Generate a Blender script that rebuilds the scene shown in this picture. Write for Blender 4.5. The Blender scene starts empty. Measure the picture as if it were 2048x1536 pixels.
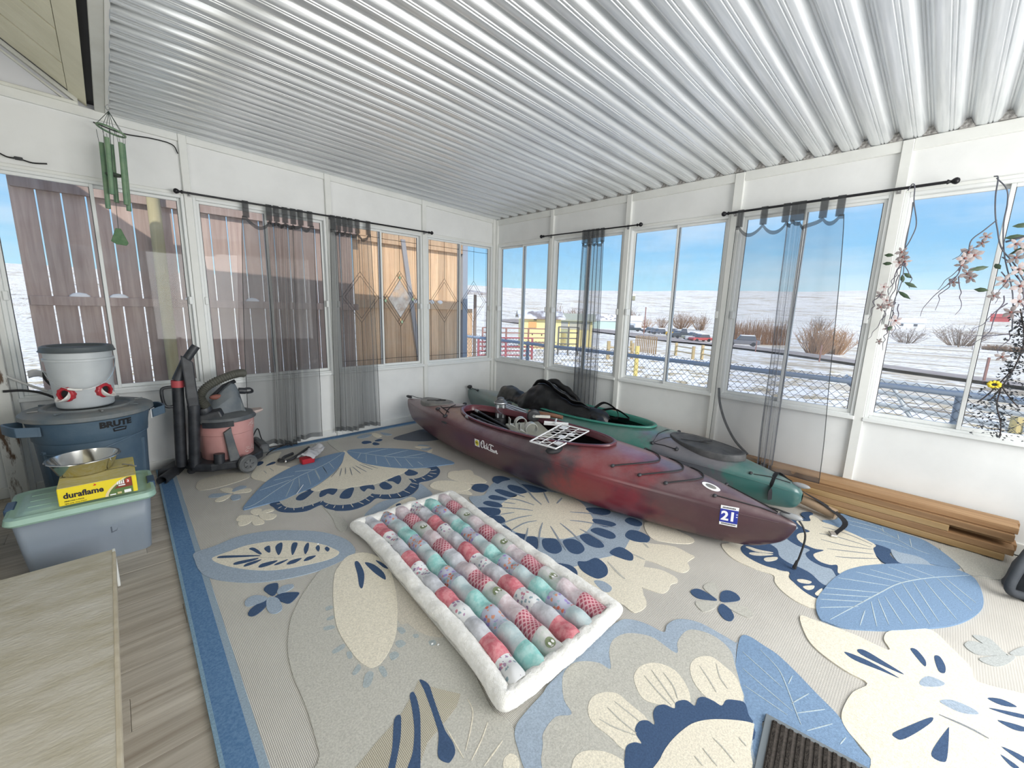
import bpy, bmesh, math, random
from mathutils import Vector, Matrix, noise
random.seed(7)
SC = bpy.context.scene
COL = SC.collection
PI = math.pi

# ---------------- camera ----------------
cd = bpy.data.cameras.new('camera'); cam = bpy.data.objects.new('camera', cd); COL.objects.link(cam)
_ya, _pi, _ro = 0.80097378, -0.18188887, 0.02729344
_f = Vector((math.cos(_pi)*math.cos(_ya), math.cos(_pi)*math.sin(_ya), math.sin(_pi)))
_r = Vector((math.sin(_ya), -math.cos(_ya), 0)); _u = _r.cross(_f)
_c, _s = math.cos(_ro), math.sin(_ro)
_R = _c*_r + _s*_u; _U = -_s*_r + _c*_u
cam.matrix_world = Matrix(((_R.x, _U.x, -_f.x, -3.69941), (_R.y, _U.y, -_f.y, -4.19369), (_R.z, _U.z, -_f.z, 1.35007), (0, 0, 0, 1)))
cd.sensor_width = 36; cd.lens = 827.0437*36/2048; cd.clip_start = .02; cd.clip_end = 3000
SC.camera = cam

# ---------------- sky, sun, lights, exposure ----------------
SC.view_settings.view_transform = 'Standard'; SC.view_settings.look = 'None'
SC.view_settings.gamma = 1; SC.view_settings.exposure = 0.22; SC.view_settings.use_curve_mapping = False
SUN_EL, SUN_AZ = math.radians(44), Vector((.52, .85, 0)).normalized()   # the way the light travels
w = bpy.data.worlds.new('sky'); SC.world = w; w.use_nodes = True
nt = w.node_tree; nt.nodes.clear()
N = lambda t, **k: (lambda n: ([setattr(n, a, b) for a, b in k.items()], n)[1])(nt.nodes.new(t))
wo = N('ShaderNodeOutputWorld'); bg = N('ShaderNodeBackground')
tc = N('ShaderNodeTexCoord'); sep = N('ShaderNodeSeparateXYZ'); nt.links.new(tc.outputs['Generated'], sep.inputs[0])
ramp = N('ShaderNodeValToRGB'); cr = ramp.color_ramp
cr.elements[0].position = 0; cr.elements[0].color = (.80, .90, .97, 1)
cr.elements[1].position = 1; cr.elements[1].color = (.16, .34, .72, 1)
for pos, colr in ((.035, (.50, .82, .97, 1)), (.13, (.30, .62, .93, 1)), (.33, (.30, .52, .90, 1))):
    e = cr.elements.new(pos); e.color = colr
nt.links.new(sep.outputs['Z'], ramp.inputs[0])
mp = N('ShaderNodeMapping'); mp.inputs['Scale'].default_value = (1.2, 1.2, 7); nt.links.new(tc.outputs['Generated'], mp.inputs[0])
nz = N('ShaderNodeTexNoise'); nz.inputs['Scale'].default_value = 1.7; nz.inputs['Detail'].default_value = 6; nz.inputs['Roughness'].default_value = .55
nt.links.new(mp.outputs[0], nz.inputs[0])
cl = N('ShaderNodeValToRGB'); cl.color_ramp.elements[0].position = .46; cl.color_ramp.elements[1].position = .78
cl.color_ramp.elements[0].color = (0, 0, 0, 1); cl.color_ramp.elements[1].color = (.6, .6, .6, 1)
nt.links.new(nz.outputs[0], cl.inputs[0])
mx = N('ShaderNodeMixRGB'); mx.inputs['Color2'].default_value = (.86, .93, 1, 1)
nt.links.new(cl.outputs[0], mx.inputs['Fac']); nt.links.new(ramp.outputs[0], mx.inputs['Color1'])
nt.links.new(mx.outputs[0], bg.inputs[0]); bg.inputs[1].default_value = .92
nt.links.new(bg.outputs[0], wo.inputs[0])
def light(name, kind, energy, loc, direction, color=(1, 1, 1), **k):
    l = bpy.data.lights.new(name, kind); l.energy = energy; l.color = color
    for a, b in k.items(): setattr(l, a, b)
    o = bpy.data.objects.new(name, l); COL.objects.link(o); o.location = loc
    o.rotation_euler = Vector(direction).to_track_quat('-Z', 'Y').to_euler(); return o
_sd = SUN_AZ*math.cos(SUN_EL) + Vector((0, 0, -math.sin(SUN_EL)))
light('sun', 'SUN', 3.3, (0, 0, 30), _sd, (1, .94, .85), angle=math.radians(.6))
light('rear_window_fill', 'AREA', 128, (-1.75, -6.05, 1.4), (-.38, 1, -.04), (1, .98, .95), shape='RECTANGLE', size=2.8, size_y=1.7)  # fill lamp added in the rear opening to lift the interior
light('house_side_fill', 'AREA', 22, (-5.25, -3.6, 1.15), (1, .2, 0), (1, .97, .92), shape='RECTANGLE', size=2.2, size_y=1.8)  # extra fill lamp added on the house side to brighten the room

# ---------------- helpers ----------------
def tag(o, label=None, cat=None, group=None, kind=None):
    if label: o['label'] = label
    if cat: o['category'] = cat
    if group: o['group'] = group
    if kind: o['kind'] = kind
    return o
WORLD = {}
def empty(name, loc=(0, 0, 0), label=None, cat=None, group=None, kind=None, parent=None):
    o = bpy.data.objects.new(name, None); COL.objects.link(o)
    o.empty_display_size = .05
    loc = Vector(loc)
    if parent: o.parent = parent; o.location = loc - WORLD[parent]
    else: o.location = loc
    WORLD[o] = loc
    return tag(o, label, cat, group, kind)
class MB:
    "collects geometry in world coordinates, then links it as one mesh object"
    def __init__(s): s.v = []; s.f = []; s.m = []; s.cur = 0
    def add(s, vs, fs):
        n = len(s.v); s.v += [tuple(p) for p in vs]; s.f += [tuple(i+n for i in f) for f in fs]; s.m += [s.cur]*len(fs); return s
    def box(s, a, b):
        x0, y0, z0 = a; x1, y1, z1 = b
        x0, x1 = min(x0, x1), max(x0, x1); y0, y1 = min(y0, y1), max(y0, y1); z0, z1 = min(z0, z1), max(z0, z1)
        return s.add([(x0, y0, z0), (x1, y0, z0), (x1, y1, z0), (x0, y1, z0), (x0, y0, z1), (x1, y0, z1), (x1, y1, z1), (x0, y1, z1)],
                     [(3, 2, 1, 0), (4, 5, 6, 7), (0, 1, 5, 4), (1, 2, 6, 5), (2, 3, 7, 6), (3, 0, 4, 7)])
    def hexa(s, p):  # eight corners, bottom ring then top ring
        return s.add(p, [(3, 2, 1, 0), (4, 5, 6, 7), (0, 1, 5, 4), (1, 2, 6, 5), (2, 3, 7, 6), (3, 0, 4, 7)])
    def obox(s, c, size, M=None):
        M = M or Matrix.Identity(3); c = Vector(c); h = Vector(size)/2
        P = [c + M @ Vector((h.x*i, h.y*j, h.z*k)) for k in (-1, 1) for i, j in ((-1, -1), (1, -1), (1, 1), (-1, 1))]
        return s.hexa(P)
    def tube(s, pts, r, n=8, cap=True, closed=False):
        pts = [Vector(p) for p in pts]; m = len(pts); rr = r if isinstance(r, (list, tuple)) else [r]*m
        vs = []; up = None
        for i, p in enumerate(pts):
            if closed: t = pts[(i+1) % m]-pts[i-1]
            else: t = pts[min(i+1, m-1)]-pts[max(i-1, 0)]
            if t.length < 1e-9: t = Vector((0, 0, 1))
            t.normalize()
            if up is None:
                up = Vector((0, 0, 1)) if abs(t.z) < .9 else Vector((1, 0, 0))
            a = t.cross(up)
            if a.length < 1e-6: a = t.orthogonal()
            a.normalize(); b = a.cross(t); up = b
            for k in range(n):
                q = 2*PI*k/n; vs.append(p + rr[i]*(math.cos(q)*a + math.sin(q)*b))
        fs = []
        for i in range(m if closed else m-1):
            j = (i+1) % m
            for k in range(n):
                fs.append((i*n+k, i*n+(k+1) % n, j*n+(k+1) % n, j*n+k))
        if cap and not closed:
            fs.append(tuple(range(n-1, -1, -1))); fs.append(tuple((m-1)*n+k for k in range(n)))
        return s.add(vs, [f[::-1] for f in fs])
    def lathe(s, prof, n=32, c=(0, 0, 0), M=None):
        M = M or Matrix.Identity(3); c = Vector(c); vs = []
        for r, z in prof:
            for k in range(n):
                q = 2*PI*k/n; vs.append(c + M @ Vector((r*math.cos(q), r*math.sin(q), z)))
        fs = []
        for i in range(len(prof)-1):
            for k in range(n): fs.append((i*n+k, i*n+(k+1) % n, (i+1)*n+(k+1) % n, (i+1)*n+k))
        if prof[0][0] > 1e-5: pass
        return s.add(vs, fs)
    def disc(s, c, r, n=24, M=None, flip=False):
        M = M or Matrix.Identity(3); c = Vector(c)
        f = tuple(range(n))
        return s.add([c + M @ Vector((r*math.cos(2*PI*k/n), r*math.sin(2*PI*k/n), 0)) for k in range(n)], [f[::-1] if flip else f])
    def grid(s, fn, nu, nv, closeu=False):
        vs = [fn(i/(nu if closeu else nu-1), j/(nv-1)) for j in range(nv) for i in range(nu)]
        fs = []
        for j in range(nv-1):
            for i in range(nu if closeu else nu-1):
                i2 = (i+1) % nu
                fs.append((j*nu+i, j*nu+i2, (j+1)*nu+i2, (j+1)*nu+i))
        return s.add(vs, fs)
    def prism(s, poly, fn0, fn1):
        n = len(poly); vs = [fn0(*p) for p in poly]+[fn1(*p) for p in poly]
        fs = [tuple(range(n, 2*n)), tuple(range(n-1, -1, -1))]+[(i, (i+1) % n, n+(i+1) % n, n+i) for i in range(n)]
        return s.add(vs, fs)
    def ball(s, c, r, n=12, sq=(1, 1, 1), M=None):
        M = M or Matrix.Identity(3); c = Vector(c)
        def fn(u, v):
            a = 2*PI*u; b = PI*(v-.5)
            return c + M @ Vector((r*sq[0]*math.cos(b)*math.cos(a), r*sq[1]*math.cos(b)*math.sin(a), r*sq[2]*math.sin(b)))
        return s.grid(fn, n, max(6, n//2+1), True)
    def obj(s, name, mat, parent=None, smooth=None, bevel=0, loc=None, kind=None, label=None, cat=None, group=None, merge=False, subsurf=0, solid=0, seg=1):
        base = WORLD[parent] if parent else Vector(loc or (0, 0, 0))
        me = bpy.data.meshes.new(name)
        me.from_pydata([Vector(p)-base for p in s.v], [], s.f)
        mats = mat if isinstance(mat, (list, tuple)) else [mat]
        for m in mats: me.materials.append(m)
        if len(mats) > 1: me.polygons.foreach_set('material_index', s.m)
        if merge:
            b = bmesh.new(); b.from_mesh(me); bmesh.ops.remove_doubles(b, verts=b.verts, dist=1e-5)
            bmesh.ops.recalc_face_normals(b, faces=b.faces); b.to_mesh(me); b.free()
        o = bpy.data.objects.new(name, me); COL.objects.link(o)
        if parent: o.parent = parent
        else: o.location = base
        WORLD[o] = base
        if smooth is not None:
            me.polygons.foreach_set('use_smooth', [True]*len(me.polygons))
            if smooth < 180: me.set_sharp_from_angle(angle=math.radians(smooth))
        if bevel:
            bv = o.modifiers.new('bevel', 'BEVEL'); bv.width = bevel; bv.segments = seg; bv.limit_method = 'ANGLE'; bv.angle_limit = math.radians(35)
        if solid:
            sm = o.modifiers.new('solid', 'SOLIDIFY'); sm.thickness = solid; sm.offset = 0
        if subsurf:
            sb = o.modifiers.new('sub', 'SUBSURF'); sb.levels = sb.render_levels = subsurf
        return tag(o, label, cat, group, kind)
def piece(src, name, parent, delta=(0, 0, 0), rot=None, scale=None):
    "another object sharing the mesh of src, as a child of parent"
    o = src.copy(); COL.objects.link(o); o.name = name; o.parent = parent
    o.location = Vector(src.location)+Vector(delta); WORLD[o] = WORLD[parent]
    if rot: o.rotation_euler = rot
    if scale: o.scale = scale
    return o
def copy_tree(o, parent=None, loc=None):
    c = o.copy(); COL.objects.link(c)
    if parent: c.parent = parent
    if loc is not None: c.location = loc
    WORLD[c] = Vector(loc) if loc is not None else WORLD[o]
    for ch in list(o.children): copy_tree(ch, c)
    return c
def lerp(a, b, t): return a+(b-a)*t
def interp(x, xs, ys):
    if x <= xs[0]: return ys[0]
    for i in range(1, len(xs)):
        if x <= xs[i]: return lerp(ys[i-1], ys[i], (x-xs[i-1])/(xs[i]-xs[i-1]))
    return ys[-1]
def sinterp(x, xs, ys):  # smooth monotone-ish (Catmull-Rom)
    if x <= xs[0]: return ys[0]
    if x >= xs[-1]: return ys[-1]
    i = 0
    while x > xs[i+1]: i += 1
    t = (x-xs[i])/(xs[i+1]-xs[i]); h = xs[i+1]-xs[i]
    def sl(k):
        if k == 0: return (ys[1]-ys[0])/(xs[1]-xs[0])
        if k == len(xs)-1: return (ys[-1]-ys[-2])/(xs[-1]-xs[-2])
        return (ys[k+1]-ys[k-1])/(xs[k+1]-xs[k-1])
    a, b = sl(i)*h, sl(i+1)*h
    return (2*t**3-3*t*t+1)*ys[i]+(t**3-2*t*t+t)*a+(-2*t**3+3*t*t)*ys[i+1]+(t**3-t*t)*b
def crom(pts, k=4, closed=False):
    P = [Vector(p) for p in pts]; n = len(P); out = []
    for i in range(n if closed else n-1):
        p1, p2 = P[i], P[(i+1) % n]
        p0 = P[i-1] if (closed or i > 0) else p1*2-p2
        p3 = P[(i+2) % n] if (closed or i+2 < n) else p2*2-p1
        for j in range(k):
            t = j/k
            out.append(.5*((2*p1)+(p2-p0)*t+(2*p0-5*p1+4*p2-p3)*t*t+(3*p1-p0-3*p2+p3)*t**3))
    if not closed: out.append(P[-1])
    return out
def frame(d, up=(0, 0, 1)):
    "rotation whose local z runs along d"
    d = Vector(d).normalized(); up = Vector(up)
    if abs(d.dot(up)) > .98: up = Vector((1, 0, 0))
    x = up.cross(d).normalized(); y = d.cross(x)
    return Matrix((x, y, d)).transposed()

# ---------------- materials ----------------
def mat(name, col, rough=.6, metal=0, col2=None, nscale=8, stretch=(1, 1, 1), namt=.5, detail=5, bump=0, bscale=None, spec=.5, lo=.35, hi=.65, coat=0, sheen=0, alpha=1, trans=0, bdist=.01):
    m = bpy.data.materials.new(name); m.use_nodes = True; t = m.node_tree; b = t.nodes['Principled BSDF']
    b.inputs['Base Color'].default_value = (*col, 1); b.inputs['Roughness'].default_value = rough; b.inputs['Metallic'].default_value = metal
    b.inputs['Specular IOR Level'].default_value = spec
    if coat: b.inputs['Coat Weight'].default_value = coat; b.inputs['Coat Roughness'].default_value = .15
    if sheen: b.inputs['Sheen Weight'].default_value = sheen
    if alpha < 1: b.inputs['Alpha'].default_value = alpha
    if trans: b.inputs['Transmission Weight'].default_value = trans
    if col2 or bump:
        tcn = t.nodes.new('ShaderNodeTexCoord'); mp = t.nodes.new('ShaderNodeMapping'); mp.inputs['Scale'].default_value = stretch
        t.links.new(tcn.outputs['Object'], mp.inputs[0])
    if col2:
        n = t.nodes.new('ShaderNodeTexNoise'); n.inputs['Scale'].default_value = nscale; n.inputs['Detail'].default_value = detail; n.inputs['Roughness'].default_value = .6
        t.links.new(mp.outputs[0], n.inputs[0])
        r = t.nodes.new('ShaderNodeValToRGB'); r.color_ramp.elements[0].position = lo; r.color_ramp.elements[1].position = hi
        r.color_ramp.elements[0].color = (*col, 1); r.color_ramp.elements[1].color = (*col2, 1)
        t.links.new(n.outputs[0], r.inputs[0]); t.links.new(r.outputs[0], b.inputs['Base Color'])
    if bump:
        n2 = t.nodes.new('ShaderNodeTexNoise'); n2.inputs['Scale'].default_value = bscale or nscale*4; n2.inputs['Detail'].default_value = 4
        t.links.new(mp.outputs[0], n2.inputs[0])
        bp = t.nodes.new('ShaderNodeBump'); bp.inputs['Strength'].default_value = bump; bp.inputs['Distance'].default_value = bdist
        t.links.new(n2.outputs[0], bp.inputs['Height']); t.links.new(bp.outputs[0], b.inputs['Normal'])
    return m
def glassmat(name, tint=(1, 1, 1), haze=.022, gloss=.9, fres=1.25):
    m = bpy.data.materials.new(name); m.use_nodes = True; t = m.node_tree; t.nodes.clear()
    o = t.nodes.new('ShaderNodeOutputMaterial'); tr = t.nodes.new('ShaderNodeBsdfTransparent'); tr.inputs[0].default_value = (*tint, 1)
    gl = t.nodes.new('ShaderNodeBsdfGlossy'); gl.inputs['Roughness'].default_value = .02
    fr = t.nodes.new('ShaderNodeFresnel'); fr.inputs[0].default_value = fres
    mu = t.nodes.new('ShaderNodeMath'); mu.operation = 'MULTIPLY'; mu.inputs[1].default_value = gloss
    t.links.new(fr.outputs[0], mu.inputs[0])
    m1 = t.nodes.new('ShaderNodeMixShader'); t.links.new(mu.outputs[0], m1.inputs[0]); t.links.new(tr.outputs[0], m1.inputs[1]); t.links.new(gl.outputs[0], m1.inputs[2])
    df = t.nodes.new('ShaderNodeBsdfDiffuse'); df.inputs[0].default_value = (.85, .87, .9, 1)
    m2 = t.nodes.new('ShaderNodeMixShader')
    tcn = t.nodes.new('ShaderNodeTexCoord'); n = t.nodes.new('ShaderNodeTexNoise'); n.inputs['Scale'].default_value = 9; n.inputs['Detail'].default_value = 8
    t.links.new(tcn.outputs['Object'], n.inputs[0])
    r = t.nodes.new('ShaderNodeMapRange'); r.inputs['From Min'].default_value = .35; r.inputs['From Max'].default_value = .75; r.inputs['To Min'].default_value = haze*.3; r.inputs['To Max'].default_value = haze*2.2
    t.links.new(n.outputs[0], r.inputs[0]); t.links.new(r.outputs[0], m2.inputs[0])
    t.links.new(m1.outputs[0], m2.inputs[1]); t.links.new(df.outputs[0], m2.inputs[2]); t.links.new(m2.outputs[0], o.inputs[0])
    return m
def sheermat(name, col, opac):
    m = bpy.data.materials.new(name); m.use_nodes = True; t = m.node_tree; t.nodes.clear()
    o = t.nodes.new('ShaderNodeOutputMaterial'); tr = t.nodes.new('ShaderNodeBsdfTransparent'); df = t.nodes.new('ShaderNodeBsdfDiffuse'); tl = t.nodes.new('ShaderNodeBsdfTranslucent')
    df.inputs[0].default_value = (*col, 1); tl.inputs[0].default_value = (*col, 1)
    a = t.nodes.new('ShaderNodeMixShader'); a.inputs[0].default_value = .4; t.links.new(df.outputs[0], a.inputs[1]); t.links.new(tl.outputs[0], a.inputs[2])
    lw = t.nodes.new('ShaderNodeLayerWeight'); lw.inputs[0].default_value = .25
    r = t.nodes.new('ShaderNodeMapRange'); r.inputs['To Min'].default_value = opac; r.inputs['To Max'].default_value = .90
    t.links.new(lw.outputs['Facing'], r.inputs[0])
    b = t.nodes.new('ShaderNodeMixShader'); t.links.new(r.outputs[0], b.inputs[0]); t.links.new(tr.outputs[0], b.inputs[1]); t.links.new(a.outputs[0], b.inputs[2])
    t.links.new(b.outputs[0], o.inputs[0]); return m
def woodmat(name, c1, c2, axis=0, scale=1.0, rough=.6, knots=.0, bump=.15, vary=.16):
    "grain running along the given object axis"
    m = bpy.data.materials.new(name); m.use_nodes = True; t = m.node_tree; b = t.nodes['Principled BSDF']
    tcn = t.nodes.new('ShaderNodeTexCoord'); oi = t.nodes.new('ShaderNodeObjectInfo')
    add = t.nodes.new('ShaderNodeVectorMath'); add.operation = 'ADD'
    mul = t.nodes.new('ShaderNodeVectorMath'); mul.operation = 'SCALE'; mul.inputs['Scale'].default_value = 7
    comb = t.nodes.new('ShaderNodeCombineXYZ')
    for i in range(3): t.links.new(oi.outputs['Random'], comb.inputs[i])
    t.links.new(comb.outputs[0], mul.inputs[0]); t.links.new(tcn.outputs['Object'], add.inputs[0]); t.links.new(mul.outputs[0], add.inputs[1])
    mp = t.nodes.new('ShaderNodeMapping'); sc = [30*scale]*3; sc[axis] = 1.6*scale; mp.inputs['Scale'].default_value = sc
    t.links.new(add.outputs[0], mp.inputs[0])
    n = t.nodes.new('ShaderNodeTexNoise'); n.inputs['Scale'].default_value = 1.0; n.inputs['Detail'].default_value = 7; n.inputs['Roughness'].default_value = .65; n.inputs['Distortion'].default_value = .6
    t.links.new(mp.outputs[0], n.inputs[0])
    r = t.nodes.new('ShaderNodeValToRGB'); r.color_ramp.elements[0].position = .3; r.color_ramp.elements[1].position = .7
    r.color_ramp.elements[0].color = (*c1, 1); r.color_ramp.elements[1].color = (*c2, 1)
    t.links.new(n.outputs[0], r.inputs[0])
    hv = t.nodes.new('ShaderNodeHueSaturation'); mr = t.nodes.new('ShaderNodeMapRange'); mr.inputs['To Min'].default_value = 1-vary; mr.inputs['To Max'].default_value = 1+vary
    t.links.new(oi.outputs['Random'], mr.inputs[0]); t.links.new(mr.outputs[0], hv.inputs['Value']); t.links.new(r.outputs[0], hv.inputs['Color'])
    t.links.new(hv.outputs[0], b.inputs['Base Color']); b.inputs['Roughness'].default_value = rough
    bp = t.nodes.new('ShaderNodeBump'); bp.inputs['Strength'].default_value = bump; bp.inputs['Distance'].default_value = .005
    t.links.new(n.outputs[0], bp.inputs['Height']); t.links.new(bp.outputs[0], b.inputs['Normal'])
    return m
WHITE = mat('white_paint', (.76, .77, .74), .5, col2=(.70, .71, .68), nscale=6, lo=.4, hi=.75)
PANEL = mat('white_panel', (.78, .79, .78), .55, col2=(.70, .71, .70), nscale=3.5, lo=.42, hi=.85)
FRAMEM = mat('window_frame_white', (.74, .76, .75), .4)
BLACKM = mat('black_metal', (.015, .015, .018), .35, .4)
BLACKP = mat('black_plastic', (.022, .023, .026), .5, col2=(.06, .06, .065), nscale=30, lo=.4, hi=.8)
GLASS = glassmat('window_glass')
ALU = mat('aluminium', (.72, .74, .76), .35, .9)
STEEL = mat('steel', (.75, .75, .75), .25, 1)
def textmesh(name, body, size, bold=0, shear=0, ext=0, spacing=1):
    "flat text as list of triangles in the xy plane, origin at the left of the baseline"
    c = bpy.data.curves.new(name, 'FONT'); c.body = body; c.size = size; c.offset = bold; c.shear = shear; c.space_character = spacing; c.resolution_u = 3
    o = bpy.data.objects.new(name, c); COL.objects.link(o)
    dg = bpy.context.evaluated_depsgraph_get(); me = bpy.data.meshes.new_from_object(o.evaluated_get(dg))
    vs = [tuple(v.co) for v in me.vertices]; fs = [tuple(p.vertices) for p in me.polygons]
    bpy.data.objects.remove(o); bpy.data.curves.remove(c); bpy.data.meshes.remove(me)
    w_ = max(v[0] for v in vs) if vs else 1
    return vs, fs, w_
def put_text(mb, tm, fn):
    vs, fs, w_ = tm; mb.add([fn(v[0], v[1]) for v in vs], fs)
# ================= the room =================
# corner of the two window walls at the origin; left wall y=0 (runs to -x), right wall x=0 (runs to -y)
SLOPE = .035
L = lambda u, dd, z: (u, dd, z)        # left wall: u = x, depth outward = +y
R = lambda u, dd, z: (dd, u, z)        # right wall: u = y, depth outward = +x
def wbox(mb, map_, u0, u1, d0, d1, z0, z1): return mb.box(map_(u0, d0, z0), map_(u1, d1, z1))
def slab(mb, map_, u0, u1, d0, d1, zb, zt):  # zb/zt functions of u
    P = [map_(u0, d0, zb(u0)), map_(u1, d0, zb(u1)), map_(u1, d1, zb(u1)), map_(u0, d1, zb(u0)),
         map_(u0, d0, zt(u0)), map_(u1, d0, zt(u1)), map_(u1, d1, zt(u1)), map_(u0, d1, zt(u0))]
    if map_ is R: P = [P[1], P[0], P[3], P[2], P[5], P[4], P[7], P[6]]
    return mb.hexa(P)
LEAD = mat('lead_line', (.05, .045, .04), .5, .6)
FROST = glassmat('frosted_glass', (.95, .95, .95), .32)
BEVG = [mat('green_glass', (.45, .62, .42), .2), mat('amber_glass', (.75, .52, .3), .2)]
RUBBER = mat('dark_gasket', (.08, .08, .085), .6)
wn = [0]
def window(map_, u0, u1, split, leading=None):
    wn[0] += 1
    root = empty('window_%d' % wn[0], map_((u0+u1)/2, .03, .66), kind='structure')
    z0, z1 = .66, 2.13
    m = MB()
    for a, b, c, d in ((u0, u0+.022, z0, z1), (u1-.022, u1, z0, z1), (u0+.022, u1-.022, z0, z0+.024), (u0+.022, u1-.022, z1-.022, z1)):
        wbox(m, map_, a, b, -.004, .07, c, d)
    m.obj('frame', FRAMEM, root, bevel=.003)
    s = MB(); wbox(s, map_, u0-.006, u1+.006, -.022, -.004, .644, .672); s.obj('sill', FRAMEM, root, bevel=.004)
    for k, (a, b, dd) in enumerate(((u0+.022, split+.012, .012), (split-.012, u1-.022, .036))):
        sash = MB(); za, zb_ = z0+.024, z1-.022; t = .02
        for p in ((a, a+t, za, zb_), (b-t, b, za, zb_), (a+t, b-t, za, za+t+.004), (a+t, b-t, zb_-t, zb_)):
            wbox(sash, map_, p[0], p[1], dd, dd+.022, p[2], p[3])
        so = sash.obj('sash', FRAMEM, root, bevel=.002)
        g = MB(); wbox(g, map_, a+t, b-t, dd+.010, dd+.013, za+t, zb_-t)
        pane = g.obj('pane', GLASS, root)
        gk = MB()
        for p in ((a+t-.001, a+t+.004, za+t, zb_-t), (b-t-.004, b-t+.001, za+t, zb_-t)): wbox(gk, map_, p[0], p[1], dd+.004, dd+.010, p[2], p[3])
        gk.obj('gasket', RUBBER, root)
        jam = a+.004 if k == 0 else b-.004
        lt = MB(); wbox(lt, map_, jam-.012, jam+.012, -.018, dd+.004, 1.31, 1.37); lt.obj('latch', FRAMEM, root, bevel=.003)
        if leading and leading[k]:
            cu, cz, hw, hh = (a+b)/2, 1.415, (b-a)/2-.048, .255 if leading[k] == 'plain' else .30
            if leading[k] == 'lattice': hw = (b-a)/2-.03
            ld = MB(); D = dd+.006; r = .0022
            seg = lambda p, q: ld.tube([map_(p[0], D, p[1]), map_(q[0], D, q[1])], r, 4)
            bu0, bu1, bz0, bz1 = a+t+.028, b-t-.028, za+t+.06, zb_-t-.06
            seg((bu0, za+t), (bu0, zb_-t)); seg((bu1, za+t), (bu1, zb_-t)); seg((a+t, bz0), (b-t, bz0)); seg((a+t, bz1), (b-t, bz1))
            seg((cu, za+t), (cu, cz-hh)); seg((cu, cz+hh), (cu, zb_-t)); seg((a+t, cz), (cu-hw, cz)); seg((cu+hw, cz), (b-t, cz))
            PQ = lambda p, q: (cu+hw*(p+q)/2, cz+hh*(p-q)/2)   # p = x+z, q = x-z in diamond units
            cs = (1, .84) if leading[k] == 'plain' else (1, .84, .68)
            for c in cs:
                e = c if leading[k] == 'plain' else 1
                for s_ in (1, -1):
                    seg(PQ(s_*c, -e), PQ(s_*c, e)); seg(PQ(-e, s_*c), PQ(e, s_*c))
            ld.obj('leading', LEAD, root)
            if leading[k] == 'lattice':
                fr = MB(); c = .67
                pts = [PQ(c, c), PQ(-c, c), PQ(-c, -c), PQ(c, -c)]
                fr.prism(pts, lambda x, z: map_(x, D-.0015, z), lambda x, z: map_(x, D+.0015, z)); fr.obj('frosted_diamond', FROST, root)
                for i, (p, q) in enumerate(((.76, .76), (-.76, -.76), (.76, -.76), (-.76, .76), (.92, .76), (-.92, -.76), (.76, -.92), (-.76, .92))):
                    b_ = MB(); e = .07
                    b_.prism([PQ(p+e, q+e), PQ(p-e, q+e), PQ(p-e, q-e), PQ(p+e, q-e)], lambda x, z: map_(x, D-.002, z), lambda x, z: map_(x, D+.002, z))
                    b_.obj('bevel_square', BEVG[(i+i//4) % 2], root)
    return root
def build_wall(name, map_, posts, end, pt, ht, splits, wnum, leads={}):
    root = empty(name, map_(-2.4, .04, 0), kind='structure')
    for a, b in posts:
        m = MB(); slab(m, map_, a, b, -.016, .075, lambda u: 0, lambda u: ht(u)-.004); m.obj('post', WHITE, root, bevel=.003)
    P = sorted(posts)
    for i in range(len(P)-1):
        u0, u1 = P[i][1], P[i+1][0]
        m = MB(); slab(m, map_, u0, u1, -.008, .07, pt, ht); m.obj('header', WHITE, root, bevel=.003)
        m = MB(); slab(m, map_, u0, u1, .012, .03, lambda u: 2.13, lambda u: pt(u)+.003); m.obj('upper_panel', PANEL, root)
        m = MB(); slab(m, map_, u0, u1, .0, .07, lambda u: 2.128, lambda u: 2.152); m.obj('rail', WHITE, root, bevel=.003)
        m = MB(); slab(m, map_, u0, u1, .012, .03, lambda u: .06, lambda u: .662); m.obj('lower_panel', PANEL, root)
        m = MB(); slab(m, map_, u0, u1, -.002, .04, lambda u: 0, lambda u: .075); m.obj('bottom_rail', WHITE, root, bevel=.004)
        if i in splits: window(map_, u0, u1, splits[i], leads.get(i))
    return root
ptL = lambda u: 2.400-SLOPE*u; htL = lambda u: 2.459-SLOPE*u
build_wall('wall_left', L, [(-.05, .06), (-1.094, -1.044), (-2.134, -2.080), (-3.192, -3.142), (-4.245, -4.190), (-5.34, -5.28)], 0, ptL, htL,
           {0: -4.76, 1: -3.70, 2: -2.64, 3: -1.582, 4: -.558}, 0, {3: ('plain', 'lattice'), 4: ('plain', 'plain')})
build_wall('wall_right', R, [(-.05, -.001), (-.985, -.941), (-1.955, -1.902), (-2.934, -2.865), (-3.891, -3.836), (-4.862, -4.81), (-5.83, -5.78)], 0, lambda u: 2.376, lambda u: 2.445,
           {5: -.500, 4: -1.46, 3: -2.425, 2: -3.37, 1: -4.34, 0: -5.3}, 0)
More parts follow.
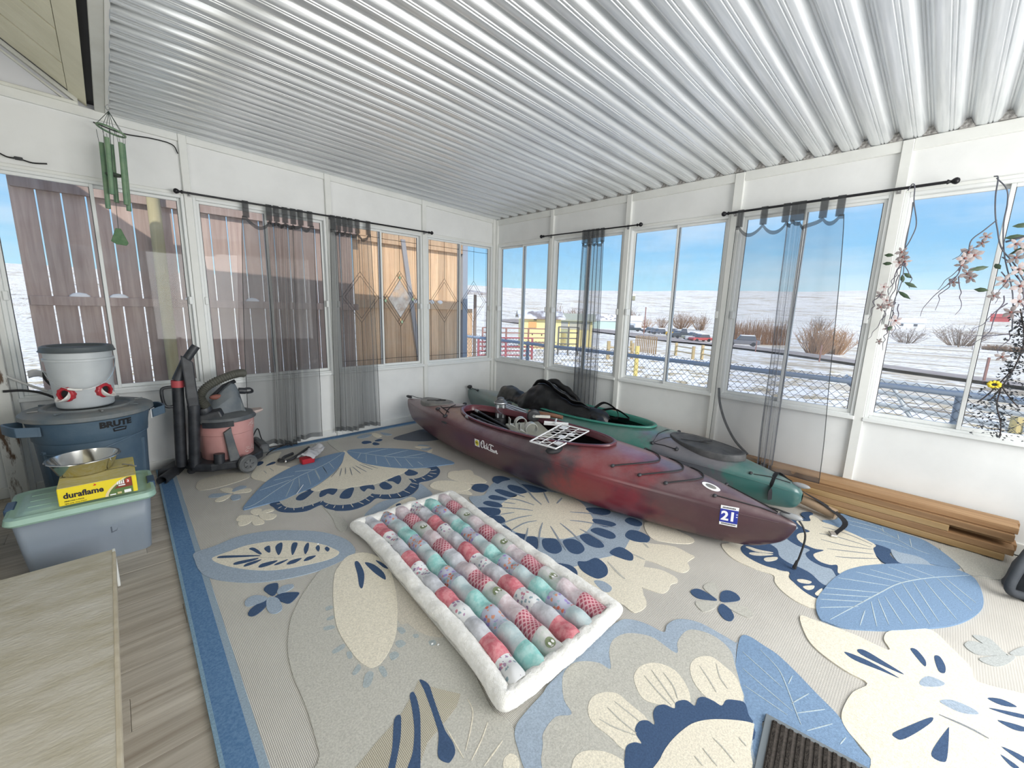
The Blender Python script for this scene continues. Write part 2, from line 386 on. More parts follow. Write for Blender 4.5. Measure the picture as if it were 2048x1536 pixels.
# unseen sides, behind and beside the camera
wb = empty('wall_back', (-2.6, -6.2, 0), kind='structure')
for a, b in (((-5.34, -6.2, 0), (.07, -6.12, .5)), ((-5.34, -6.2, 2.2), (.07, -6.12, 2.66)), ((-5.34, -6.2, .5), (-4.55, -6.12, 2.2)), ((-.3, -6.2, .5), (.07, -6.12, 2.2))):
    MB().box(a, b).obj('panel', PANEL, wb)
MB().hexa([(-5.36, -6.2, 2.6), (-3.5, -6.2, 2.6), (-3.5, -6.14, 2.6), (-5.36, -6.14, 2.6), (-5.36, -6.2, 4.1), (-3.5, -6.2, 2.75), (-3.5, -6.14, 2.75), (-5.36, -6.14, 4.1)]).obj('panel', PANEL, wb)  # closes the gable, added to stop sun entering over the rear wall
wh = empty('wall_house', (-5.3, -3, 0), kind='structure')
SIDING = mat('house_siding', (.62, .64, .64), .6)
for k in range(18):
    z = .12+k*.15
    for y0, y1 in (((-6.15, -4.75), (-2.45, -.06)) if z < 2.0 else ((-6.15, -.06),)):
        m = MB(); m.hexa([(-5.36, y0, z), (-5.29, y0, z), (-5.29, y1, z), (-5.36, y1, z), (-5.36, y0, z+.152), (-5.31, y0, z+.152), (-5.31, y1, z+.152), (-5.36, y1, z+.152)])
        m.obj('siding_board', SIDING, wh)
# unseen panels beyond the door opening, added to block the sun
for a, b in (((-7.6, -6.2, 0), (-7.5, .05, 5.5)), ((-7.5, -.05, 0), (-5.3, .05, 4.2)), ((-7.5, -6.2, 0), (-5.3, -6.12, 5.5)), ((-7.5, -6.2, 2.5), (-5.37, .05, 2.56))): MB().box(a, b).obj('panel', PANEL, wh)
# floor: vinyl planks that run along x
FLOORB = mat('floor_base', (.25, .23, .2), .8)
VINYL = woodmat('vinyl_plank', (.30, .255, .20), (.60, .55, .47), axis=0, scale=.75, rough=.5, bump=.3, vary=.04)
fl = MB().box((-5.4, -6.3, -.12), (.08, .08, -.006)).obj('floor', FLOORB, kind='structure')
WORLD[fl] = Vector((0, 0, 0))
pl = MB().box((0, 0, -.006), (1.22, .149, 0)).obj('plank', VINYL, fl, bevel=.001)
k = 0
for j in range(29):
    x0 = -5.3+((j*.47) % 1.22)-1.22
    for i in range(3):
        xx = x0+1.221*i
        if xx > -3.55: continue
        yy = -4.25+j*.15
        if k == 0: pl.location = (xx, yy, 0)
        else:
            q = pl.copy(); COL.objects.link(q); q.name = 'plank'; q.location = (xx, yy, 0)
        k += 1
# ceiling: ribbed metal pans running along x, one object each
GALV = bpy.data.materials.new('galvanised_metal'); GALV.use_nodes = True
def _galv():
    t = GALV.node_tree; b = t.nodes['Principled BSDF']
    b.inputs['Metallic'].default_value = .6; b.inputs['Roughness'].default_value = .36
    tcn = t.nodes.new('ShaderNodeTexCoord'); mp = t.nodes.new('ShaderNodeMapping'); mp.inputs['Scale'].default_value = (1.5, 60, 60)
    n = t.nodes.new('ShaderNodeTexNoise'); n.inputs['Scale'].default_value = 1; n.inputs['Detail'].default_value = 5
    t.links.new(tcn.outputs['Object'], mp.inputs[0]); t.links.new(mp.outputs[0], n.inputs[0])
    r = t.nodes.new('ShaderNodeValToRGB'); r.color_ramp.elements[0].color = (.68, .71, .73, 1); r.color_ramp.elements[1].color = (.90, .92, .93, 1)
    r.color_ramp.elements[0].position = .3; r.color_ramp.elements[1].position = .7
    t.links.new(n.outputs[0], r.inputs[0]); t.links.new(r.outputs[0], b.inputs['Base Color'])
    bp = t.nodes.new('ShaderNodeBump'); bp.inputs['Strength'].default_value = .12; bp.inputs['Distance'].default_value = .004
    t.links.new(n.outputs[0], bp.inputs['Height']); t.links.new(bp.outputs[0], b.inputs['Normal'])
_galv()
ceil = empty('ceiling', (-1.7, -3, 2.45), kind='structure')
PER = .1525; Y0 = -2.887
prof = [(0, .043), (.010, .043), (.024, .012), (.031, .004), (.036, .001), (.052, -.0005), (.055, .004), (.058, .004), (.061, -.001), (.068, -.001), (.071, .003), (.074, .003), (.077, -.0015), (.098, -.001), (.117, .001), (.122, .004), (.129, .012), (.1425, .043), (PER, .043)]
pan = MB()
zc = lambda x: 2.4475-SLOPE*x
XS = [-3.557, -3.0, -2.2, -1.4, -.6, 0.0, .30]
for x in XS:
    for yy, zz in prof: pan.v.append((x, Y0+yy, zc(x)+zz))
npf = len(prof)
for i in range(len(XS)-1):
    for j in range(npf-1):
        a = i*npf+j; pan.f.append((a, a+npf, a+npf+1, a+1)); pan.m.append(0)
p0 = pan.obj('roof_pan', GALV, ceil, smooth=35, solid=.0012)
for k in range(-44, 19):  # pans past the rear wall are added to shade its opening
    if k: piece(p0, 'roof_pan', ceil, (0, k*PER, 0))
# foam plugs closing the ribs above the right wall's header
FOAM = mat('grey_foam', (.50, .49, .47), .9, col2=(.22, .21, .2), nscale=60, bump=.8, bscale=90)
fp = MB()
pr = [(-.031, -.004), (.034, -.004), (.026, .014), (.012, .036), (.002, .041), (-.010, .038), (-.022, .012)]
fp.prism(pr, lambda a, b: (-.02, Y0+a, 2.4505+b), lambda a, b: (.012, Y0+a, 2.4505+b))
f0 = fp.obj('foam_plug', FOAM, ceil)
for k in range(-15, 19):
    if k: piece(f0, 'foam_plug', ceil, (random.uniform(-.006, .004), k*PER, random.uniform(-.004, .002)))
# house eave beside the metal roof: fascia, dark strip for the shaded gap, sloped soffit boards
tr = empty('trim_1', (-3.6, -3, 2.58), kind='structure')
EAVE = mat('eave_white', (.74, .75, .70), .55, col2=(.66, .66, .6), nscale=4)
MB().box((-3.625, -6.2, 2.578), (-3.575, .02, 2.80)).obj('fascia', EAVE, tr, bevel=.003)
MB().box((-3.575, -6.2, 2.573), (-3.556, .0, 2.72)).obj('edge_strip', mat('bright_trim', (.82, .82, .78), .5), tr, bevel=.003)
MB().box((-3.663, -6.2, 2.62), (-3.625, .02, 2.80)).obj('gap_shade', mat('dark_gap', (.03, .03, .035), .8), tr)  # solid near-black strip, the gap's shade put into its colour
sf = empty('trim_2', (-4.3, -3, 2.9), kind='structure')
SOFF = mat('soffit_vinyl', (.84, .80, .62), .6, col2=(.76, .72, .54), nscale=5)
zs = lambda x: 2.60+.765*(-3.66-x)
MB().hexa([(-3.74, -6.2, zs(-3.74)), (-3.66, -6.2, zs(-3.66)), (-3.66, .02, zs(-3.66)), (-3.74, .02, zs(-3.74)), (-3.74, -6.2, zs(-3.74)+.03), (-3.66, -6.2, zs(-3.66)+.03), (-3.66, .02, zs(-3.66)+.03), (-3.74, .02, zs(-3.74)+.03)]).obj('channel', SOFF, sf, bevel=.002)
yb = -.03; k = 0
while yb > -3.4:
    wd = .098; gap = .024 if k % 4 == 3 else .004
    m = MB(); x0, x1 = -5.3, -3.742
    m.hexa([(x0, yb-wd, zs(x0)), (x1, yb-wd, zs(x1)), (x1, yb, zs(x1)), (x0, yb, zs(x0)), (x0, yb-wd, zs(x0)+.015), (x1, yb-wd, zs(x1)+.015), (x1, yb, zs(x1)+.015), (x0, yb, zs(x0)+.015)])
    m.obj('soffit_board', SOFF, sf, bevel=.0015)
    yb -= wd+gap; k += 1
x0, x1 = -7.7, -3.66  # deck continued unseen over the house to keep the sun out
MB().hexa([(x0, -6.2, zs(x0)+.03), (x1, -6.2, zs(x1)+.03), (x1, .05, zs(x1)+.03), (x0, .05, zs(x0)+.03), (x0, -6.2, zs(x0)+.08), (x1, -6.2, zs(x1)+.08), (x1, .05, zs(x1)+.08), (x0, .05, zs(x0)+.08)]).obj('roof_deck', mat('soffit_groove', (.27, .24, .17), .9), sf)
# infill between the wall header and the sloped soffit
gp = empty('trim_3', (-4.3, .03, 2.6), kind='structure')
GREYP = mat('grey_panel', (.66, .67, .70), .6)
m = MB(); xa, xb_ = -5.3, -3.70
m.prism([(xa, htL(xa)), (-3.556, htL(-3.556)-.02), (-3.556, 2.80), (-3.88, 2.82), (xa, zs(xa)+.05)], lambda a, b: (a, .03, b), lambda a, b: (a, .05, b)); m.obj('gable_panel', GREYP, gp)
for off, th, dp in ((.0, .03, .0), (.055, .012, .012)):
    m = MB(); m.prism([(xa, zs(xa)-off-th), (-3.70, zs(-3.70)-off-th), (-3.70, zs(-3.70)-off), (xa, zs(xa)-off)], lambda a, b: (a, -.005+dp, b), lambda a, b: (a, .03, b)); m.obj('gable_moulding', EAVE, gp)
m = MB(); slab(m, L, -5.3, -3.70, -.012, .03, htL, lambda u: htL(u)+.022); m.obj('gable_ledge', EAVE, gp, bevel=.003)
MB().box((-4.30, -.08, 0), (-4.215, .0, 1.16)).obj('trim_4', mat('peeling_paint', (.70, .70, .66), .7, col2=(.13, .08, .05), nscale=14, stretch=(1, 1, .25), lo=.52, hi=.58, bump=.3), kind='structure', bevel=.004)
# ================= outdoors =================
def tz0(r): return interp(r, [0, 5, 9, 30, 90, 200, 420, 700, 1200], [-.42, -.42, -.5, -1.4, -4.5, -6., 2., 27., 60.])
def tz(x, y):
    r = math.hypot(x+3.7, y+4.2); z = tz0(r)
    if r > 60:
        k = min(1, (r-60)/300)
        z += k*(noise.noise(Vector((x*.012, y*.012, 1)))*3.0 + noise.noise(Vector((x*.004, y*.004, 5)))*5)*min(1, r/500)
    return z
SNOW = bpy.data.materials.new('snow_and_grass'); SNOW.use_nodes = True
def _snow():
    t = SNOW.node_tree; b = t.nodes['Principled BSDF']; b.inputs['Roughness'].default_value = .9
    tcn = t.nodes.new('ShaderNodeTexCoord')
    def nse(sc, stretch, det=7, ro=.65):
        mp = t.nodes.new('ShaderNodeMapping'); mp.inputs['Scale'].default_value = stretch; t.links.new(tcn.outputs['Object'], mp.inputs[0])
        n = t.nodes.new('ShaderNodeTexNoise'); n.inputs['Scale'].default_value = sc; n.inputs['Detail'].default_value = det; n.inputs['Roughness'].default_value = ro
        t.links.new(mp.outputs[0], n.inputs[0]); return n
    def rmp(n, lo, hi):
        r = t.nodes.new('ShaderNodeMapRange'); r.inputs['From Min'].default_value = lo; r.inputs['From Max'].default_value = hi; t.links.new(n.outputs[0], r.inputs[0]); return r
    def mixc(fac, a, b_):
        m = t.nodes.new('ShaderNodeMixRGB'); t.links.new(fac.outputs[0], m.inputs[0])
        if isinstance(a, tuple): m.inputs[1].default_value = (*a, 1)
        else: t.links.new(a.outputs[0], m.inputs[1])
        m.inputs[2].default_value = (*b_, 1); return m
    m1 = mixc(rmp(nse(1.6, (1, 1, 1)), .505, .565), (.95, .93, .90), (.50, .40, .24))
    m2 = mixc(rmp(nse(.06, (1, .4, 1), 9, .8), .525, .575), m1, (.60, .51, .38))
    m3 = mixc(rmp(nse(.05, (1.6, .4, 1), 9, .85), .56, .60), m2, (.30, .24, .17))
    t.links.new(m3.outputs[0], b.inputs['Base Color'])
_snow()
g = MB(); rs = [3, 4.5, 6, 8, 11, 15, 20, 27, 36, 48, 62, 80, 100, 125, 155, 190, 230, 280, 330, 390, 450, 520, 600, 700, 850, 1100]
NA = 150
def gfn(u, v):
    a = math.radians(-75+220*u); r = rs[int(round(v*(len(rs)-1)))]
    x, y = -3.7+r*math.cos(a), -4.2+r*math.sin(a); return (x, y, tz(x, y)-(1.4 if r == 3 else 0))
g.grid(gfn, NA, len(rs)); go = g.obj('ground', SNOW, smooth=180, kind='structure')
# ridge line far away
rg = MB()
def rfn(u, v):
    a = math.radians(-75+220*u); r = 700+v*260
    x, y = -3.7+r*math.cos(a), -4.2+r*math.sin(a)
    return (x, y, tz0(700)-4+v*(6+10*noise.noise(Vector((a*2.3, 3, 0)))+6*noise.noise(Vector((a*9, 1, 0)))))
rg.grid(rfn, 160, 5); rg.obj('hills', SNOW, smooth=180, kind='structure')
# the road
ROAD = mat('road', (.27, .22, .20), .9, col2=(.42, .37, .33), nscale=.6)
rp = [(149, 160), (120, 100), (94, 53), (66, 22), (45, 7), (28.3, -1.9), (23.7, -5.1), (17, -12), (10, -22)]
rpc = crom([(a, b, 0) for a, b in rp], 6); rd = MB(); ring = []
for i, q in enumerate(rpc):
    t_ = (rpc[min(i+1, len(rpc)-1)]-rpc[max(i-1, 0)]).normalized(); n_ = Vector((-t_.y, t_.x, 0)); w_ = interp(q.length, [0, 30, 60, 110, 220], [.95, 1.2, 3.2, 5, 7])
    for s_ in (-1, 1):
        e = q+n_*w_*s_; ring.append((e.x, e.y, tz(e.x, e.y)+.10+.002*q.length))
rd.v = ring; rd.f = [(2*i, 2*i+1, 2*i+3, 2*i+2) for i in range(len(rpc)-1)]; rd.m = [0]*len(rd.f)
rd.obj('road', ROAD, kind='structure')
CEDAR_OLD = woodmat('weathered_board', (.31, .22, .19), (.50, .39, .34), axis=2, scale=.7, rough=.8)
CEDAR_NEW = woodmat('new_cedar', (.58, .36, .21), (.80, .58, .37), axis=2, scale=.7, rough=.7)
GREENP = woodmat('treated_post', (.34, .30, .17), (.50, .44, .26), axis=2, scale=.5, rough=.8)
# ---- tall board fence beyond the left wall
fe = empty('board_fence', (-3.2, .95, -.4), 'weathered brown board fence with bright gaps outside the left windows', 'fence')
GP = .1395; xg = -4.018; k = 0
for i in range(-9, 20):
    x0 = xg+i*GP+.005; x1 = xg+(i+1)*GP-.005
    if x1 > -1.46: break
    if x0 < -4.16: continue
    dz = random.uniform(-.01, .01)
    if i in (5, 7): x0 -= 0
    MB().box((x0, .90, -.4), (x1, .922, 2.30+dz)).obj('board', CEDAR_OLD, fe, bevel=.002)
for z0, z1 in ((2.16, 2.30), (1.27, 1.345), (.32, .40)):
    MB().box((-4.14, .862, z0), (-1.47, .899, z1)).obj('rail', CEDAR_OLD, fe, bevel=.003)
MB().tube([(-3.315, .80, -.4), (-3.315, .80, 2.36)], .047, 14).obj('post', GREENP, fe, smooth=40)
SNOWP = mat('snow_lump', (.93, .92, .91), .9)
for x in (-3.86, -3.62, -3.10, -2.6):
    m = MB(); m.ball((x, .885, 1.345), .05, 10, (1.3, .45, .7)); m.obj('snow_lump', SNOWP, fe, smooth=180)
# ---- new cedar fence with a brace
cf = empty('cedar_fence', (-.6, 1.0, -.4), 'golden new cedar board fence with diagonal brace outside the patterned panes', 'fence')
for i in range(12):
    x0 = -1.452+i*.139
    MB().box((x0, 1.0, -.4), (x0+.136, 1.022, 2.33+random.uniform(-.01, .01))).obj('board', CEDAR_NEW, cf, bevel=.002)
for z0, z1 in ((2.12, 2.26), (1.30, 1.40)):
    MB().box((-1.46, .962, z0), (.20, .998, z1)).obj('rail', CEDAR_NEW, cf, bevel=.003)
m = MB(); m.hexa([(-.56, .93, .3), (-.50, .93, .3), (-.50, .955, .3), (-.56, .955, .3), (-.83, .93, 2.2), (-.77, .93, 2.2), (-.77, .955, 2.2), (-.83, .955, 2.2)]); m.obj('brace', mat('grey_brace', (.33, .33, .35), .7), cf, bevel=.003)
MB().box((.20, .95, -.42), (.29, 1.04, 2.34)).obj('post', mat('grey_post', (.36, .40, .46), .7), cf, bevel=.004)
for i in range(4):
    m = MB(); m.ball((-.62+i*.14, .975, 1.40), .045, 10, (1.1, .5, .7)); m.obj('snow_lump', SNOWP, cf, smooth=180)
# ---- chain link fence along the right wall
GALVW = mat('galvanised_wire', (.12, .13, .15), .6, .2); RAILM = mat('galvanised_rail', (.36, .43, .53), .5, .2)
ck = empty('chain_link_fence', (1.0, -3, -.42), 'galvanised chain link fence with knuckled top along the right windows', 'fence')
zr = lambda y: .813+.006*y
MB().tube([(1.0, 2.6, zr(0)+.006), (1.0, -7, zr(-7))], .024, 10).obj('top_rail', RAILM, ck, smooth=60)
for y in (2.5, .35, -1.95, -4.35, -6.7):
    MB().tube([(1.03, y, -.45), (1.03, y, zr(y)+.02)], .026, 10).obj('post', RAILM, ck, smooth=60)
MB().tube([(1.03, -3.62, zr(-3.6)+.03), (1.03, -3.78, zr(-3.7)-.10)], .03, 10).obj('rail_clamp', RAILM, ck, smooth=60)
wm = MB(); DW = .072; nz_ = 34
for i in range(134):
    y = 2.6-i*DW*1.0; s_ = 1
    pts = []
    for j in range(nz_+1):
        pts.append((1.0-.004*(1 if j % 2 else -1)+.0, y+(DW/2 if j % 2 else 0)*1.0, zr(y)+.045-j*DW/2*1.0))
    wm.tube(pts, .0028, 3, cap=False)
    pts = [(p[0]-.004, y-(DW/2 if j % 2 else 0), p[2]) for j, p in enumerate(pts)]
    wm.tube(pts, .0028, 3, cap=False)
wm.obj('wire_mesh', GALVW, ck, kind='stuff')
# ---- red pipe corral panels beyond
REDP = mat('red_pipe', (.42, .12, .13), .6); BROWNP = mat('brown_pipe', (.33, .17, .14), .6)
def corral(name, a, b, h, n, mt, label, posts=4):
    z0 = min(tz(*a), tz(*b))
    r = empty(name, (*a, z0), label, 'fence')
    for i in range(n):
        z = h*(i+1)/n
        MB().tube([(*a, tz(*a)+z), (*b, tz(*b)+z)], .035, 6).obj('rail', mt, r, smooth=60)
    for i in range(posts):
        t_ = i/(posts-1); x, y = lerp(a[0], b[0], t_), lerp(a[1], b[1], t_)
        MB().tube([(x, y, tz(x, y)-.1), (x, y, tz(x, y)+h)], .05, 6).obj('post', mt, r, smooth=60)
    return r
corral('corral_panel', (11, 13.4), (15.2, 12.2), 1.35, 5, BROWNP, 'brown pipe corral panels in front of the yellow shed', 4)
corral('corral_panel', (7.6, 9.6), (9.9, 8.6), .95, 5, REDP, 'red pipe corral panel near the corner of the room', 3)
corral('corral_panel', (13.4, 10.0), (14.6, 9.6), 1.5, 5, mat('dark_pipe', (.16, .15, .13), .6), 'small dark pipe gate in front of the arched shed', 3)
m = MB(); m.box((10.6, 11.7, -.55), (10.75, 12.4, .35)); m.obj('feed_bin', mat('feed_red', (.55, .08, .11), .5), label='red feed bin standing behind the corral panels', cat='bin', bevel=.02)
# ---- sheds
YEL = mat('pale_yellow_siding', (.86, .74, .36), .7, col2=(.82, .70, .33), nscale=.8); ROOFD = mat('snowy_roof', (.8, .8, .82), .8, col2=(.25, .22, .22), nscale=.8, lo=.5, hi=.6)
TRIMO = mat('orange_board', (.72, .40, .16), .7); DARKH = mat('dark_hole', (.05, .05, .04), .8); OLV = mat('olive_trim', (.38, .40, .26), .7)
def P2(px, r):  # only used to keep numbers readable
    return px
def house(name, c, ang, wx, wy, h, rh, wm_, rm, label, cat='shed', door=None, windows=()):
    z = tz(*c)-.3
    root = empty(name, (*c, z), label, cat)
    M = Matrix.Rotation(ang, 3, 'Z')
    T = lambda x, y, zz: Vector((c[0], c[1], z)) + M @ Vector((x, y, zz))
    m = MB(); m.hexa([T(-wx, -wy, 0), T(wx, -wy, 0), T(wx, wy, 0), T(-wx, wy, 0), T(-wx, -wy, h), T(wx, -wy, h), T(wx, wy, h), T(-wx, wy, h)])
    m.add([T(-wx, -wy, h), T(-wx, wy, h), T(-wx, 0, h+rh)], [(0, 1, 2)]); m.add([T(wx, -wy, h), T(wx, wy, h), T(wx, 0, h+rh)], [(0, 2, 1)])
    m.obj('wall', wm_, root)
    o = .25
    for s_ in (1, -1):
        m = MB(); m.hexa([T(-wx-o, 0, h+rh), T(wx+o, 0, h+rh), T(wx+o, s_*(wy+o), h-o*rh/wy), T(-wx-o, s_*(wy+o), h-o*rh/wy), T(-wx-o, 0, h+rh+.12), T(wx+o, 0, h+rh+.12), T(wx+o, s_*(wy+o), h-o*rh/wy+.12), T(-wx-o, s_*(wy+o), h-o*rh/wy+.12)])
        m.obj('roof', rm, root)
    for (x, zz, ww, hh, mt, nm) in windows:
        m = MB(); m.hexa([T(x, -wy-.04, zz), T(x+ww, -wy-.04, zz), T(x+ww, -wy+.02, zz), T(x, -wy+.02, zz), T(x, -wy-.04, zz+hh), T(x+ww, -wy-.04, zz+hh), T(x+ww, -wy+.02, zz+hh), T(x, -wy+.02, zz+hh)])
        m.obj(nm, mt, root)
    return root
# front faces look at the camera: angle so that local -y points to it
def face(c): return math.atan2(c[1]+4.2, c[0]+3.7)-PI/2
c = (18.2, 15.8); house('garden_shed', c, face(c)+.15, 1.35, 1.1, 2.42, .35, YEL, ROOFD, 'pale yellow shed with orange hatch and row of small holes', 'shed',
    windows=((-.9, 1.75, .55, .42, TRIMO, 'hatch'), (-.55, 2.25, .2, .07, DARKH, 'vent'), (.35, 1.5, .25, .1, DARKH, 'vent'), (-.65, 1.25, .07, .1, DARKH, 'hole'), (.0, 1.22, .07, .1, DARKH, 'hole'), (.65, 1.2, .07, .1, DARKH, 'hole'), (-.6, .75, 1.7, .07, OLV, 'batten'), (-1.3, 2.3, 2.6, .13, mat('shed_fascia', (.62, .42, .2), .7), 'fascia')))
c = (20.0, 15.2)
c = (24.5, 17.6); house('arched_shed', c, face(c), 1.5, 1.2, 2.5, .4, YEL, mat('olive_roof', (.40, .41, .33), .8), 'olive trimmed yellow shed with arched door behind the narrow curtain', 'shed',
    windows=((-1.3, 1.75, .85, .6, mat('slate_panel', (.42, .42, .40), .8), 'gable_board'), (-.35, 1.75, 1.6, .62, mat('taupe_panel', (.5, .48, .40), .8), 'gable_board'), (-1.25, 0, .95, 1.7, OLV, 'door'), (-1.0, .3, .45, 1.15, YEL, 'door_panel'), (-1.5, 2.35, 3, .14, OLV, 'fascia')))
WHT = mat('house_white', (.86, .86, .86), .7); GRN = mat('pale_green_metal', (.55, .68, .62), .6); DGL = mat('dark_glass', (.12, .13, .15), .3)
for nm, c, wx, wy, h, rh, mt, rm, lb in (
    ('barn', (131, 86), 5.2, 4, 3.0, 2.2, GRN, ROOFD, 'pale green metal barn across the road, beside the narrow curtain'),
    ('machine_shed', (135, 76.5), 3.6, 4, 3.4, 1.6, WHT, SNOWP, 'white metal shop building with grey roller door behind parked cars'),
    ('ranch_house', (276, 8.5), 5.5, 4, 2.6, 1.8, WHT, SNOWP, 'white ranch house on the snowy plain right of the last wide post'),
    ('cottage', (272, 19.5), 3.6, 3.5, 2.6, 2.2, WHT, SNOWP, 'smaller white gabled cottage left of the ranch house'),
    ('hill_barn', (464, 274), 7.5, 5, 5, 2.5, mat('olive_wall', (.33, .32, .22), .8), SNOWP, 'olive barn high on the hill under the sky'),
    ('red_barn', (377, -25.6), 3.8, 3, 2.4, 1.8, mat('barn_red', (.55, .12, .12), .7), mat('barn_red_roof', (.5, .12, .11), .7), 'tiny red barn far away on the snowy plain')):
    house(nm, c, face(c), wx, wy, h+.3, rh, mt, rm, lb, 'house' if 'house' in nm or nm == 'cottage' else 'barn',
          windows=((-wx*.6, 1.2, wx*.25, 1.1, DGL, 'window'), (wx*.3, 1.2, wx*.25, 1.1, DGL, 'window')) if mt is WHT and nm != 'machine_shed' else ((-wx*.5, .3, wx*.9, 2.4, mat('roller_grey', (.42, .48, .55), .6), 'roller_door'),) if nm == 'machine_shed' else ())
# open pole shed seen through the right patterned pane
ps = empty('pole_shed', (4.2, 6.6, -.5), 'rustic open pole shed with golden plank wall beyond the cedar fence', 'shed')
for i in range(9):
    MB().box((3.35+i*.17, 6.6, -.5), (3.35+i*.17+.16, 6.63, 1.28)).obj('plank', CEDAR_NEW, ps)
for x in (3.3, 4.1, 4.9): MB().tube([(x, 6.5, -.5), (x, 6.5, 1.75)], .05, 8).obj('post', mat('pole_dark', (.2, .15, .12), .8), ps)
MB().hexa([(3.1, 6.1, 1.72), (5.1, 6.1, 1.72), (5.1, 7.4, 1.86), (3.1, 7.4, 1.86), (3.1, 6.1, 1.80), (5.1, 6.1, 1.80), (5.1, 7.4, 1.95), (3.1, 7.4, 1.95)]).obj('roof', mat('brush_roof', (.25, .2, .17), .9, col2=(.6, .58, .58), nscale=9), ps)
# orange slat screen, wooden posts, pipe gate
sl = empty('slat_screen', (22.3, 9.7, -1.5), 'short screen of upright orange slats standing in the snowy yard', 'fence')
ORG = woodmat('orange_slat', (.52, .27, .11), (.74, .48, .24), axis=2, scale=.5)
A, B = Vector((23.0, 10.9, 0)), Vector((21.3, 8.5, 0))
for i in range(12):
    p = A.lerp(B, i/11); q = A.lerp(B, (i+.62)/11); z = tz(p.x, p.y)
    m = MB(); m.hexa([(p.x, p.y, z-.1), (q.x, q.y, z-.1), (q.x+.05, q.y+.03, z-.1), (p.x+.05, p.y+.03, z-.1), (p.x, p.y, z+1.08+.06*math.sin(i*2.1)), (q.x, q.y, z+1.08+.06*math.sin(i*2.1)), (q.x+.05, q.y+.03, z+1.1), (p.x+.05, p.y+.03, z+1.1)]); m.obj('slat', ORG, sl)
POSTW = woodmat('yard_post', (.42, .31, .15), (.62, .48, .26), axis=2, scale=.4)
yf = empty('yard_fence', (20, 6, -1.3), 'low wooden post and rail fence in the snow, left of the big curtain', 'fence')
for x, y, h in ((21.6, 7.28, .8), (19.3, 5.25, .72), (19.9, 5.0, .8), (17.6, 3.2, .85), (24, 11.8, .7), (13.6, 7.0, .9), (15.5, 6.8, .8)):
    MB().tube([(x, y, tz(x, y)-.1), (x, y, tz(x, y)+h)], .09, 7).obj('post', POSTW, yf)
for a, b in (((21.6, 7.28), (19.3, 5.25)), ((19.9, 5.0), (17.6, 3.2)), ((13.6, 7.0), (15.5, 6.8))):
    for z in (.3, .6): MB().tube([(*a, tz(*a)+z), (*b, tz(*b)+z)], .035, 6).obj('rail', POSTW, yf)
MB().tube([(6.6, 1.55, -.7), (6.6, 1.55, .42)], .06, 8).obj('stake', mat('yellow_stake', (.72, .58, .2), .7), label='yellow wooden stake just beyond the chain link fence', cat='post')
pgt = empty('pipe_gate', (5.2, -4.1, -.5), 'pale grey pipe gate lying behind the chain link near the right edge', 'gate')
PG = mat('pale_pipe', (.52, .55, .55), .5)
for i, z in enumerate((-.30, -.08, .12, .32)):
    MB().tube([(5.6, -3.35, z), (4.9, -5.6, z)], .035, 8).obj('rail', PG, pgt, smooth=60)
for t0, t1 in ((.15, .32), (.62, .78)):
    a = Vector((5.6, -3.35, 0)).lerp(Vector((4.9, -5.6, 0)), t0); b = Vector((5.6, -3.35, 0)).lerp(Vector((4.9, -5.6, 0)), t1)
    MB().tube([(a.x, a.y, .32), (b.x, b.y, -.30)], .03, 8).obj('brace', PG, pgt, smooth=60)
for x, y, r_, col_ in ((4.55, -5.02, .06, (.62, .5, .22)), (4.5, -5.16, .045, (.35, .36, .36)), (4.5, -5.3, .055, (.55, .43, .24)), (4.6, -5.5, .03, (.3, .33, .4))):
    MB().tube([(x, y, -.6), (x-.02, y+.02, .15)], r_, 8).obj('yard_stake', mat('stake', col_, .8), label='short %s post in the snow at the right edge' % ('thick yellow' if r_ == .06 else 'grey' if r_ == .045 else 'tan' if r_ == .055 else 'thin blue grey'), cat='post')
# fence stakes along the road
for i, (x, y) in enumerate(((30, 1.3), (25.5, -1.9), (22, -5.6), (42, 8.5))):
    MB().tube([(x, y, tz(x, y)-.1), (x, y, tz(x, y)+1.1)], .05, 5).obj('roadside_stake', BROWNP, label='thin roadside stake, number %s from the right edge' % ('three', 'two', 'one', 'four')[i], cat='post')
MB().tube([(106, 55.4, -5.5), (106, 55.4, 2.6)], .16, 6).obj('utility_pole', BROWNP, label='tall thin utility pole between the parked cars and the hills', cat='pole')
# ---- bare trees and brush
TWIG = mat('bare_twigs', (.34, .22, .14), .9); TWIGR = mat('red_twigs', (.47, .28, .15), .9); TWIGD = mat('dark_twigs', (.25, .19, .15), .9)
def twigs(mb, c, h, wd, n, rnd, r0):
    for i in range(n):
        a = rnd.uniform(0, 2*PI); rr = wd*math.sqrt(rnd.random()); hh = h*rnd.uniform(.55, 1)*(1-.35*(rr/wd)**2)
        b0 = Vector(c)+Vector((rr*.35*math.cos(a), rr*.35*math.sin(a), 0)); top = Vector(c)+Vector((rr*math.cos(a), rr*math.sin(a), hh))
        mid = b0.lerp(top, .5)+Vector((rnd.uniform(-1, 1), rnd.uniform(-1, 1), 0))*wd*.08
        mb.tube([b0, mid, top], [r0, r0*.6, r0*.2], 3, cap=False)
        for k in range(4):
            f = rnd.uniform(.35, .95); q = b0.lerp(top, f); e = q+Vector((rnd.uniform(-1, 1)*wd*.3, rnd.uniform(-1, 1)*wd*.3, h*rnd.uniform(.08, .28)))
            mb.tube([q, e], [r0*.5, r0*.15], 3, cap=False)
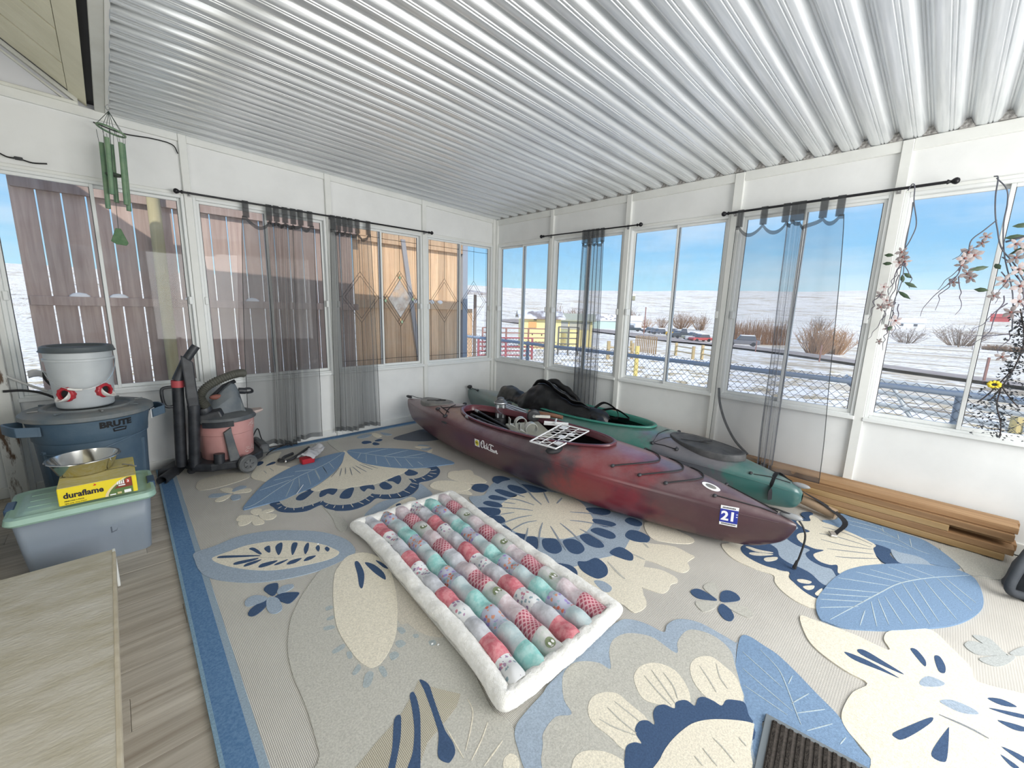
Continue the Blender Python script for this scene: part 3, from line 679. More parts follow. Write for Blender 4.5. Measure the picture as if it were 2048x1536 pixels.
def tree(name, c, h, wd, n, mt, label, trunk=0, cat='tree', group=None):
    rnd = random.Random(int(c[0]*13+c[1]*7)); z = tz(*c)
    root = empty(name, (*c, z), label, cat, group)
    m = MB(); twigs(m, (c[0], c[1], z+trunk*.4), h-trunk*.4, wd, n, rnd, .011*h); m.obj('twigs', mt, root, kind='stuff')
    m = MB(); m.tube([(c[0], c[1], z-.2), (c[0]+.02*h, c[1], z+h*.3), (c[0], c[1]+.02*h, z+h*.55)], [.028*h, .022*h, .01*h], 6); m.obj('trunk', TWIGD, root)
for nm, c, h, wd, n, mt, lb, tk in (
    ('bare_tree', (176, 76), 8.5, 6.5, 90, TWIG, 'widest round bare tree above the parked cars', 1.0),
    ('bare_tree', (178, 86), 6.0, 4, 50, TWIG, 'small bare tree just left of the widest round one', .8),
    ('bare_tree', (172, 66), 7.5, 5, 60, TWIG, 'bare tree just right of the widest round one', .8),
    ('bare_tree', (170, 98), 9.5, 5.5, 60, TWIG, 'tall bare tree behind the utility pole', 1.5),
    ('bare_tree', (168, 88), 5.5, 5.5, 50, TWIGR, 'low reddish bare tree right of the utility pole', .5),
    ('bare_tree', (128, 97), 8.5, 4.5, 60, TWIG, 'bare tree above the roof of the green barn', 1.5),
    ('bare_tree', (92, 76), 8, 3.2, 50, TWIG, 'bare tree rising behind the arched shed', 1.5),
    ('bare_tree', (147, -7), 6.2, 6, 80, TWIGD, 'dark lone bare tree on the plain, right window', .8),
    ('bare_tree', (150, 2.5), 5.2, 5, 60, TWIGD, 'dark bare brush left of the lone tree on the plain', .5),
    ('bare_tree', (48, 4.7), 3.6, 2.0, 110, TWIGR, 'large reddish brush beside the road, left of the widest post', .2),
    ('bare_tree', (56, 4.2), 3.4, 2.2, 110, TWIGR, 'large reddish brush touching the widest post', .2),
    ('bare_tree', (225, 35), 7, 6, 50, TWIGD, 'distant dark brush seen above the reddish brush', .5)):
    tree(nm, c, h, wd, n, mt, lb, tk)
hd = empty('brown_hedge', (88, 21, tz(88, 21)), 'tall brown hedge seen through the big sheer curtain', 'hedge')
m = MB(); rnd = random.Random(4)
for i in range(14):
    p = Vector((82.4, 24.5, 0)).lerp(Vector((93.5, 18, 0)), i/13); twigs(m, (p.x, p.y, tz(p.x, p.y)), 5.6, 1.1, 34, rnd, .04)
m.obj('twigs', TWIGR, hd, kind='stuff')
hd = empty('low_hedge', (136, -14, tz(136, -14)), 'long low brown hedge across the plain at the right edge', 'hedge')
m = MB()
for i in range(26):
    p = Vector((140.7, -11.2, 0)).lerp(Vector((129, -19.5, 0)), i/25); twigs(m, (p.x, p.y, tz(p.x, p.y)-.2), 1.7, 1.0, 26, rnd, .05)
m.obj('twigs', TWIG, hd, kind='stuff')
# ---- parked cars
def car(c, ang, l, wd, h, col_, label, cat='car', truck=False):
    z = tz(*c)+.1; root = empty('pickup_truck' if truck else 'parked_car', (*c, z), label, cat)
    M = Matrix.Rotation(ang, 3, 'Z'); T = lambda x, y, zz: Vector((c[0], c[1], z))+M @ Vector((x, y, zz)); mt = mat('car_paint', col_, .35)
    m = MB(); hl, hw = l/2, wd/2
    m.hexa([T(-hl, -hw, .3), T(hl, -hw, .3), T(hl, hw, .3), T(-hl, hw, .3), T(-hl, -hw, h*.58), T(hl*.98, -hw, h*.55), T(hl*.98, hw, h*.55), T(-hl, hw, h*.58)]); m.obj('body', mt, root, bevel=.12)
    a, b = (-hl*.15, hl*.45) if truck else (-hl*.8, hl*.35)
    m = MB(); m.hexa([T(a, -hw*.95, h*.56), T(b, -hw*.95, h*.56), T(b, hw*.95, h*.56), T(a, hw*.95, h*.56), T(a+.25, -hw*.8, h), T(b-.5, -hw*.8, h), T(b-.5, hw*.8, h), T(a+.25, hw*.8, h)]); m.obj('cabin', DGL, root, bevel=.08)
    m = MB(); m.hexa([T(a+.25, -hw*.8, h), T(b-.5, -hw*.8, h), T(b-.5, hw*.8, h), T(a+.25, hw*.8, h), T(a+.3, -hw*.78, h+.09), T(b-.55, -hw*.78, h+.09), T(b-.55, hw*.78, h+.09), T(a+.3, hw*.78, h+.09)]); m.obj('snowy_roof', SNOWP, root)
    for sx in (-.62, .62):
        for sy in (-1, 1):
            m = MB(); m.tube([T(hl*sx, hw*sy*.8, .33), T(hl*sx, hw*sy*1.02, .33)], .34, 10); m.obj('wheel', BLACKP, root)
for px, c, l, h, col_, lb, tk in (
    (0, (118.5, 66.3), 5.2, 2.0, (.07, .09, .1), 'dark pickup truck in front of the white shop building', True), (1, (116.5, 59.5), 4.6, 1.6, (.1, .1, .11), 'dark car right of the utility pole', False),
    (2, (113, 56), 4.4, 1.5, (.25, .25, .26), 'grey snowy car, second right of the utility pole', False), (3, (110, 53), 4.4, 1.5, (.12, .13, .16), 'dark blue snowy car left of the third window\'s mullion', False),
    (4, (100.5, 44.5), 3.2, 2.0, (.75, .45, .06), 'small yellow machine parked right of the third window\'s mullion', False), (5, (97, 41.5), 4.8, 1.7, (.12, .13, .15), 'dark car right of the yellow machine', False),
    (6, (93.5, 38), 5.4, 2.3, (.09, .1, .11), 'tall black pickup truck in the row of cars', True), (7, (90.5, 35), 4.6, 1.6, (.45, .42, .3), 'tan car right of the tall black pickup truck', False),
    (8, (86.5, 32.5), 4.6, 1.6, (.5, .5, .52), 'silver car near the right end of the row', False), (9, (83.8, 30.6), 4.4, 1.5, (.5, .1, .1), 'red car at the right end of the row', False),
    (10, (72, 19.0), 5.0, 1.7, (.2, .2, .22), 'grey car behind the big sheer curtain', False)):
    car(c, 2.28+.3*math.sin(px*3), l, 1.9, h, col_, lb, 'truck' if tk else 'car', tk)
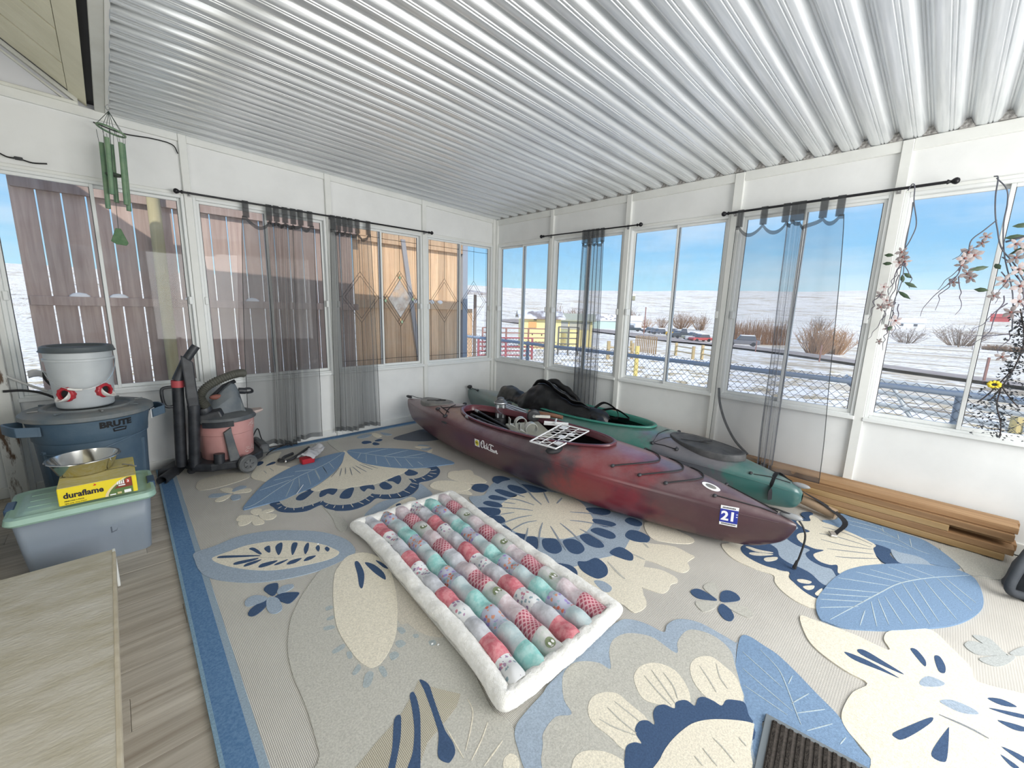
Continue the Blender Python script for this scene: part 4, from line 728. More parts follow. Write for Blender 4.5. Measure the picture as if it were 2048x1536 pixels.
RUG=[('d',1,1,'petal',[-3375,-579,-3348,-493,-3290,-457,-3180,-451,-3071,-512,-3048,-632,-3119,-678,-3252,-710,-3351,-694,-3379,-645]),('c',1,1,'petal',[-3262,-762,-3239,-747,-3205,-768,-3192,-805,-3207,-876,-3243,-829]),('c',1,1,'petal',[-3205,-878,-3154,-855,-3103,-868,-3094,-906,-3117,-936,-3165,-912]),('c',1,1,'petal',[-3317,-940,-3282,-900,-3217,-892,-3237,-939,-3277,-975,-3310,-965]),('l',1,1,'petal',[-3201,-856,-3182,-804,-3139,-780,-3107,-816,-3133,-847]),('l',1,1,'petal',[-3337,-837,-3304,-809,-3216,-885,-3281,-893,-3334,-863]),('l',1,1,'petal',[-3225,-934,-3200,-923,-3173,-954,-3187,-1013,-3229,-1008]),('c',1,1,'petal',[-3177,-1263,-3155,-1241,-3118,-1265,-3127,-1313,-3156,-1336,-3177,-1304]),('c',1,1,'petal',[-3148,-1349,-3110,-1300,-3060,-1316,-3067,-1345,-3109,-1350,-3063,-1409,-3100,-1456,-3144,-1424]),('c',1,1,'petal',[-3264,-1314,-3236,-1279,-3192,-1311,-3168,-1351,-3224,-1424,-3267,-1417,-3266,-1369,-3244,-1363,-3265,-1339]),('c',1,1,'petal',[-3190,-1384,-3163,-1356,-3144,-1450,-3158,-1482,-3196,-1467,-3203,-1430]),('c',1,1,'petal',[-3041,-648,-3009,-762,-2974,-811,-2877,-768,-2763,-655,-2781,-585,-2831,-486,-2749,-290,-2710,-192,-2789,-205,-2866,-268,-2964,-442]),('n',2,1,'spot',[-2951,-409,-2924,-340,-2892,-354,-2904,-403,-2945,-436]),('n',2,1,'spot',[-2900,-473,-2843,-418,-2816,-429,-2838,-469]),('n',1,1,'scallop',[-3040,-1209,-3050,-1296,-3039,-1376,-2988,-1441,-2906,-1484,-2807,-1457,-2802,-1527,-2757,-1609,-2671,-1662,-2561,-1647,-2484,-1604,-2445,-1654,-2361,-1710,-2267,-1709,-2167,-1639,-2118,-1570,-2044,-1585,-1960,-1567,-1876,-1492,-1841,-1411,-1846,-1361,-1920,-1356,-2180,-1320,-2500,-1319,-2735,-1190,-2811,-1159]),('g',2,1,'petal',[-2989,-1215,-2999,-1281,-2986,-1351,-2943,-1402,-2860,-1416,-2777,-1397,-2714,-1356,-2745,-1230,-2878,-1150]),('g',2,1,'petal',[-2764,-1380,-2774,-1449,-2728,-1533,-2636,-1582,-2537,-1559,-2436,-1480,-2417,-1390,-2505,-1332,-2671,-1244]),('g',2,1,'petal',[-2474,-1498,-2438,-1571,-2357,-1624,-2277,-1615,-2187,-1549,-2153,-1502,-2156,-1339,-2277,-1377,-2391,-1375]),('g',2,1,'petal',[-2164,-1414,-2115,-1485,-2031,-1486,-1941,-1437,-1910,-1376,-2042,-1275,-2149,-1325]),('n',3,1,'spot',[-2908,-1269,-2865,-1210,-2788,-1184,-2768,-1210,-2844,-1292,-2886,-1311]),('n',3,1,'spot',[-2774,-1340,-2745,-1266,-2691,-1236,-2632,-1287,-2689,-1364,-2711,-1321,-2739,-1338]),('n',3,1,'spot',[-2675,-1440,-2620,-1357,-2569,-1331,-2534,-1344,-2571,-1416,-2629,-1488]),('n',3,1,'spot',[-2494,-1360,-2409,-1387,-2435,-1472,-2462,-1422,-2506,-1454]),('n',3,1,'spot',[-2363,-1408,-2312,-1395,-2309,-1499,-2348,-1537,-2382,-1508,-2381,-1456]),('n',3,1,'spot',[-2289,-1387,-2173,-1346,-2193,-1429,-2257,-1498,-2264,-1427]),('n',3,1,'spot',[-2112,-1335,-2051,-1290,-2027,-1397,-2075,-1429,-2121,-1400]),('c',4,1,'petal',[-2278,-527,-2268,-589,-2282,-758,-2278,-907,-2215,-1052,-2137,-1174,-2051,-1279,-2134,-1337,-2233,-1356,-2343,-1379,-2406,-1380,-2497,-1340,-2610,-1305,-2671,-1244,-2751,-1236,-2780,-1177,-2703,-1128,-2557,-1001,-2441,-863,-2349,-702]),('b',5,1,'leaf',[-3207,-1196,-3096,-994,-2984,-830,-2863,-718,-2721,-625,-2551,-579,-2389,-543,-2289,-561,-2329,-661,-2415,-816,-2534,-959,-2669,-1082,-2777,-1153,-2890,-1192,-2975,-1227,-3045,-1219,-3136,-1216]),('b',5,1,'leaf',[-2254,-547,-2153,-560,-2017,-645,-1882,-769,-1787,-890,-1715,-1046,-1686,-1254,-1678,-1420,-1781,-1393,-1910,-1353,-2047,-1271,-2157,-1146,-2232,-1015,-2276,-885,-2285,-731]),('g',1,1,'stem',[-2293,-166,-2217,-165,-2265,-510,-2282,-537,-2313,-525]),('n',1,1,'petal',[-2049,-396,-2011,-365,-1970,-398,-1969,-446,-2013,-456,-2047,-444]),('n',1,1,'petal',[-1979,-484,-1946,-465,-1932,-538,-1965,-556,-1989,-530]),('n',1,1,'petal',[-1924,-420,-1872,-399,-1848,-434,-1886,-461,-1920,-446]),('c',1,1,'petal',[-1844,-184,-1801,-202,-1803,-321,-1851,-340,-1867,-286]),('c',1,1,'petal',[-1719,-832,-1661,-850,-1622,-940,-1685,-917]),('c',1,1,'petal',[-1715,-1032,-1658,-996,-1618,-987,-1671,-1055,-1710,-1050]),('l',1,1,'petal',[-2012,-203,-1912,-165,-1862,-222,-1945,-273,-2004,-259]),('l',1,1,'petal',[-1757,-202,-1707,-278,-1701,-352,-1763,-319]),('l',1,1,'petal',[-1703,-917,-1633,-916,-1617,-973,-1692,-982]),('l',1,1,'petal',[-1678,-821,-1637,-810,-1591,-892]),('m',1,1,'leaf',[-1749,-466,-1549,-405,-1345,-385,-1310,-561,-1353,-770,-1531,-756,-1675,-623]),('c',2,1,'petal',[-2088,-1670,-2006,-1636,-1919,-1700,-1841,-1843,-1892,-1909,-1989,-1896,-2065,-1806,-2098,-1733]),('c',1,1,'petal',[-1885,-1610,-1790,-1574,-1668,-1623,-1723,-1746,-1823,-1820,-1887,-1708]),('l',1,1,'petal',[-2129,-1588,-2133,-1703,-2164,-1814,-2293,-1816,-2301,-1745,-2200,-1682]),('l',1,1,'leaf',[-2663,-1799,-2527,-1692,-2408,-1686,-2291,-1738,-2304,-1853,-2388,-1914,-2590,-1876]),('c',2,1,'petal',[-2529,-1820,-2398,-1756,-2294,-1744,-2293,-1816,-2410,-1851]),('n',3,1,'spot',[-2433,-1787,-2402,-1784,-2408,-1816,-2439,-1819]),('g',1,1,'stem',[-2809,-1477,-2815,-1668,-2844,-1831,-2826,-1893,-2776,-1817,-2774,-1690,-2772,-1582,-2802,-1527]),('g',1,1,'petal',[-2848,-2157,-2862,-2130,-2975,-2136,-3058,-2174,-3105,-2214,-3174,-2288,-3230,-2361,-3277,-2437,-3315,-2532,-3328,-2574,-3344,-2642,-3357,-2745,-3360,-2841,-3365,-2929,-3383,-3081,-3399,-3174,-2990,-3552,-2938,-3491,-2904,-3430,-2893,-3384,-2907,-3325,-2872,-3202,-2791,-2917,-2782,-2475]),('l',2,1,'leaf',[-3506,-1585,-3419,-1577,-3299,-1550,-3160,-1594,-3051,-1679,-2929,-1810,-2854,-1981,-2861,-2130,-2930,-2165,-3058,-2174,-3187,-2143,-3319,-2074,-3420,-1974,-3484,-1878,-3510,-1783,-3514,-1671]),('c',3,1,'leaf',[-3447,-1708,-3424,-1694,-3362,-1689,-3279,-1687,-3169,-1732,-3066,-1816,-2976,-1941,-2941,-2035,-2934,-2091,-2987,-2115,-3079,-2095,-3204,-2045,-3296,-1973,-3381,-1866,-3435,-1764]),('n',4,1,'spot',[-3424,-1711,-3393,-1721,-3271,-1823,-3266,-1839,-3382,-1756,-3420,-1726]),('n',4,1,'spot',[-3284,-1733,-3265,-1734,-3251,-1774,-3245,-1828,-3256,-1825,-3273,-1767]),('n',4,1,'spot',[-3222,-1781,-3194,-1772,-3206,-1838,-3218,-1834]),('n',4,1,'spot',[-3176,-1816,-3155,-1783,-3134,-1788,-3155,-1858,-3183,-1900]),('n',4,1,'spot',[-3127,-1932,-3112,-1871,-3090,-1827,-3071,-1843,-3091,-1891,-3124,-1946]),('n',4,1,'spot',[-3064,-1927,-3035,-1882,-3025,-1891,-3049,-1952,-3075,-1984]),('n',4,1,'spot',[-3013,-1959,-2992,-1942,-2995,-1974,-3014,-2005]),('n',4,1,'spot',[-2979,-2002,-2963,-1987,-2959,-2019,-2977,-2038]),('n',4,1,'spot',[-3375,-1834,-3352,-1826,-3270,-1857,-3290,-1869,-3361,-1853]),('n',4,1,'spot',[-3340,-1886,-3318,-1873,-3260,-1883,-3288,-1899,-3332,-1899]),('n',4,1,'spot',[-3287,-1944,-3263,-1927,-3200,-1947,-3232,-1965,-3276,-1960]),('n',4,1,'spot',[-3225,-1981,-3202,-1970,-3156,-1974,-3198,-1990]),('n',4,1,'spot',[-3175,-2016,-3148,-1995,-3100,-2009,-3140,-2031]),('n',4,1,'spot',[-3101,-2043,-3074,-2020,-3037,-2035,-3070,-2053]),('n',1,1,'petal',[-3311,-2147,-3289,-2125,-3254,-2137,-3255,-2170,-3277,-2215,-3295,-2221,-3308,-2177]),('n',1,1,'petal',[-3290,-2243,-3255,-2234,-3200,-2274,-3206,-2296,-3249,-2327,-3272,-2297]),('n',1,1,'petal',[-3404,-2285,-3390,-2257,-3356,-2239,-3318,-2243,-3337,-2281,-3371,-2306,-3393,-2306]),('l',1,1,'petal',[-3398,-2193,-3379,-2167,-3348,-2169,-3315,-2215,-3334,-2242,-3392,-2228]),('l',1,1,'petal',[-3314,-2226,-3281,-2255,-3283,-2337,-3308,-2356,-3330,-2339,-3334,-2292]),('l',1,1,'petal',[-3266,-2197,-3232,-2180,-3199,-2200,-3211,-2227,-3267,-2232]),('d',2,1,'petal',[-2850,-2370,-2942,-2740,-2922,-2788,-2908,-2866,-2882,-2921,-2842,-2947,-2830,-2794,-2811,-2547]),('c',3,1,'petal',[-2909,-2149,-2984,-2208,-3024,-2258,-3084,-2397,-3131,-2539,-3153,-2638,-3158,-2748,-3155,-2831,-3141,-2883,-3126,-2900,-3094,-2899,-3046,-2869,-2996,-2822,-2953,-2760,-2866,-2591,-2790,-2358,-2820,-2192]),('n',4,1,'spot',[-2911,-2233,-2892,-2236,-2904,-2322,-2927,-2384,-2965,-2447,-2970,-2424,-2939,-2332]),('n',4,1,'spot',[-2870,-2265,-2843,-2311,-2836,-2404,-2855,-2464,-2868,-2407,-2873,-2340]),('n',4,1,'spot',[-2820,-2286,-2805,-2322,-2802,-2391,-2817,-2367]),('o',2,1,'spot',[-3143,-2464,-3121,-2467,-3118,-2487,-3145,-2486]),('o',2,1,'spot',[-2967,-2785,-2949,-2793,-2948,-2823,-2970,-2824]),('o',2,1,'spot',[-3010,-2849,-2986,-2851,-2981,-2882,-3011,-2881]),('o',2,1,'spot',[-3055,-2886,-3031,-2888,-3029,-2915,-3060,-2918]),('o',2,1,'spot',[-3114,-2916,-3097,-2920,-3102,-2961,-3118,-2963]),('o',2,1,'spot',[-3164,-2910,-3144,-2906,-3139,-2927,-3171,-2963,-3190,-2950]),('o',2,1,'spot',[-3195,-2871,-3163,-2848,-3162,-2872,-3190,-2886]),('o',2,1,'spot',[-3173,-2766,-3158,-2774,-3166,-2803,-3179,-2798]),('o',2,1,'spot',[-3209,-2721,-3165,-2716,-3170,-2738,-3209,-2740]),('o',2,1,'spot',[-3190,-2576,-3159,-2589,-3159,-2611,-3193,-2595]),('o',2,1,'spot',[-3162,-2534,-3137,-2533,-3141,-2553,-3164,-2548]),('o',2,1,'spot',[-2909,-2934,-2886,-2941,-2891,-2963,-2911,-2959]),('o',2,1,'spot',[-2937,-2861,-2920,-2870,-2925,-2886,-2939,-2880]),('w',2,0,'woven_patch',[-3241,-3161,-3188,-3147,-3136,-3129,-3069,-3089,-3031,-3060,-3014,-3110,-2980,-3164,-2952,-3206,-2990,-3235,-3054,-3253,-3127,-3269,-3193,-3321,-3332,-3193]),('n',3,1,'stamen',[-3028,-3061,-3014,-3098,-3030,-3154,-3046,-3207,-3060,-3256,-3066,-3281,-3069,-3323,-3081,-3351,-3105,-3362,-3116,-3358,-3126,-3336,-3120,-3315,-3088,-3273,-3076,-3241,-3057,-3178,-3039,-3111]),('n',3,1,'stamen',[-3086,-3093,-3070,-3088,-3073,-3115,-3091,-3165,-3119,-3216,-3181,-3316,-3202,-3340,-3228,-3316,-3208,-3291,-3176,-3264,-3138,-3210,-3109,-3149]),('n',3,1,'stamen',[-3168,-3135,-3145,-3134,-3163,-3171,-3190,-3212,-3235,-3266,-3257,-3290,-3271,-3276,-3250,-3253,-3214,-3209]),('c',2,1,'petal',[-2982,-3465,-2957,-3469,-2951,-3493,-2967,-3513,-3001,-3515,-3001,-3482]),('c',1,1,'petal',[-2077,-3129,-1975,-3178,-1969,-3277,-1984,-3360,-2021,-3409,-2068,-3427,-2121,-3417,-2135,-3396,-2128,-3331,-2175,-3199,-2100,-2956]),('c',1,1,'petal',[-1850,-3033,-1828,-3114,-1799,-3246,-1744,-3340,-1745,-3425,-1779,-3446,-1816,-3433,-1870,-3443,-1912,-3434,-1935,-3385,-1950,-3304,-1934,-3181]),('c',1,1,'petal',[-1629,-3041,-1557,-3173,-1477,-3284,-1482,-3383,-1490,-3413,-1564,-3407,-1609,-3437,-1662,-3439,-1693,-3401,-1711,-3278,-1726,-3193]),('c',1,1,'petal',[-1354,-3037,-1262,-3117,-1285,-3224,-1299,-3316,-1331,-3344,-1386,-3330,-1459,-3245,-1489,-3149]),('c',1,1,'petal',[-2099,-2824,-1876,-2890,-1563,-3023,-1663,-3208,-1883,-3300,-2048,-3392,-2169,-3174,-2139,-2930]),('c',1,1,'petal',[-1854,-1570,-1770,-1561,-1704,-1698,-1712,-1892,-1822,-1847,-1881,-1700]),('c',1,1,'petal',[-1999,-1672,-1920,-1716,-1920,-1877,-1938,-1993,-1998,-1920,-2077,-1788]),('l',2,1,'petal',[-1983,-2016,-1883,-2060,-1770,-1983,-1618,-1923,-1502,-1971,-1478,-2163,-1414,-2354,-1403,-2615,-1395,-2810,-1293,-2970,-1442,-3053,-1599,-3078,-1768,-3116,-1926,-3061,-2107,-3004,-2147,-2923,-2119,-2806,-2081,-2570,-2052,-2311,-2042,-2178]),('n',3,1,'petal',[-1868,-1900,-1816,-1875,-1765,-1907,-1759,-1970,-1847,-2017,-1880,-1978,-1884,-1931]),('n',3,1,'petal',[-1656,-1891,-1603,-1860,-1552,-1898,-1547,-1983,-1619,-1971,-1679,-1980,-1678,-1933]),('n',3,1,'petal',[-1658,-2068,-1616,-2057,-1585,-2141,-1611,-2229,-1667,-2214,-1682,-2136]),('n',3,1,'petal',[-1776,-2056,-1732,-2061,-1705,-2149,-1701,-2217,-1755,-2222,-1781,-2148]),('n',3,1,'petal',[-1880,-2105,-1835,-2102,-1803,-2171,-1802,-2222,-1849,-2201,-1886,-2150]),('n',3,1,'petal',[-1967,-2149,-1922,-2149,-1885,-2220,-1903,-2280,-1948,-2250,-1970,-2194]),('n',3,1,'petal',[-2042,-2178,-1942,-2283,-1993,-2345,-2058,-2297]),('n',3,1,'petal',[-2060,-2320,-1998,-2375,-2030,-2446,-2071,-2426]),('n',3,1,'petal',[-2068,-2460,-2056,-2501,-2070,-2550,-2103,-2550]),('n',3,1,'petal',[-2072,-2578,-2044,-2616,-2038,-2636,-2104,-2676,-2108,-2631]),('n',3,1,'petal',[-2049,-2655,-2010,-2697,-2084,-2773,-2133,-2781,-2121,-2701]),('n',3,1,'petal',[-2013,-2742,-1978,-2738,-1938,-2787,-1987,-2872,-2044,-2884,-2070,-2849,-2059,-2795]),('n',3,1,'petal',[-1920,-2824,-1864,-2845,-1858,-2905,-1898,-2963,-1958,-2967,-1979,-2929,-1962,-2880]),('n',3,1,'petal',[-1803,-2857,-1740,-2883,-1754,-2970,-1789,-3020,-1831,-2996,-1841,-2934]),('n',3,1,'petal',[-1698,-2860,-1637,-2875,-1617,-2961,-1647,-3008,-1692,-2996,-1709,-2925]),('n',3,1,'petal',[-1578,-2789,-1540,-2823,-1509,-2899,-1527,-2932,-1595,-2904,-1606,-2831]),('n',3,1,'petal',[-1492,-2672,-1424,-2712,-1388,-2798,-1445,-2820,-1505,-2768]),('n',3,1,'petal',[-1547,-2104,-1497,-2181,-1483,-2318,-1584,-2263,-1569,-2178]),('n',3,1,'petal',[-2137,-2921,-2081,-2982,-2076,-3031,-2104,-3071,-2156,-3093,-2170,-3054,-2159,-2980]),('n',3,1,'petal',[-2020,-3007,-1981,-3036,-1914,-3054,-1930,-3127,-1988,-3174,-2047,-3169,-2067,-3136,-2063,-3065]),('n',3,1,'petal',[-1431,-2938,-1375,-2936,-1359,-2984,-1378,-3033,-1428,-3037,-1449,-2987]),('n',3,1,'petal',[-1596,-3041,-1517,-3021,-1482,-3067,-1493,-3145,-1556,-3160,-1604,-3104]),('n',3,1,'petal',[-1817,-3075,-1724,-3080,-1725,-3156,-1757,-3189,-1791,-3195,-1812,-3153]),('c',3,1,'flower_centre',[-1913,-2271,-1864,-2238,-1771,-2219,-1668,-2224,-1578,-2258,-1489,-2323,-1438,-2421,-1431,-2551,-1462,-2641,-1511,-2710,-1574,-2794,-1630,-2826,-1684,-2842,-1740,-2853,-1816,-2845,-1860,-2828,-1908,-2807,-1943,-2769,-1970,-2739,-2001,-2697,-2037,-2651,-2053,-2609,-2061,-2558,-2056,-2501,-2031,-2429,-1998,-2375,-1975,-2325]),('l',2,1,'spot',[-2088,-3160,-2055,-3190,-2060,-3245,-2098,-3258,-2117,-3232]),('n',1,1,'petal',[-1801,-3524,-1768,-3525,-1746,-3544,-1746,-3582,-1761,-3633,-1789,-3608,-1818,-3564]),('n',1,1,'petal',[-1696,-3627,-1653,-3639,-1641,-3671,-1663,-3703,-1698,-3699,-1756,-3651]),('n',1,1,'petal',[-1826,-3661,-1773,-3659,-1779,-3696,-1817,-3727,-1858,-3726,-1865,-3700]),('g',1,1,'petal',[-1716,-3551,-1644,-3566,-1661,-3601,-1743,-3631,-1754,-3621]),('g',1,1,'petal',[-1849,-3572,-1772,-3637,-1823,-3647,-1884,-3627,-1885,-3601]),('g',1,1,'petal',[-1765,-3665,-1713,-3729,-1728,-3775,-1772,-3780,-1782,-3726]),('c',1,1,'scallop',[-1242,-3469,-1196,-3488,-1068,-3555,-1263,-3748,-1245,-3809,-1316,-3832,-1390,-3967,-1473,-3970,-1487,-3902,-1452,-3830,-1399,-3783,-1339,-3760,-1352,-3679,-1347,-3580,-1302,-3511]),('n',2,1,'scallop',[-1191,-3557,-1123,-3563,-1032,-3587,-888,-3620,-571,-3666,-617,-3783,-979,-3906,-1241,-3980,-1334,-3973,-1383,-3966,-1379,-3918,-1343,-3865,-1296,-3824,-1245,-3809,-1280,-3716,-1273,-3637,-1243,-3584]),('l',3,1,'petal',[-957,-3630,-644,-3669,-671,-3735,-877,-3734,-898,-3836,-991,-3847,-1033,-3916,-1036,-3968,-1100,-3991,-1215,-3979,-1230,-3949,-1177,-3896,-1158,-3851,-1150,-3784,-1117,-3735,-1046,-3706]),('c',4,1,'spot',[-1164,-3576,-1145,-3587,-1136,-3637,-1105,-3701,-1137,-3678,-1171,-3627]),('c',4,1,'spot',[-1220,-3609,-1187,-3628,-1127,-3706,-1181,-3674,-1221,-3633]),('c',4,1,'spot',[-1219,-3684,-1189,-3691,-1141,-3729,-1174,-3734,-1218,-3714,-1233,-3696]),('c',4,1,'spot',[-1293,-3856,-1266,-3876,-1255,-3911,-1286,-3904,-1308,-3871]),('c',4,1,'spot',[-1333,-3890,-1283,-3926,-1316,-3929,-1347,-3912]),('c',4,1,'spot',[-1351,-3943,-1279,-3958,-1317,-3966,-1359,-3959]),('n',4,1,'scallop',[-533,-3671,-476,-3734,-465,-3785,-637,-3887,-849,-3921,-877,-3996,-1069,-4001,-1100,-3991,-1043,-3962,-1051,-3919,-1030,-3862,-975,-3831,-908,-3838,-912,-3781,-878,-3722,-826,-3698,-760,-3695,-675,-3732,-616,-3694,-600,-3668]),('n',4,1,'spot',[-437,-3698,-386,-3699,-341,-3731,-358,-3752,-402,-3742,-473,-3764,-476,-3734]),('c',5,1,'petal',[-433,-3744,-394,-3750,-414,-3788,-446,-3815,-455,-3899,-530,-4084,-609,-4091,-700,-4113,-784,-4137,-885,-4065,-1062,-3998,-976,-3976,-1004,-3946,-1006,-3897,-950,-3863,-854,-3896,-875,-3851,-855,-3782,-795,-3749,-736,-3753,-663,-3792,-640,-3750,-588,-3705,-555,-3707,-500,-3761]),('b',4,1,'leaf',[-202,-3883,-217,-3960,-210,-4087,-220,-4207,-237,-4298,-345,-4383,-464,-4441,-512,-4422,-553,-4326,-560,-4245,-539,-4159,-546,-4084,-507,-3971,-473,-3890,-426,-3814,-335,-3875]),('n',5,1,'spot',[-575,-4086,-532,-4096,-541,-4164,-608,-4164,-671,-4198,-677,-4223,-744,-4157,-702,-4120,-653,-4098]),('l',5,1,'petal',[-534,-4163,-536,-4202,-515,-4285,-580,-4327,-677,-4223,-640,-4187]),('g',1,1,'leaf',[-277,-4362,-168,-4486,-252,-4568,-290,-4631,-456,-4596,-528,-4477,-450,-4442]),('b',6,1,'leaf',[-1083,-3995,-968,-4029,-837,-4099,-690,-4211,-580,-4327,-526,-4422,-545,-4484,-637,-4509,-771,-4517,-884,-4507,-1025,-4465,-1157,-4402,-1284,-4311,-1397,-4221,-1489,-4130,-1537,-4068,-1546,-4019,-1544,-3997,-1480,-3971,-1394,-3959,-1278,-3967,-1187,-3977]),('h',1,1,'petal',[-1157,-4471,-1127,-4521,-1198,-4561,-1200,-4566,-1201,-4517]),('h',1,1,'petal',[-1257,-4445,-1198,-4478,-1196,-4566,-1280,-4500,-1294,-4467]),('h',1,1,'petal',[-1318,-4485,-1208,-4565,-1199,-4587,-1293,-4552,-1333,-4516]),('h',1,1,'petal',[-1186,-4572,-1081,-4619,-1155,-4613]),('c',3,1,'petal',[-1592,-3931,-1570,-3980,-1544,-4113,-1544,-4227,-1482,-4208,-1408,-4217,-1339,-4269,-1252,-4344,-1322,-4403,-1405,-4456,-1487,-4476,-1437,-4590,-1452,-4641,-1854,-4600,-2213,-4268,-2154,-4231,-2121,-4197,-2096,-4167,-2058,-4146,-1995,-4144,-1901,-4157,-1814,-4188,-1805,-4124,-1774,-4041,-1718,-3982]),('n',4,1,'spot',[-1698,-4104,-1685,-4125,-1679,-4184,-1693,-4268,-1702,-4218,-1716,-4140]),('n',4,1,'spot',[-1640,-4139,-1621,-4162,-1637,-4223,-1657,-4280,-1665,-4235,-1661,-4155]),('n',4,1,'spot',[-1468,-4289,-1455,-4307,-1502,-4334,-1545,-4334,-1511,-4309]),('n',4,1,'spot',[-1451,-4358,-1432,-4373,-1479,-4389,-1529,-4388,-1533,-4371]),('n',4,1,'spot',[-1996,-4271,-1935,-4299,-1825,-4355,-1845,-4358,-1933,-4325,-2000,-4294,-2009,-4278]),('n',4,1,'spot',[-1839,-4395,-1843,-4399,-1968,-4395,-1999,-4386,-2003,-4363,-1964,-4364]),('n',4,1,'spot',[-1567,-4495,-1534,-4530,-1538,-4566,-1571,-4528]),('n',4,1,'spot',[-1619,-4497,-1566,-4580,-1588,-4578,-1612,-4533]),('n',4,1,'spot',[-1665,-4514,-1635,-4574,-1659,-4572,-1676,-4545]),('n',4,1,'spot',[-1792,-4515,-1787,-4562,-1816,-4560]),('n',4,1,'spot',[-1831,-4511,-1846,-4547,-1862,-4532]),('l',4,1,'spot',[-1649,-4324,-1596,-4346,-1594,-4388,-1636,-4370,-1675,-4329]),('l',4,1,'spot',[-1712,-4376,-1674,-4406,-1666,-4453,-1682,-4470,-1719,-4431,-1723,-4393]),('b',2,1,'leaf',[-1910,-3791,-1894,-3817,-1903,-3867,-1914,-3922,-1958,-3998,-2007,-4068,-2047,-4130,-2083,-4161,-2139,-4206,-2162,-4243,-2219,-4226,-2230,-4082,-2255,-3972,-2320,-3978,-2427,-3991,-2423,-3979,-2305,-3949,-2281,-3926,-2244,-3902,-2179,-3869,-2101,-3827,-1962,-3793]),('l',3,1,'petal',[-2959,-3537,-2933,-3474,-2909,-3434,-2874,-3414,-2808,-3405,-2736,-3400,-2688,-3390,-2504,-3386,-2369,-3386,-2227,-3394,-2177,-3435,-2155,-3493,-2145,-3557,-2095,-3547,-2035,-3559,-1996,-3594,-1973,-3649,-1973,-3730,-1977,-3789,-1974,-3789,-2101,-3827,-2179,-3869,-2281,-3926,-2305,-3949,-2391,-3970,-2480,-3986,-2721,-3798,-2933,-3603]),('g',4,1,'petal',[-2915,-3584,-2865,-3516,-2835,-3493,-2769,-3487,-2722,-3517,-2699,-3464,-2631,-3404,-2564,-3393,-2516,-3419,-2481,-3463,-2471,-3506,-2409,-3459,-2346,-3435,-2279,-3449,-2232,-3492,-2207,-3547,-2213,-3643,-2156,-3621,-2081,-3617,-2039,-3635,-2011,-3685,-2012,-3741,-2040,-3789,-2094,-3821,-2179,-3869,-2234,-3896,-2330,-3880,-2487,-3782,-2542,-3772,-2741,-3745]),('c',5,1,'petal',[-2434,-3583,-2383,-3577,-2337,-3594,-2307,-3627,-2296,-3673,-2318,-3722,-2362,-3762,-2410,-3773,-2453,-3743,-2472,-3702,-2493,-3658,-2472,-3615]),('c',5,1,'petal',[-2667,-3543,-2618,-3528,-2572,-3547,-2543,-3581,-2545,-3630,-2551,-3700,-2598,-3698,-2627,-3714,-2634,-3728,-2692,-3703,-2692,-3646,-2695,-3582]),('c',5,1,'petal',[-2852,-3619,-2825,-3609,-2793,-3615,-2761,-3640,-2736,-3674,-2723,-3718,-2735,-3736,-2814,-3692,-2874,-3636]),('c',5,1,'petal',[-2233,-3707,-2188,-3705,-2151,-3721,-2126,-3749,-2135,-3796,-2151,-3840,-2188,-3872,-2237,-3894,-2275,-3874,-2322,-3855,-2328,-3825,-2312,-3774,-2280,-3733]),('n',6,1,'scallop',[-2743,-3743,-2701,-3707,-2675,-3699,-2650,-3710,-2637,-3726,-2626,-3703,-2609,-3688,-2577,-3686,-2555,-3702,-2550,-3725,-2518,-3703,-2486,-3699,-2459,-3714,-2447,-3744,-2423,-3737,-2396,-3749,-2385,-3764,-2385,-3788,-2351,-3784,-2328,-3795,-2318,-3824,-2315,-3851,-2281,-3854,-2258,-3875,-2244,-3902,-2281,-3926,-2307,-3947,-2387,-3958,-2679,-3838]),('c',7,1,'flower_centre',[-2690,-3806,-2634,-3788,-2572,-3786,-2501,-3796,-2443,-3814,-2385,-3853,-2329,-3910,-2305,-3945,-2315,-3952,-2399,-3967,-2500,-3981])]
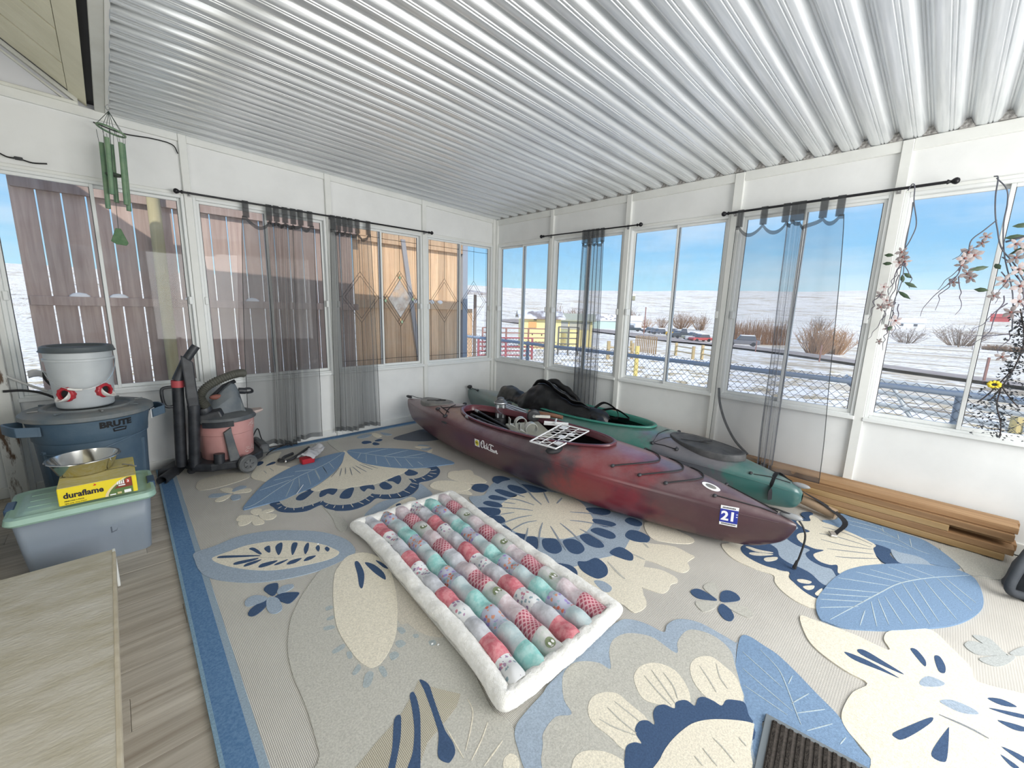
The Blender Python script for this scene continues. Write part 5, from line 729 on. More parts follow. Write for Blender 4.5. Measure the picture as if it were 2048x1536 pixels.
STK=[('g',2,8.3,[-2938,-572,-2936,-657]),('g',2,8.4,[-2888,-550,-2882,-640]),('c',2,4.6,[-3024,-1260,-3003,-1270]),('c',2,4.5,[-3034,-1331,-3009,-1317]),('c',2,4.5,[-3008,-1374,-2986,-1351]),('c',2,4.5,[-2957,-1391,-2965,-1426]),('c',2,4.5,[-2906,-1413,-2916,-1440]),('c',2,4.6,[-2846,-1413,-2852,-1445]),('c',2,4.7,[-2799,-1424,-2775,-1399]),('c',2,5.2,[-2794,-1498,-2768,-1483]),('c',2,5.1,[-2764,-1560,-2740,-1530]),('c',2,5.1,[-2720,-1605,-2701,-1564]),('c',2,5.1,[-2654,-1574,-2661,-1634]),('c',2,5.2,[-2603,-1581,-2590,-1637]),('c',2,5.3,[-2546,-1567,-2540,-1619]),('c',2,5.4,[-2502,-1533,-2493,-1581]),('c',2,5.5,[-2459,-1602,-2434,-1574]),('c',2,5.4,[-2392,-1610,-2405,-1664]),('c',2,5.5,[-2337,-1633,-2346,-1699]),('c',2,5.6,[-2281,-1612,-2269,-1690]),('c',2,5.7,[-2205,-1579,-2192,-1636]),('c',2,5.9,[-2171,-1534,-2146,-1593]),('c',2,6.0,[-2124,-1477,-2125,-1535]),('c',2,6.0,[-2057,-1505,-2056,-1555]),('c',2,6.1,[-1997,-1495,-1983,-1547]),('c',2,6.3,[-1959,-1464,-1925,-1514]),('c',2,6.4,[-1937,-1430,-1879,-1445]),('q',5,7.1,[-2473,-913,-2589,-1054]),('q',5,7.2,[-2453,-919,-2530,-1074]),('q',5,7.3,[-2426,-931,-2481,-1066]),('q',5,7.2,[-2399,-954,-2451,-1121]),('q',5,7.3,[-2375,-951,-2384,-1127]),('q',5,7.4,[-2348,-941,-2335,-1127]),('q',5,7.5,[-2310,-938,-2277,-1111]),('q',5,7.6,[-2286,-924,-2232,-1116]),('v',6,4.7,[-3194,-1193,-3126,-1172,-2941,-1010,-2769,-879,-2630,-810,-2472,-717,-2301,-575]),('v',6,4.2,[-2801,-891,-2952,-1199]),('v',6,4.4,[-2774,-894,-2832,-1103]),('v',6,4.5,[-2699,-857,-2753,-1100]),('v',6,4.6,[-2630,-810,-2673,-1057]),('v',6,4.8,[-2558,-782,-2583,-954]),('v',6,4.3,[-2832,-903,-3055,-964]),('v',6,4.6,[-2791,-840,-2932,-837]),('v',6,4.8,[-2634,-806,-2762,-762]),('v',6,4.7,[-2625,-818,-2663,-1031]),('v',6,4.8,[-2558,-787,-2587,-976]),('v',6,5.0,[-2484,-723,-2505,-898]),('v',6,5.5,[-2258,-557,-2163,-715,-2062,-890,-1945,-1026,-1818,-1144]),('v',6,5.3,[-2186,-684,-2265,-797]),('v',6,5.2,[-2157,-734,-2248,-932]),('v',6,5.2,[-2111,-824,-2197,-1022]),('v',6,5.1,[-2062,-903,-2134,-1142]),('v',6,5.2,[-2008,-973,-2065,-1200]),('v',6,5.2,[-1949,-1060,-2000,-1278]),('v',6,5.2,[-1905,-1195,-1917,-1302]),('v',6,5.8,[-2159,-706,-1940,-727]),('v',6,5.7,[-2058,-881,-1822,-881]),('v',6,5.7,[-1940,-1017,-1738,-1054]),('g',4,2.5,[-3268,-1849,-3231,-1887,-3156,-1954,-3030,-2023,-2941,-2090]),('c',2,3.7,[-2945,-3237,-2960,-3285,-3007,-3331,-3054,-3368]),('c',2,3.7,[-2947,-3347,-3001,-3378,-3059,-3402]),('c',2,3.6,[-2951,-3423,-2994,-3431,-3041,-3440]),('c',2,3.6,[-3057,-3268,-3066,-3338,-3072,-3382]),('p',4,11.9,[-1786,-2454,-1851,-2361,-1922,-2281]),('p',4,11.4,[-1839,-2495,-1930,-2459,-2069,-2443]),('p',4,11.1,[-1866,-2564,-1950,-2532,-2079,-2542]),('p',4,10.5,[-1973,-2589,-2054,-2651,-2133,-2704]),('p',4,10.7,[-1856,-2605,-1960,-2675,-2087,-2783]),('p',4,10.6,[-1850,-2666,-1913,-2774,-1985,-2899]),('p',4,10.8,[-1776,-2683,-1808,-2794,-1850,-2899]),('p',4,10.7,[-1739,-2809,-1740,-2897,-1754,-2997]),('p',4,11.4,[-1700,-2701,-1638,-2787,-1558,-2952]),('p',4,11.9,[-1612,-2631,-1533,-2726,-1464,-2855]),('p',4,13.3,[-1678,-2436,-1643,-2328,-1581,-2190,-1530,-2022]),('p',4,13.1,[-1623,-2455,-1518,-2310]),('p',4,12.5,[-1722,-2407,-1750,-2277,-1797,-2216]),('p',4,12.3,[-1807,-2306,-1854,-2237]),('p',4,12.9,[-1685,-2282,-1695,-2201]),('p',4,12.8,[-1587,-2495,-1487,-2462]),('p',4,11.5,[-1899,-2391,-1986,-2351]),('g',2,12.3,[-1896,-3114,-1937,-3201,-1956,-3258]),('g',2,13.0,[-1729,-3164,-1726,-3240]),('g',2,13.7,[-1574,-3144,-1604,-3198]),('q',6,8.1,[-530,-3834,-516,-3908,-523,-3987,-557,-4083]),('q',6,8.0,[-646,-3837,-610,-3922,-598,-4080]),('q',6,7.7,[-723,-3859,-695,-3972,-623,-4089]),('q',6,7.5,[-820,-3905,-744,-4014,-683,-4098]),('q',6,7.3,[-884,-3952,-824,-4024,-727,-4119]),('v',5,4.4,[-220,-4028,-402,-4238,-428,-4323]),('v',5,4.6,[-347,-3950,-332,-4078,-346,-4173]),('v',5,4.8,[-288,-3916,-270,-4018,-268,-4101]),('v',5,4.6,[-234,-4099,-308,-4114]),('v',5,4.5,[-271,-4177,-347,-4187]),('v',5,4.3,[-278,-4232,-408,-4247]),('v',5,4.4,[-495,-4042,-436,-4152,-447,-4240]),('v',7,4.8,[-1518,-4029,-1280,-4106,-1103,-4163,-926,-4225,-743,-4330,-547,-4477]),('v',7,4.1,[-1323,-4129,-1462,-4127]),('v',7,4.1,[-1222,-4141,-1413,-4179]),('v',7,4.1,[-1168,-4161,-1356,-4214]),('v',7,4.1,[-1123,-4183,-1309,-4257]),('v',7,4.1,[-1016,-4201,-1249,-4303]),('v',7,4.1,[-918,-4232,-1217,-4340]),('v',7,4.2,[-858,-4270,-1160,-4368]),('v',7,4.2,[-791,-4309,-1079,-4424]),('v',7,4.4,[-714,-4356,-940,-4473]),('v',7,4.5,[-682,-4385,-844,-4489]),('v',7,4.6,[-1103,-4163,-1264,-3969]),('v',7,4.5,[-1173,-4143,-1331,-3968]),('v',7,4.4,[-1248,-4118,-1387,-3970]),('v',7,4.3,[-1314,-4103,-1458,-3982]),('v',7,4.8,[-993,-4192,-1114,-3999]),('v',7,5.0,[-909,-4235,-977,-4056]),('v',7,5.0,[-853,-4259,-890,-4104]),('v',7,5.1,[-787,-4301,-785,-4169]),('v',7,5.1,[-710,-4348,-700,-4232]),('q',4,8.5,[-1788,-4376,-1779,-4442,-1783,-4489]),('v',3,3.3,[-1940,-3866,-1989,-3941,-2053,-3984,-2140,-4031,-2187,-4057]),('v',3,3.4,[-2038,-3987,-1987,-3988]),('v',3,3.2,[-2121,-4015,-2029,-4048]),('v',3,3.1,[-2150,-4036,-2060,-4100]),('v',3,3.0,[-2196,-4075,-2104,-4128]),('v',3,3.1,[-2091,-3848,-2152,-4025]),('v',3,3.0,[-2167,-3875,-2181,-4017]),('v',3,3.3,[-2005,-3821,-2073,-3977]),('v',3,2.9,[-2169,-4158,-2127,-4167]),('g',6,4.7,[-2405,-3609,-2432,-3682,-2444,-3732]),('g',6,4.7,[-2361,-3614,-2395,-3679,-2427,-3738]),('g',6,4.8,[-2339,-3651,-2368,-3704,-2403,-3735]),('g',6,4.2,[-2669,-3592,-2656,-3641,-2628,-3700]),('g',6,4.3,[-2614,-3587,-2620,-3637,-2620,-3699]),('g',6,4.4,[-2577,-3591,-2577,-3649,-2577,-3686]),('g',6,4.8,[-2206,-3732,-2244,-3783,-2275,-3818]),('g',6,4.8,[-2148,-3772,-2201,-3805,-2231,-3843]),('g',8,4.6,[-2453,-3872,-2463,-3911,-2481,-3948]),('g',8,4.4,[-2510,-3864,-2531,-3915]),('g',8,4.7,[-2390,-3930,-2402,-3956]),('g',8,4.4,[-2552,-3857,-2562,-3885]),('q',1,2.2,[-543,-4470,-479,-4543,-482,-4595])]
# ================= the rug =================
def weave(name, col, col2, fx, fy, bump=.5):
    m = bpy.data.materials.new(name); m.use_nodes = True; t = m.node_tree; b = t.nodes['Principled BSDF']; b.inputs['Roughness'].default_value = .95
    b.inputs['Specular IOR Level'].default_value = .1
    tcn = t.nodes.new('ShaderNodeTexCoord')
    def wave(ax, sc):
        w_ = t.nodes.new('ShaderNodeTexWave'); w_.bands_direction = ax; w_.inputs['Scale'].default_value = sc; w_.inputs['Distortion'].default_value = .4; w_.inputs['Detail'].default_value = 1
        t.links.new(tcn.outputs['Object'], w_.inputs[0]); return w_
    a, c = wave('X', fx), wave('Y', fy)
    mu = t.nodes.new('ShaderNodeMath'); mu.operation = 'MULTIPLY'; t.links.new(a.outputs['Fac'], mu.inputs[0])
    mr = t.nodes.new('ShaderNodeMapRange'); mr.inputs['To Min'].default_value = .55; t.links.new(c.outputs['Fac'], mr.inputs[0]); t.links.new(mr.outputs[0], mu.inputs[1])
    r = t.nodes.new('ShaderNodeValToRGB'); r.color_ramp.elements[0].color = (*col2, 1); r.color_ramp.elements[1].color = (*col, 1); r.color_ramp.elements[0].position = .1; r.color_ramp.elements[1].position = .6
    t.links.new(mu.outputs[0], r.inputs[0])
    n = t.nodes.new('ShaderNodeTexNoise'); n.inputs['Scale'].default_value = 2.2; n.inputs['Detail'].default_value = 5; t.links.new(tcn.outputs['Object'], n.inputs[0])
    hv = t.nodes.new('ShaderNodeHueSaturation'); m2 = t.nodes.new('ShaderNodeMapRange'); m2.inputs['To Min'].default_value = .8; m2.inputs['To Max'].default_value = 1.2
    t.links.new(n.outputs[0], m2.inputs[0]); t.links.new(m2.outputs[0], hv.inputs['Value']); t.links.new(r.outputs[0], hv.inputs['Color'])
    t.links.new(hv.outputs[0], b.inputs['Base Color'])
    bp = t.nodes.new('ShaderNodeBump'); bp.inputs['Strength'].default_value = bump; bp.inputs['Distance'].default_value = .003; t.links.new(mu.outputs[0], bp.inputs['Height']); t.links.new(bp.outputs[0], b.inputs['Normal'])
    return m
def pile(name, col, amt=.16):
    c1 = tuple(x*(1-amt) for x in col); c2 = tuple(min(1, x*(1+amt)) for x in col)
    return mat(name, c1, .95, col2=c2, nscale=170, detail=3, bump=.5, bscale=420, spec=.1, lo=.32, hi=.68, bdist=.003)
RC = dict(c=pile('pile_cream', (.74, .69, .57)), d=pile('pile_dim_cream', (.56, .52, .44)), n=pile('pile_navy', (.058, .098, .18)), b=pile('pile_blue', (.20, .30, .44)),
          l=pile('pile_light_blue', (.34, .41, .49)), g=pile('pile_taupe', (.50, .49, .44)), m=pile('pile_slate', (.145, .165, .20)), o=pile('pile_faint_blue', (.38, .43, .44)),
          v=pile('pile_vein', (.46, .54, .57)), q=pile('pile_grey', (.24, .26, .28)), p=pile('pile_grey_blue', (.27, .31, .36)), h=pile('pile_pale_grey', (.42, .44, .43)),
          w=weave('woven_patch', (.60, .56, .45), (.33, .30, .24), 62, 40))
WEAVE = weave('rug_weave', (.69, .665, .60), (.36, .345, .325), 62, 40)
rug = empty('area_rug', (-1.8, -2.4, 0), 'large cream and blue floral area rug with raised leaves under the kayaks', 'rug')
X0, X1, Y1_, Y0_ = -3.612, -.02, -.03, -5.2
MB().box((X0+.10, Y0_, 0), (X1-.02, Y1_-.10, .010)).obj('woven_ground', WEAVE, rug)
NAVYB = mat('border_blue', (.085, .175, .32), .95, col2=(.14, .25, .41), nscale=120, detail=3, bump=.4, bscale=300, spec=.1, bdist=.003)
PALEB = pile('border_pale', (.30, .38, .45))
LEFTE = lambda y: -3.557+(.0155*(y+.2) if y < -.2 else 0)   # the left edge wanders slightly
def strip(a0, a1, z1, nm, mt):
    ys = [-.03+(-5.17)*i/12 for i in range(13)]; m = MB()
    for i in range(12):
        ya, yb_ = ys[i], ys[i+1]
        m.hexa([(LEFTE(yb_)+a0, yb_, 0), (LEFTE(yb_)+a1, yb_, 0), (LEFTE(ya)+a1, ya, 0), (LEFTE(ya)+a0, ya, 0), (LEFTE(yb_)+a0, yb_, z1), (LEFTE(yb_)+a1, yb_, z1), (LEFTE(ya)+a1, ya, z1), (LEFTE(ya)+a0, ya, z1)])
    m.obj(nm, mt, rug)
strip(-.008, .004, .013, 'binding', pile('binding_blue', (.22, .34, .44)))
strip(.004, .076, .0118, 'border', NAVYB); strip(.076, .100, .0114, 'inner_border', PALEB)
MB().box((-3.55, -.03, 0), (X1, -.10, .0118)).obj('border', NAVYB, rug)
MB().box((-3.55, -.10, 0), (X1, -.125, .0114)).obj('inner_border', PALEB, rug)
for i, (col_, lay, smo, nm, pts) in enumerate(RUG):
    P = [(pts[j]/1000, pts[j+1]/1000, 0) for j in range(0, len(pts), 2)]
    if smo: Q = [tuple(q) for q in crom(P, 4, True)]
    else: Q = P
    if sum(Q[j-1][0]*Q[j][1]-Q[j][0]*Q[j-1][1] for j in range(len(Q))) < 0: Q = Q[::-1]
    z = .0122+lay*.0008+(i % 5)*.00006
    n_ = len(Q); cx = sum(q[0] for q in Q)/n_; cy = sum(q[1] for q in Q)/n_
    m = MB(); ri = .0018
    vs = [(q[0], q[1], .008) for q in Q]+[(q[0], q[1], z) for q in Q]
    m.add(vs, [tuple(range(n_, 2*n_))]+[(j, (j+1) % n_, n_+(j+1) % n_, n_+j) for j in range(n_)])
    m.obj(nm+'_motif' if nm in ('petal', 'leaf', 'spot', 'stem', 'scallop') else nm, RC[col_], rug)
SG = {}
for col_, lay, wd, pts in STK:
    m = SG.setdefault(col_, MB())
    P = crom([(pts[j]/1000, pts[j+1]/1000, 0) for j in range(0, len(pts), 2)], 4); z = .0126+lay*.0008; n_ = len(P); ring = []
    for i, q in enumerate(P):
        t_ = (P[min(i+1, n_-1)]-P[max(i-1, 0)]).normalized(); nn = Vector((-t_.y, t_.x, 0))
        w_ = wd/2000*min(1, .45+2.2*min(i, n_-1-i)/n_)
        ring += [q+nn*w_, q-nn*w_]
    vs = [(q.x, q.y, z) for q in ring]+[(q.x, q.y, z-.0012) for q in ring]
    k0 = 2*n_; fs = []
    for i in range(n_-1):
        a = 2*i; fs += [(a, a+1, a+3, a+2), (a, a+2, k0+a+2, k0+a), (a+1, k0+a+1, k0+a+3, a+3)]
    m.add(vs, fs)
for col_, m in SG.items(): m.obj('vein_lines' if col_ == 'v' else 'line_motif', RC[col_], rug, kind='stuff')
# ================= kayaks =================
ROPE = mat('black_cord', (.02, .02, .022), .7); HATCHM = mat('hatch_rubber', (.045, .047, .05), .55, col2=(.085, .085, .085), nscale=14, bump=.1)
HATCHG = mat('dusty_hatch', (.17, .17, .165), .6, col2=(.26, .25, .23), nscale=10)
GREYPL = mat('grey_handle', (.30, .31, .32), .4)
def hullmat(name, stops, dust, axis_len):
    m = bpy.data.materials.new(name); m.use_nodes = True; t = m.node_tree; b = t.nodes['Principled BSDF']
    tcn = t.nodes.new('ShaderNodeTexCoord'); sp = t.nodes.new('ShaderNodeSeparateXYZ'); t.links.new(tcn.outputs['Object'], sp.inputs[0])
    n = t.nodes.new('ShaderNodeTexNoise'); n.inputs['Scale'].default_value = 5; n.inputs['Detail'].default_value = 7; n.inputs['Roughness'].default_value = .6; t.links.new(tcn.outputs['Object'], n.inputs[0])
    ma = t.nodes.new('ShaderNodeMath'); ma.operation = 'MULTIPLY_ADD'; ma.inputs[1].default_value = -.26; ma.inputs[2].default_value = .13; t.links.new(n.outputs[0], ma.inputs[0])
    dv = t.nodes.new('ShaderNodeMath'); dv.operation = 'MULTIPLY_ADD'; dv.inputs[1].default_value = -1/axis_len; t.links.new(sp.outputs['Y'], dv.inputs[0]); t.links.new(ma.outputs[0], dv.inputs[2])
    r = t.nodes.new('ShaderNodeValToRGB'); e = r.color_ramp.elements
    e[0].position = stops[0][0]; e[0].color = (*stops[0][1], 1); e[1].position = stops[-1][0]; e[1].color = (*stops[-1][1], 1)
    for p, c in stops[1:-1]: k = e.new(p); k.color = (*c, 1)
    t.links.new(dv.outputs[0], r.inputs[0])
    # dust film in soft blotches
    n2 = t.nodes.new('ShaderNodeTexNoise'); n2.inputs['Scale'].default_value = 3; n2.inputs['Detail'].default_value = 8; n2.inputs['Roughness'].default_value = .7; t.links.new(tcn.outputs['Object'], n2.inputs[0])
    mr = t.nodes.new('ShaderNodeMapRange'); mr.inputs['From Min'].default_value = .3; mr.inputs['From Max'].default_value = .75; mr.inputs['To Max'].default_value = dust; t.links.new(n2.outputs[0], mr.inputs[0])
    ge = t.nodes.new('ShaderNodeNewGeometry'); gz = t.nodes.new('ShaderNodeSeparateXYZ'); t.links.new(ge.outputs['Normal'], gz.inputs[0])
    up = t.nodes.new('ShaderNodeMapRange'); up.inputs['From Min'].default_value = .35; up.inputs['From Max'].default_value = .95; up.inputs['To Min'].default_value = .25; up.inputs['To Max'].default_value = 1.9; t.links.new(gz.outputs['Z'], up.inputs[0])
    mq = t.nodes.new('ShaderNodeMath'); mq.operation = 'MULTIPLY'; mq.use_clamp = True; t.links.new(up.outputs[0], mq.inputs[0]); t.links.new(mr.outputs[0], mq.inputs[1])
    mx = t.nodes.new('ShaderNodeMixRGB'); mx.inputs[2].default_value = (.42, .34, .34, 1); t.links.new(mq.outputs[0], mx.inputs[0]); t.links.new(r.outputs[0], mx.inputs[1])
    t.links.new(mx.outputs[0], b.inputs['Base Color']); b.inputs['Roughness'].default_value = .34; b.inputs['Specular IOR Level'].default_value = .55; b.inputs['Coat Weight'].default_value = .5; b.inputs['Coat Roughness'].default_value = .22
    n3 = t.nodes.new('ShaderNodeTexNoise'); n3.inputs['Scale'].default_value = 220; t.links.new(tcn.outputs['Object'], n3.inputs[0])
    bp = t.nodes.new('ShaderNodeBump'); bp.inputs['Strength'].default_value = .08; bp.inputs['Distance'].default_value = .002; t.links.new(n3.outputs[0], bp.inputs['Height']); t.links.new(bp.outputs[0], b.inputs['Normal'])
    return m
class Kayak:
    "s runs 0 (stern) to 1 (bow); axis a -> b on the floor"
    def __init__(k, a, b, P):
        k.a = Vector((*a, .017)); k.b = Vector((*b, .017)); k.d = (k.b-k.a); k.len = k.d.length; k.t = k.d/k.len; k.n = Vector((k.t.y, -k.t.x, 0))  # n: to the boat's side away from +x
        k.P = P
    def g(k, key, s): xs, ys = k.P[key]; return sinterp(s, xs, ys)
    def pt(k, s, off, z): return k.a+k.t*(s*k.len)+k.n*off+Vector((0, 0, z))
    def dims(k, s): return k.g('b', s), k.g('keel', s), k.g('sheer', s), k.g('deck', s)
    def hull(k, s, a):  # a: -1 (one sheer) .. 0 keel .. 1 (other sheer)
        b, kz, h, _ = k.dims(s); q = abs(a)*PI/2; f = k.g('full', s)
        x = b*(math.sin(q)**f); z = kz+(h-kz)*(1-math.cos(q)**(1.0))**.95
        return k.pt(s, math.copysign(x, a), z)
    def deck(k, s, off):  # off in metres from the centreline
        b, _, h, c = k.dims(s); u = min(1, abs(off)/max(b, 1e-4))
        return k.pt(s, off, h+(c-h)*(1-u**2.3)**.62)
    def cock(k, s):
        c0, c1, w = k.P['cock']; u = (s-(c0+c1)/2)/((c1-c0)/2)
        if abs(u) >= 1: return 0
        sk = k.P.get('skew', 0); u2 = u
        return w*(1-abs(u2)**2.3)**.5*(1+sk*u)
    def build(k, name, label, HM, rimM, innerM):
        root = k.root = empty(name, k.a, label, 'kayak')
        c0, c1, w = k.P['cock']
        S = sorted(set([i/46 for i in range(47)]+[c0+(c1-c0)*(.5-.5*math.cos(PI*i/26)) for i in range(27)]+[.004, .012, .025, .95, .96, .97, .978, .984, .989, .993, .997]))
        m = MB(); NH = 22
        m.grid(lambda u, v: k.hull(S[int(round(v*(len(S)-1)))], -1+2*u), NH+1, len(S))
        for sd in (1, -1):
            ND = 13
            def fn(u, v):
                s = S[int(round(v*(len(S)-1)))]; b = k.g('b', s); ce = min(k.cock(s), b*.97)
                return k.deck(s, sd*lerp(b, ce, u**1.5))
            mm = MB(); mm.grid(fn, ND, len(S))
            if sd == -1: mm.f = [f[::-1] for f in mm.f]
            m.add(mm.v, mm.f)
        k.shell = m.obj('hull', HM, root, smooth=75, merge=True)
        # seam line at the sheer
        for sd in (1, -1):
            sm = MB(); sm.tube([k.deck(.02+.96*i/60, sd*k.g('b', .02+.96*i/60))+k.n*sd*.001 for i in range(61)], .0022, 5); sm.obj('seam', HM, root, smooth=60)
        # coaming
        pts = []
        for i in range(64):
            q = 2*PI*i/64; s = (c0+c1)/2+(c1-c0)/2*math.cos(q)*.995
            ce = k.cock(s); o = ce*(1 if math.sin(q) >= 0 else -1)
            pts.append(k.deck(s, o)+Vector((0, 0, 0)))
        up = Vector((0, 0, 1)); ctr = sum(pts, Vector())/len(pts)
        cm = MB(); ring = []
        prof = [(-.012, -.03), (-.006, .012), (.006, .022), (.022, .020), (.027, .010), (.018, .006), (.006, .0), (.0, -.03)]
        NP = len(prof)
        for i, q in enumerate(pts):
            tg = (pts[(i+1) % 64]-pts[i-1]).normalized(); outw = tg.cross(up).normalized()
            if outw.dot(q-ctr) < 0: outw = -outw
            for a, z in prof: ring.append(q+outw*a+up*z)
        fs = [(i*NP+j, i*NP+(j+1) % NP, ((i+1) % 64)*NP+(j+1) % NP, ((i+1) % 64)*NP+j) for i in range(64) for j in range(NP)]
        cm.add(ring, fs); k.coam = cm.obj('coaming', rimM, root, smooth=50, merge=True)
        # black interior tub
        m = MB(); S2 = [c0-.05+(c1-c0+.1)*i/24 for i in range(25)]
        def fi(u, v):
            s = S2[int(round(v*24))]; p = k.hull(s, (-1+2*u)*.93); c = k.pt(s, 0, k.dims(s)[2]-.02); return p.lerp(c, .05)+Vector((0, 0, .008))
        m.grid(fi, 17, 25); m.obj('cockpit_floor', innerM, root, smooth=80)
        return root
    def cord(k, pts, nm='deck_line', r=.0035, mt=None):
        m = MB(); m.tube([k.deck(s, o)+Vector((0, 0, r*1.3)) for s, o in pts], r, 5); return m.obj(nm, mt or ROPE, k.root, smooth=60)
    def cordfree(k, pts, nm='deck_line', r=.0035, mt=None):
        m = MB(); m.tube(crom(pts, 5), r, 5); return m.obj(nm, mt or ROPE, k.root, smooth=60)
    def fitting(k, s, o, nm='cord_hook', sz=1.0):
        p = k.deck(s, o); m = MB(); m.ball(p+Vector((0, 0, .006)), .012*sz, 8, (1.5, 1, .8)); return m.obj(nm, BLACKP, k.root, smooth=180)
    def hatch(k, s, rs, ro, mt, off=0, lift=.02, nm='hatch_cover'):
        def ring(f, dz):
            out = []
            for i in range(40):
                q = 2*PI*i/40; ss = s+rs*f*math.cos(q)/k.len; oo = off+ro*f*math.sin(q)
                c = k.deck(s, off); e = k.deck(ss, oo); z = c.z*.55+e.z*.45+dz; out.append(Vector((e.x, e.y, z)))
            return out
        m = MB(); rings = [ring(1.03, -.02), ring(1.03, lift*.5), ring(1.0, lift), ring(.93, lift*1.05), ring(.9, lift*.8), ring(.45, lift*.95), ring(.02, lift*1.0)]
        vs = [p for r_ in rings for p in r_]
        m.add(vs, [(a*40+i, a*40+(i+1) % 40, (a+1)*40+(i+1) % 40, (a+1)*40+i) for a in range(len(rings)-1) for i in range(40)])
        h = m.obj(nm, mt, k.root, smooth=45, merge=True)
        return h
STN = [0, .02, .06, .14, .25, .38, .5, .62, .75, .86, .94, .98, .993, 1]
PR = dict(b=(STN, [.012, .035, .085, .17, .265, .335, .36, .35, .292, .190, .092, .040, .022, .006]),
          keel=(STN, [.20, .10, .055, .02, .004, 0, 0, 0, .002, .008, .034, .105, .155, .215]),
          sheer=(STN, [.275, .275, .275, .280, .290, .300, .300, .292, .280, .262, .245, .238, .236, .232]),
          deck=(STN, [.305, .318, .338, .360, .385, .40, .405, .405, .392, .352, .300, .268, .256, .242]),
          full=(STN, [.9, .85, .75, .62, .5, .45, .44, .45, .5, .62, .75, .85, .9, .9]),
          cock=(.275, .695, .245), skew=-.06, dp=2.0)
red = Kayak((-1.385, -.15), (-1.185, -3.80), PR)
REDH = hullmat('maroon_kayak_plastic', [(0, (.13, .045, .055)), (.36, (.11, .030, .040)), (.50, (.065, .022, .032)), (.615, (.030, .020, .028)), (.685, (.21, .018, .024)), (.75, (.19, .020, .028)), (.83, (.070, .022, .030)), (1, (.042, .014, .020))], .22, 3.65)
RIMR = mat('coaming_maroon', (.13, .035, .045), .25); INB = mat('kayak_interior', (.012, .012, .013), .6)
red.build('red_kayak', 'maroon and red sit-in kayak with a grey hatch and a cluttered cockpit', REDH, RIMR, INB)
h = red.hatch(.142, .215, .125, HATCHG, lift=.016)
sb = MB(); sb.tube([red.deck(.165, -.05)+Vector((0, 0, .02)), red.deck(.12, .06)+Vector((0, 0, .02))], .006, 5); sb.obj('strap', ROPE, h)
sb = MB(); sb.obox(red.deck(.150, .0)+Vector((0, 0, .022)), (.06, .02, .008)); sb.obj('buckle', BLACKP, h, bevel=.002)
# stern grab handle and cords
def toggle(k, s, name='grab_handle', mt=None):
    p = k.deck(s, 0); m = MB(); m.ball(p+Vector((0, 0, .022)), .055, 12, (1, .32, .3), frame((0, 0, 1)) @ Matrix.Rotation(0, 3, 'Z') if False else Matrix((k.t, k.n, Vector((0, 0, 1)))).transposed())
    return m.obj(name, mt or GREYPL, k.root, smooth=180)
toggle(red, .004, mt=BLACKP)
red.cordfree([red.deck(.004, 0)+Vector((0, 0, .02)), red.deck(.02, .01)+Vector((0, 0, .035)), red.deck(.05, .0)+Vector((0, 0, .012)), red.deck(.085, -.05)+Vector((0, 0, .006))])
red.cord([(.20+.02*i, .11+.025*i) for i in range(4)]); red.cord([(.215, .13), (.235, .09), (.255, .03), (.25, -.05), (.235, -.11), (.215, -.15)])
red.cord([(.205, .16), (.235, .205), (.262, .235)]); red.cord([(.262, .235), (.245, .16), (.232, .08), (.225, 0)])
for s, o in ((.205, .16), (.265, .24), (.215, -.15), (.085, -.05)): red.fitting(s, o, sz=1.5)
m = MB(); p = red.deck(.278, .285); m.obox(p+Vector((0, 0, .006)), (.03, .075, .012), Matrix.Rotation(-.05, 3, 'Z')); m.obj('paddle_clip', BLACKP, red.root, bevel=.004)
# bow deck bungees: three V shaped lines with fittings
for i, (s0, o0, s1) in enumerate(((.735, .235, .79), (.783, .215, .832), (.825, .185, .866))):
    P_ = []
    for j in range(13):
        q = -1+2*j/12; P_.append((s1-(s1-s0)*abs(q)**1.7, o0*q))
    red.cord(P_, 'bungee', .0048)
    for sd in (1, -1): red.fitting(s0, sd*o0, sz=1.1)
red.cord([(.895, .105), (.925, .068), (.955, .03), (.975, .012)]); red.cord([(.895, -.105), (.925, -.068), (.955, -.03), (.975, -.012)])
for sd in (1, -1): red.fitting(.895, sd*.11)
toggle(red, .992)
t0 = red.pt(1.0, 0, .30)
red.cordfree([red.deck(.965, .0)+Vector((0, 0, .012)), red.deck(.98, .01)+Vector((0, 0, .03)), red.pt(1.0, .0, .275), red.pt(1.012, .0, .20), red.pt(1.010, .005, .08), red.pt(1.006, .02, .012)], 'bow_line', .005)
m = MB(); m.tube([red.pt(1.006, .018, .004), red.pt(1.008, .012, .05)], [.010, .006], 6); m.obj('line_knot', ROPE, red.root)
# lettering and stickers on the near side (positive n)
def on_hull(k, s0, a0, flip=1):
    def fn(x, y):
        s = s0+x/k.len; a = a0
        b, kz, h, _ = k.dims(s); q = k.hull(s, a); q2 = k.hull(s, a+.01); dl = (q2-q).length/.01
        p = k.hull(s, a+y/dl); nrm = (k.hull(s+.004, a+y/dl)-p).cross(k.hull(s, a+y/dl+.01)-p).normalized()
        if nrm.dot(k.n) < 0: nrm = -nrm
        return p+nrm*.0022
    return fn
WHT_I = mat('white_ink', (.78, .76, .76), .5); BLUE_I = mat('blue_sticker', (.02, .035, .32), .4); WSTK = mat('white_sticker', (.85, .85, .85), .4); YST = mat('yellow_sticker', (.72, .62, .05), .4); DKI = mat('dark_ink', (.02, .02, .03), .5)
def patch(k, s0, a0, w_, h_, mt, nm, lift=0, nx=5, ny=4, x0=0, y0=0, root=None):
    f = on_hull(k, s0, a0); m = MB(); m.grid(lambda u, v: f(x0+w_*u, y0+h_*v)+k.n*lift, nx, ny); return m.obj(nm, mt, root or k.root, smooth=60)
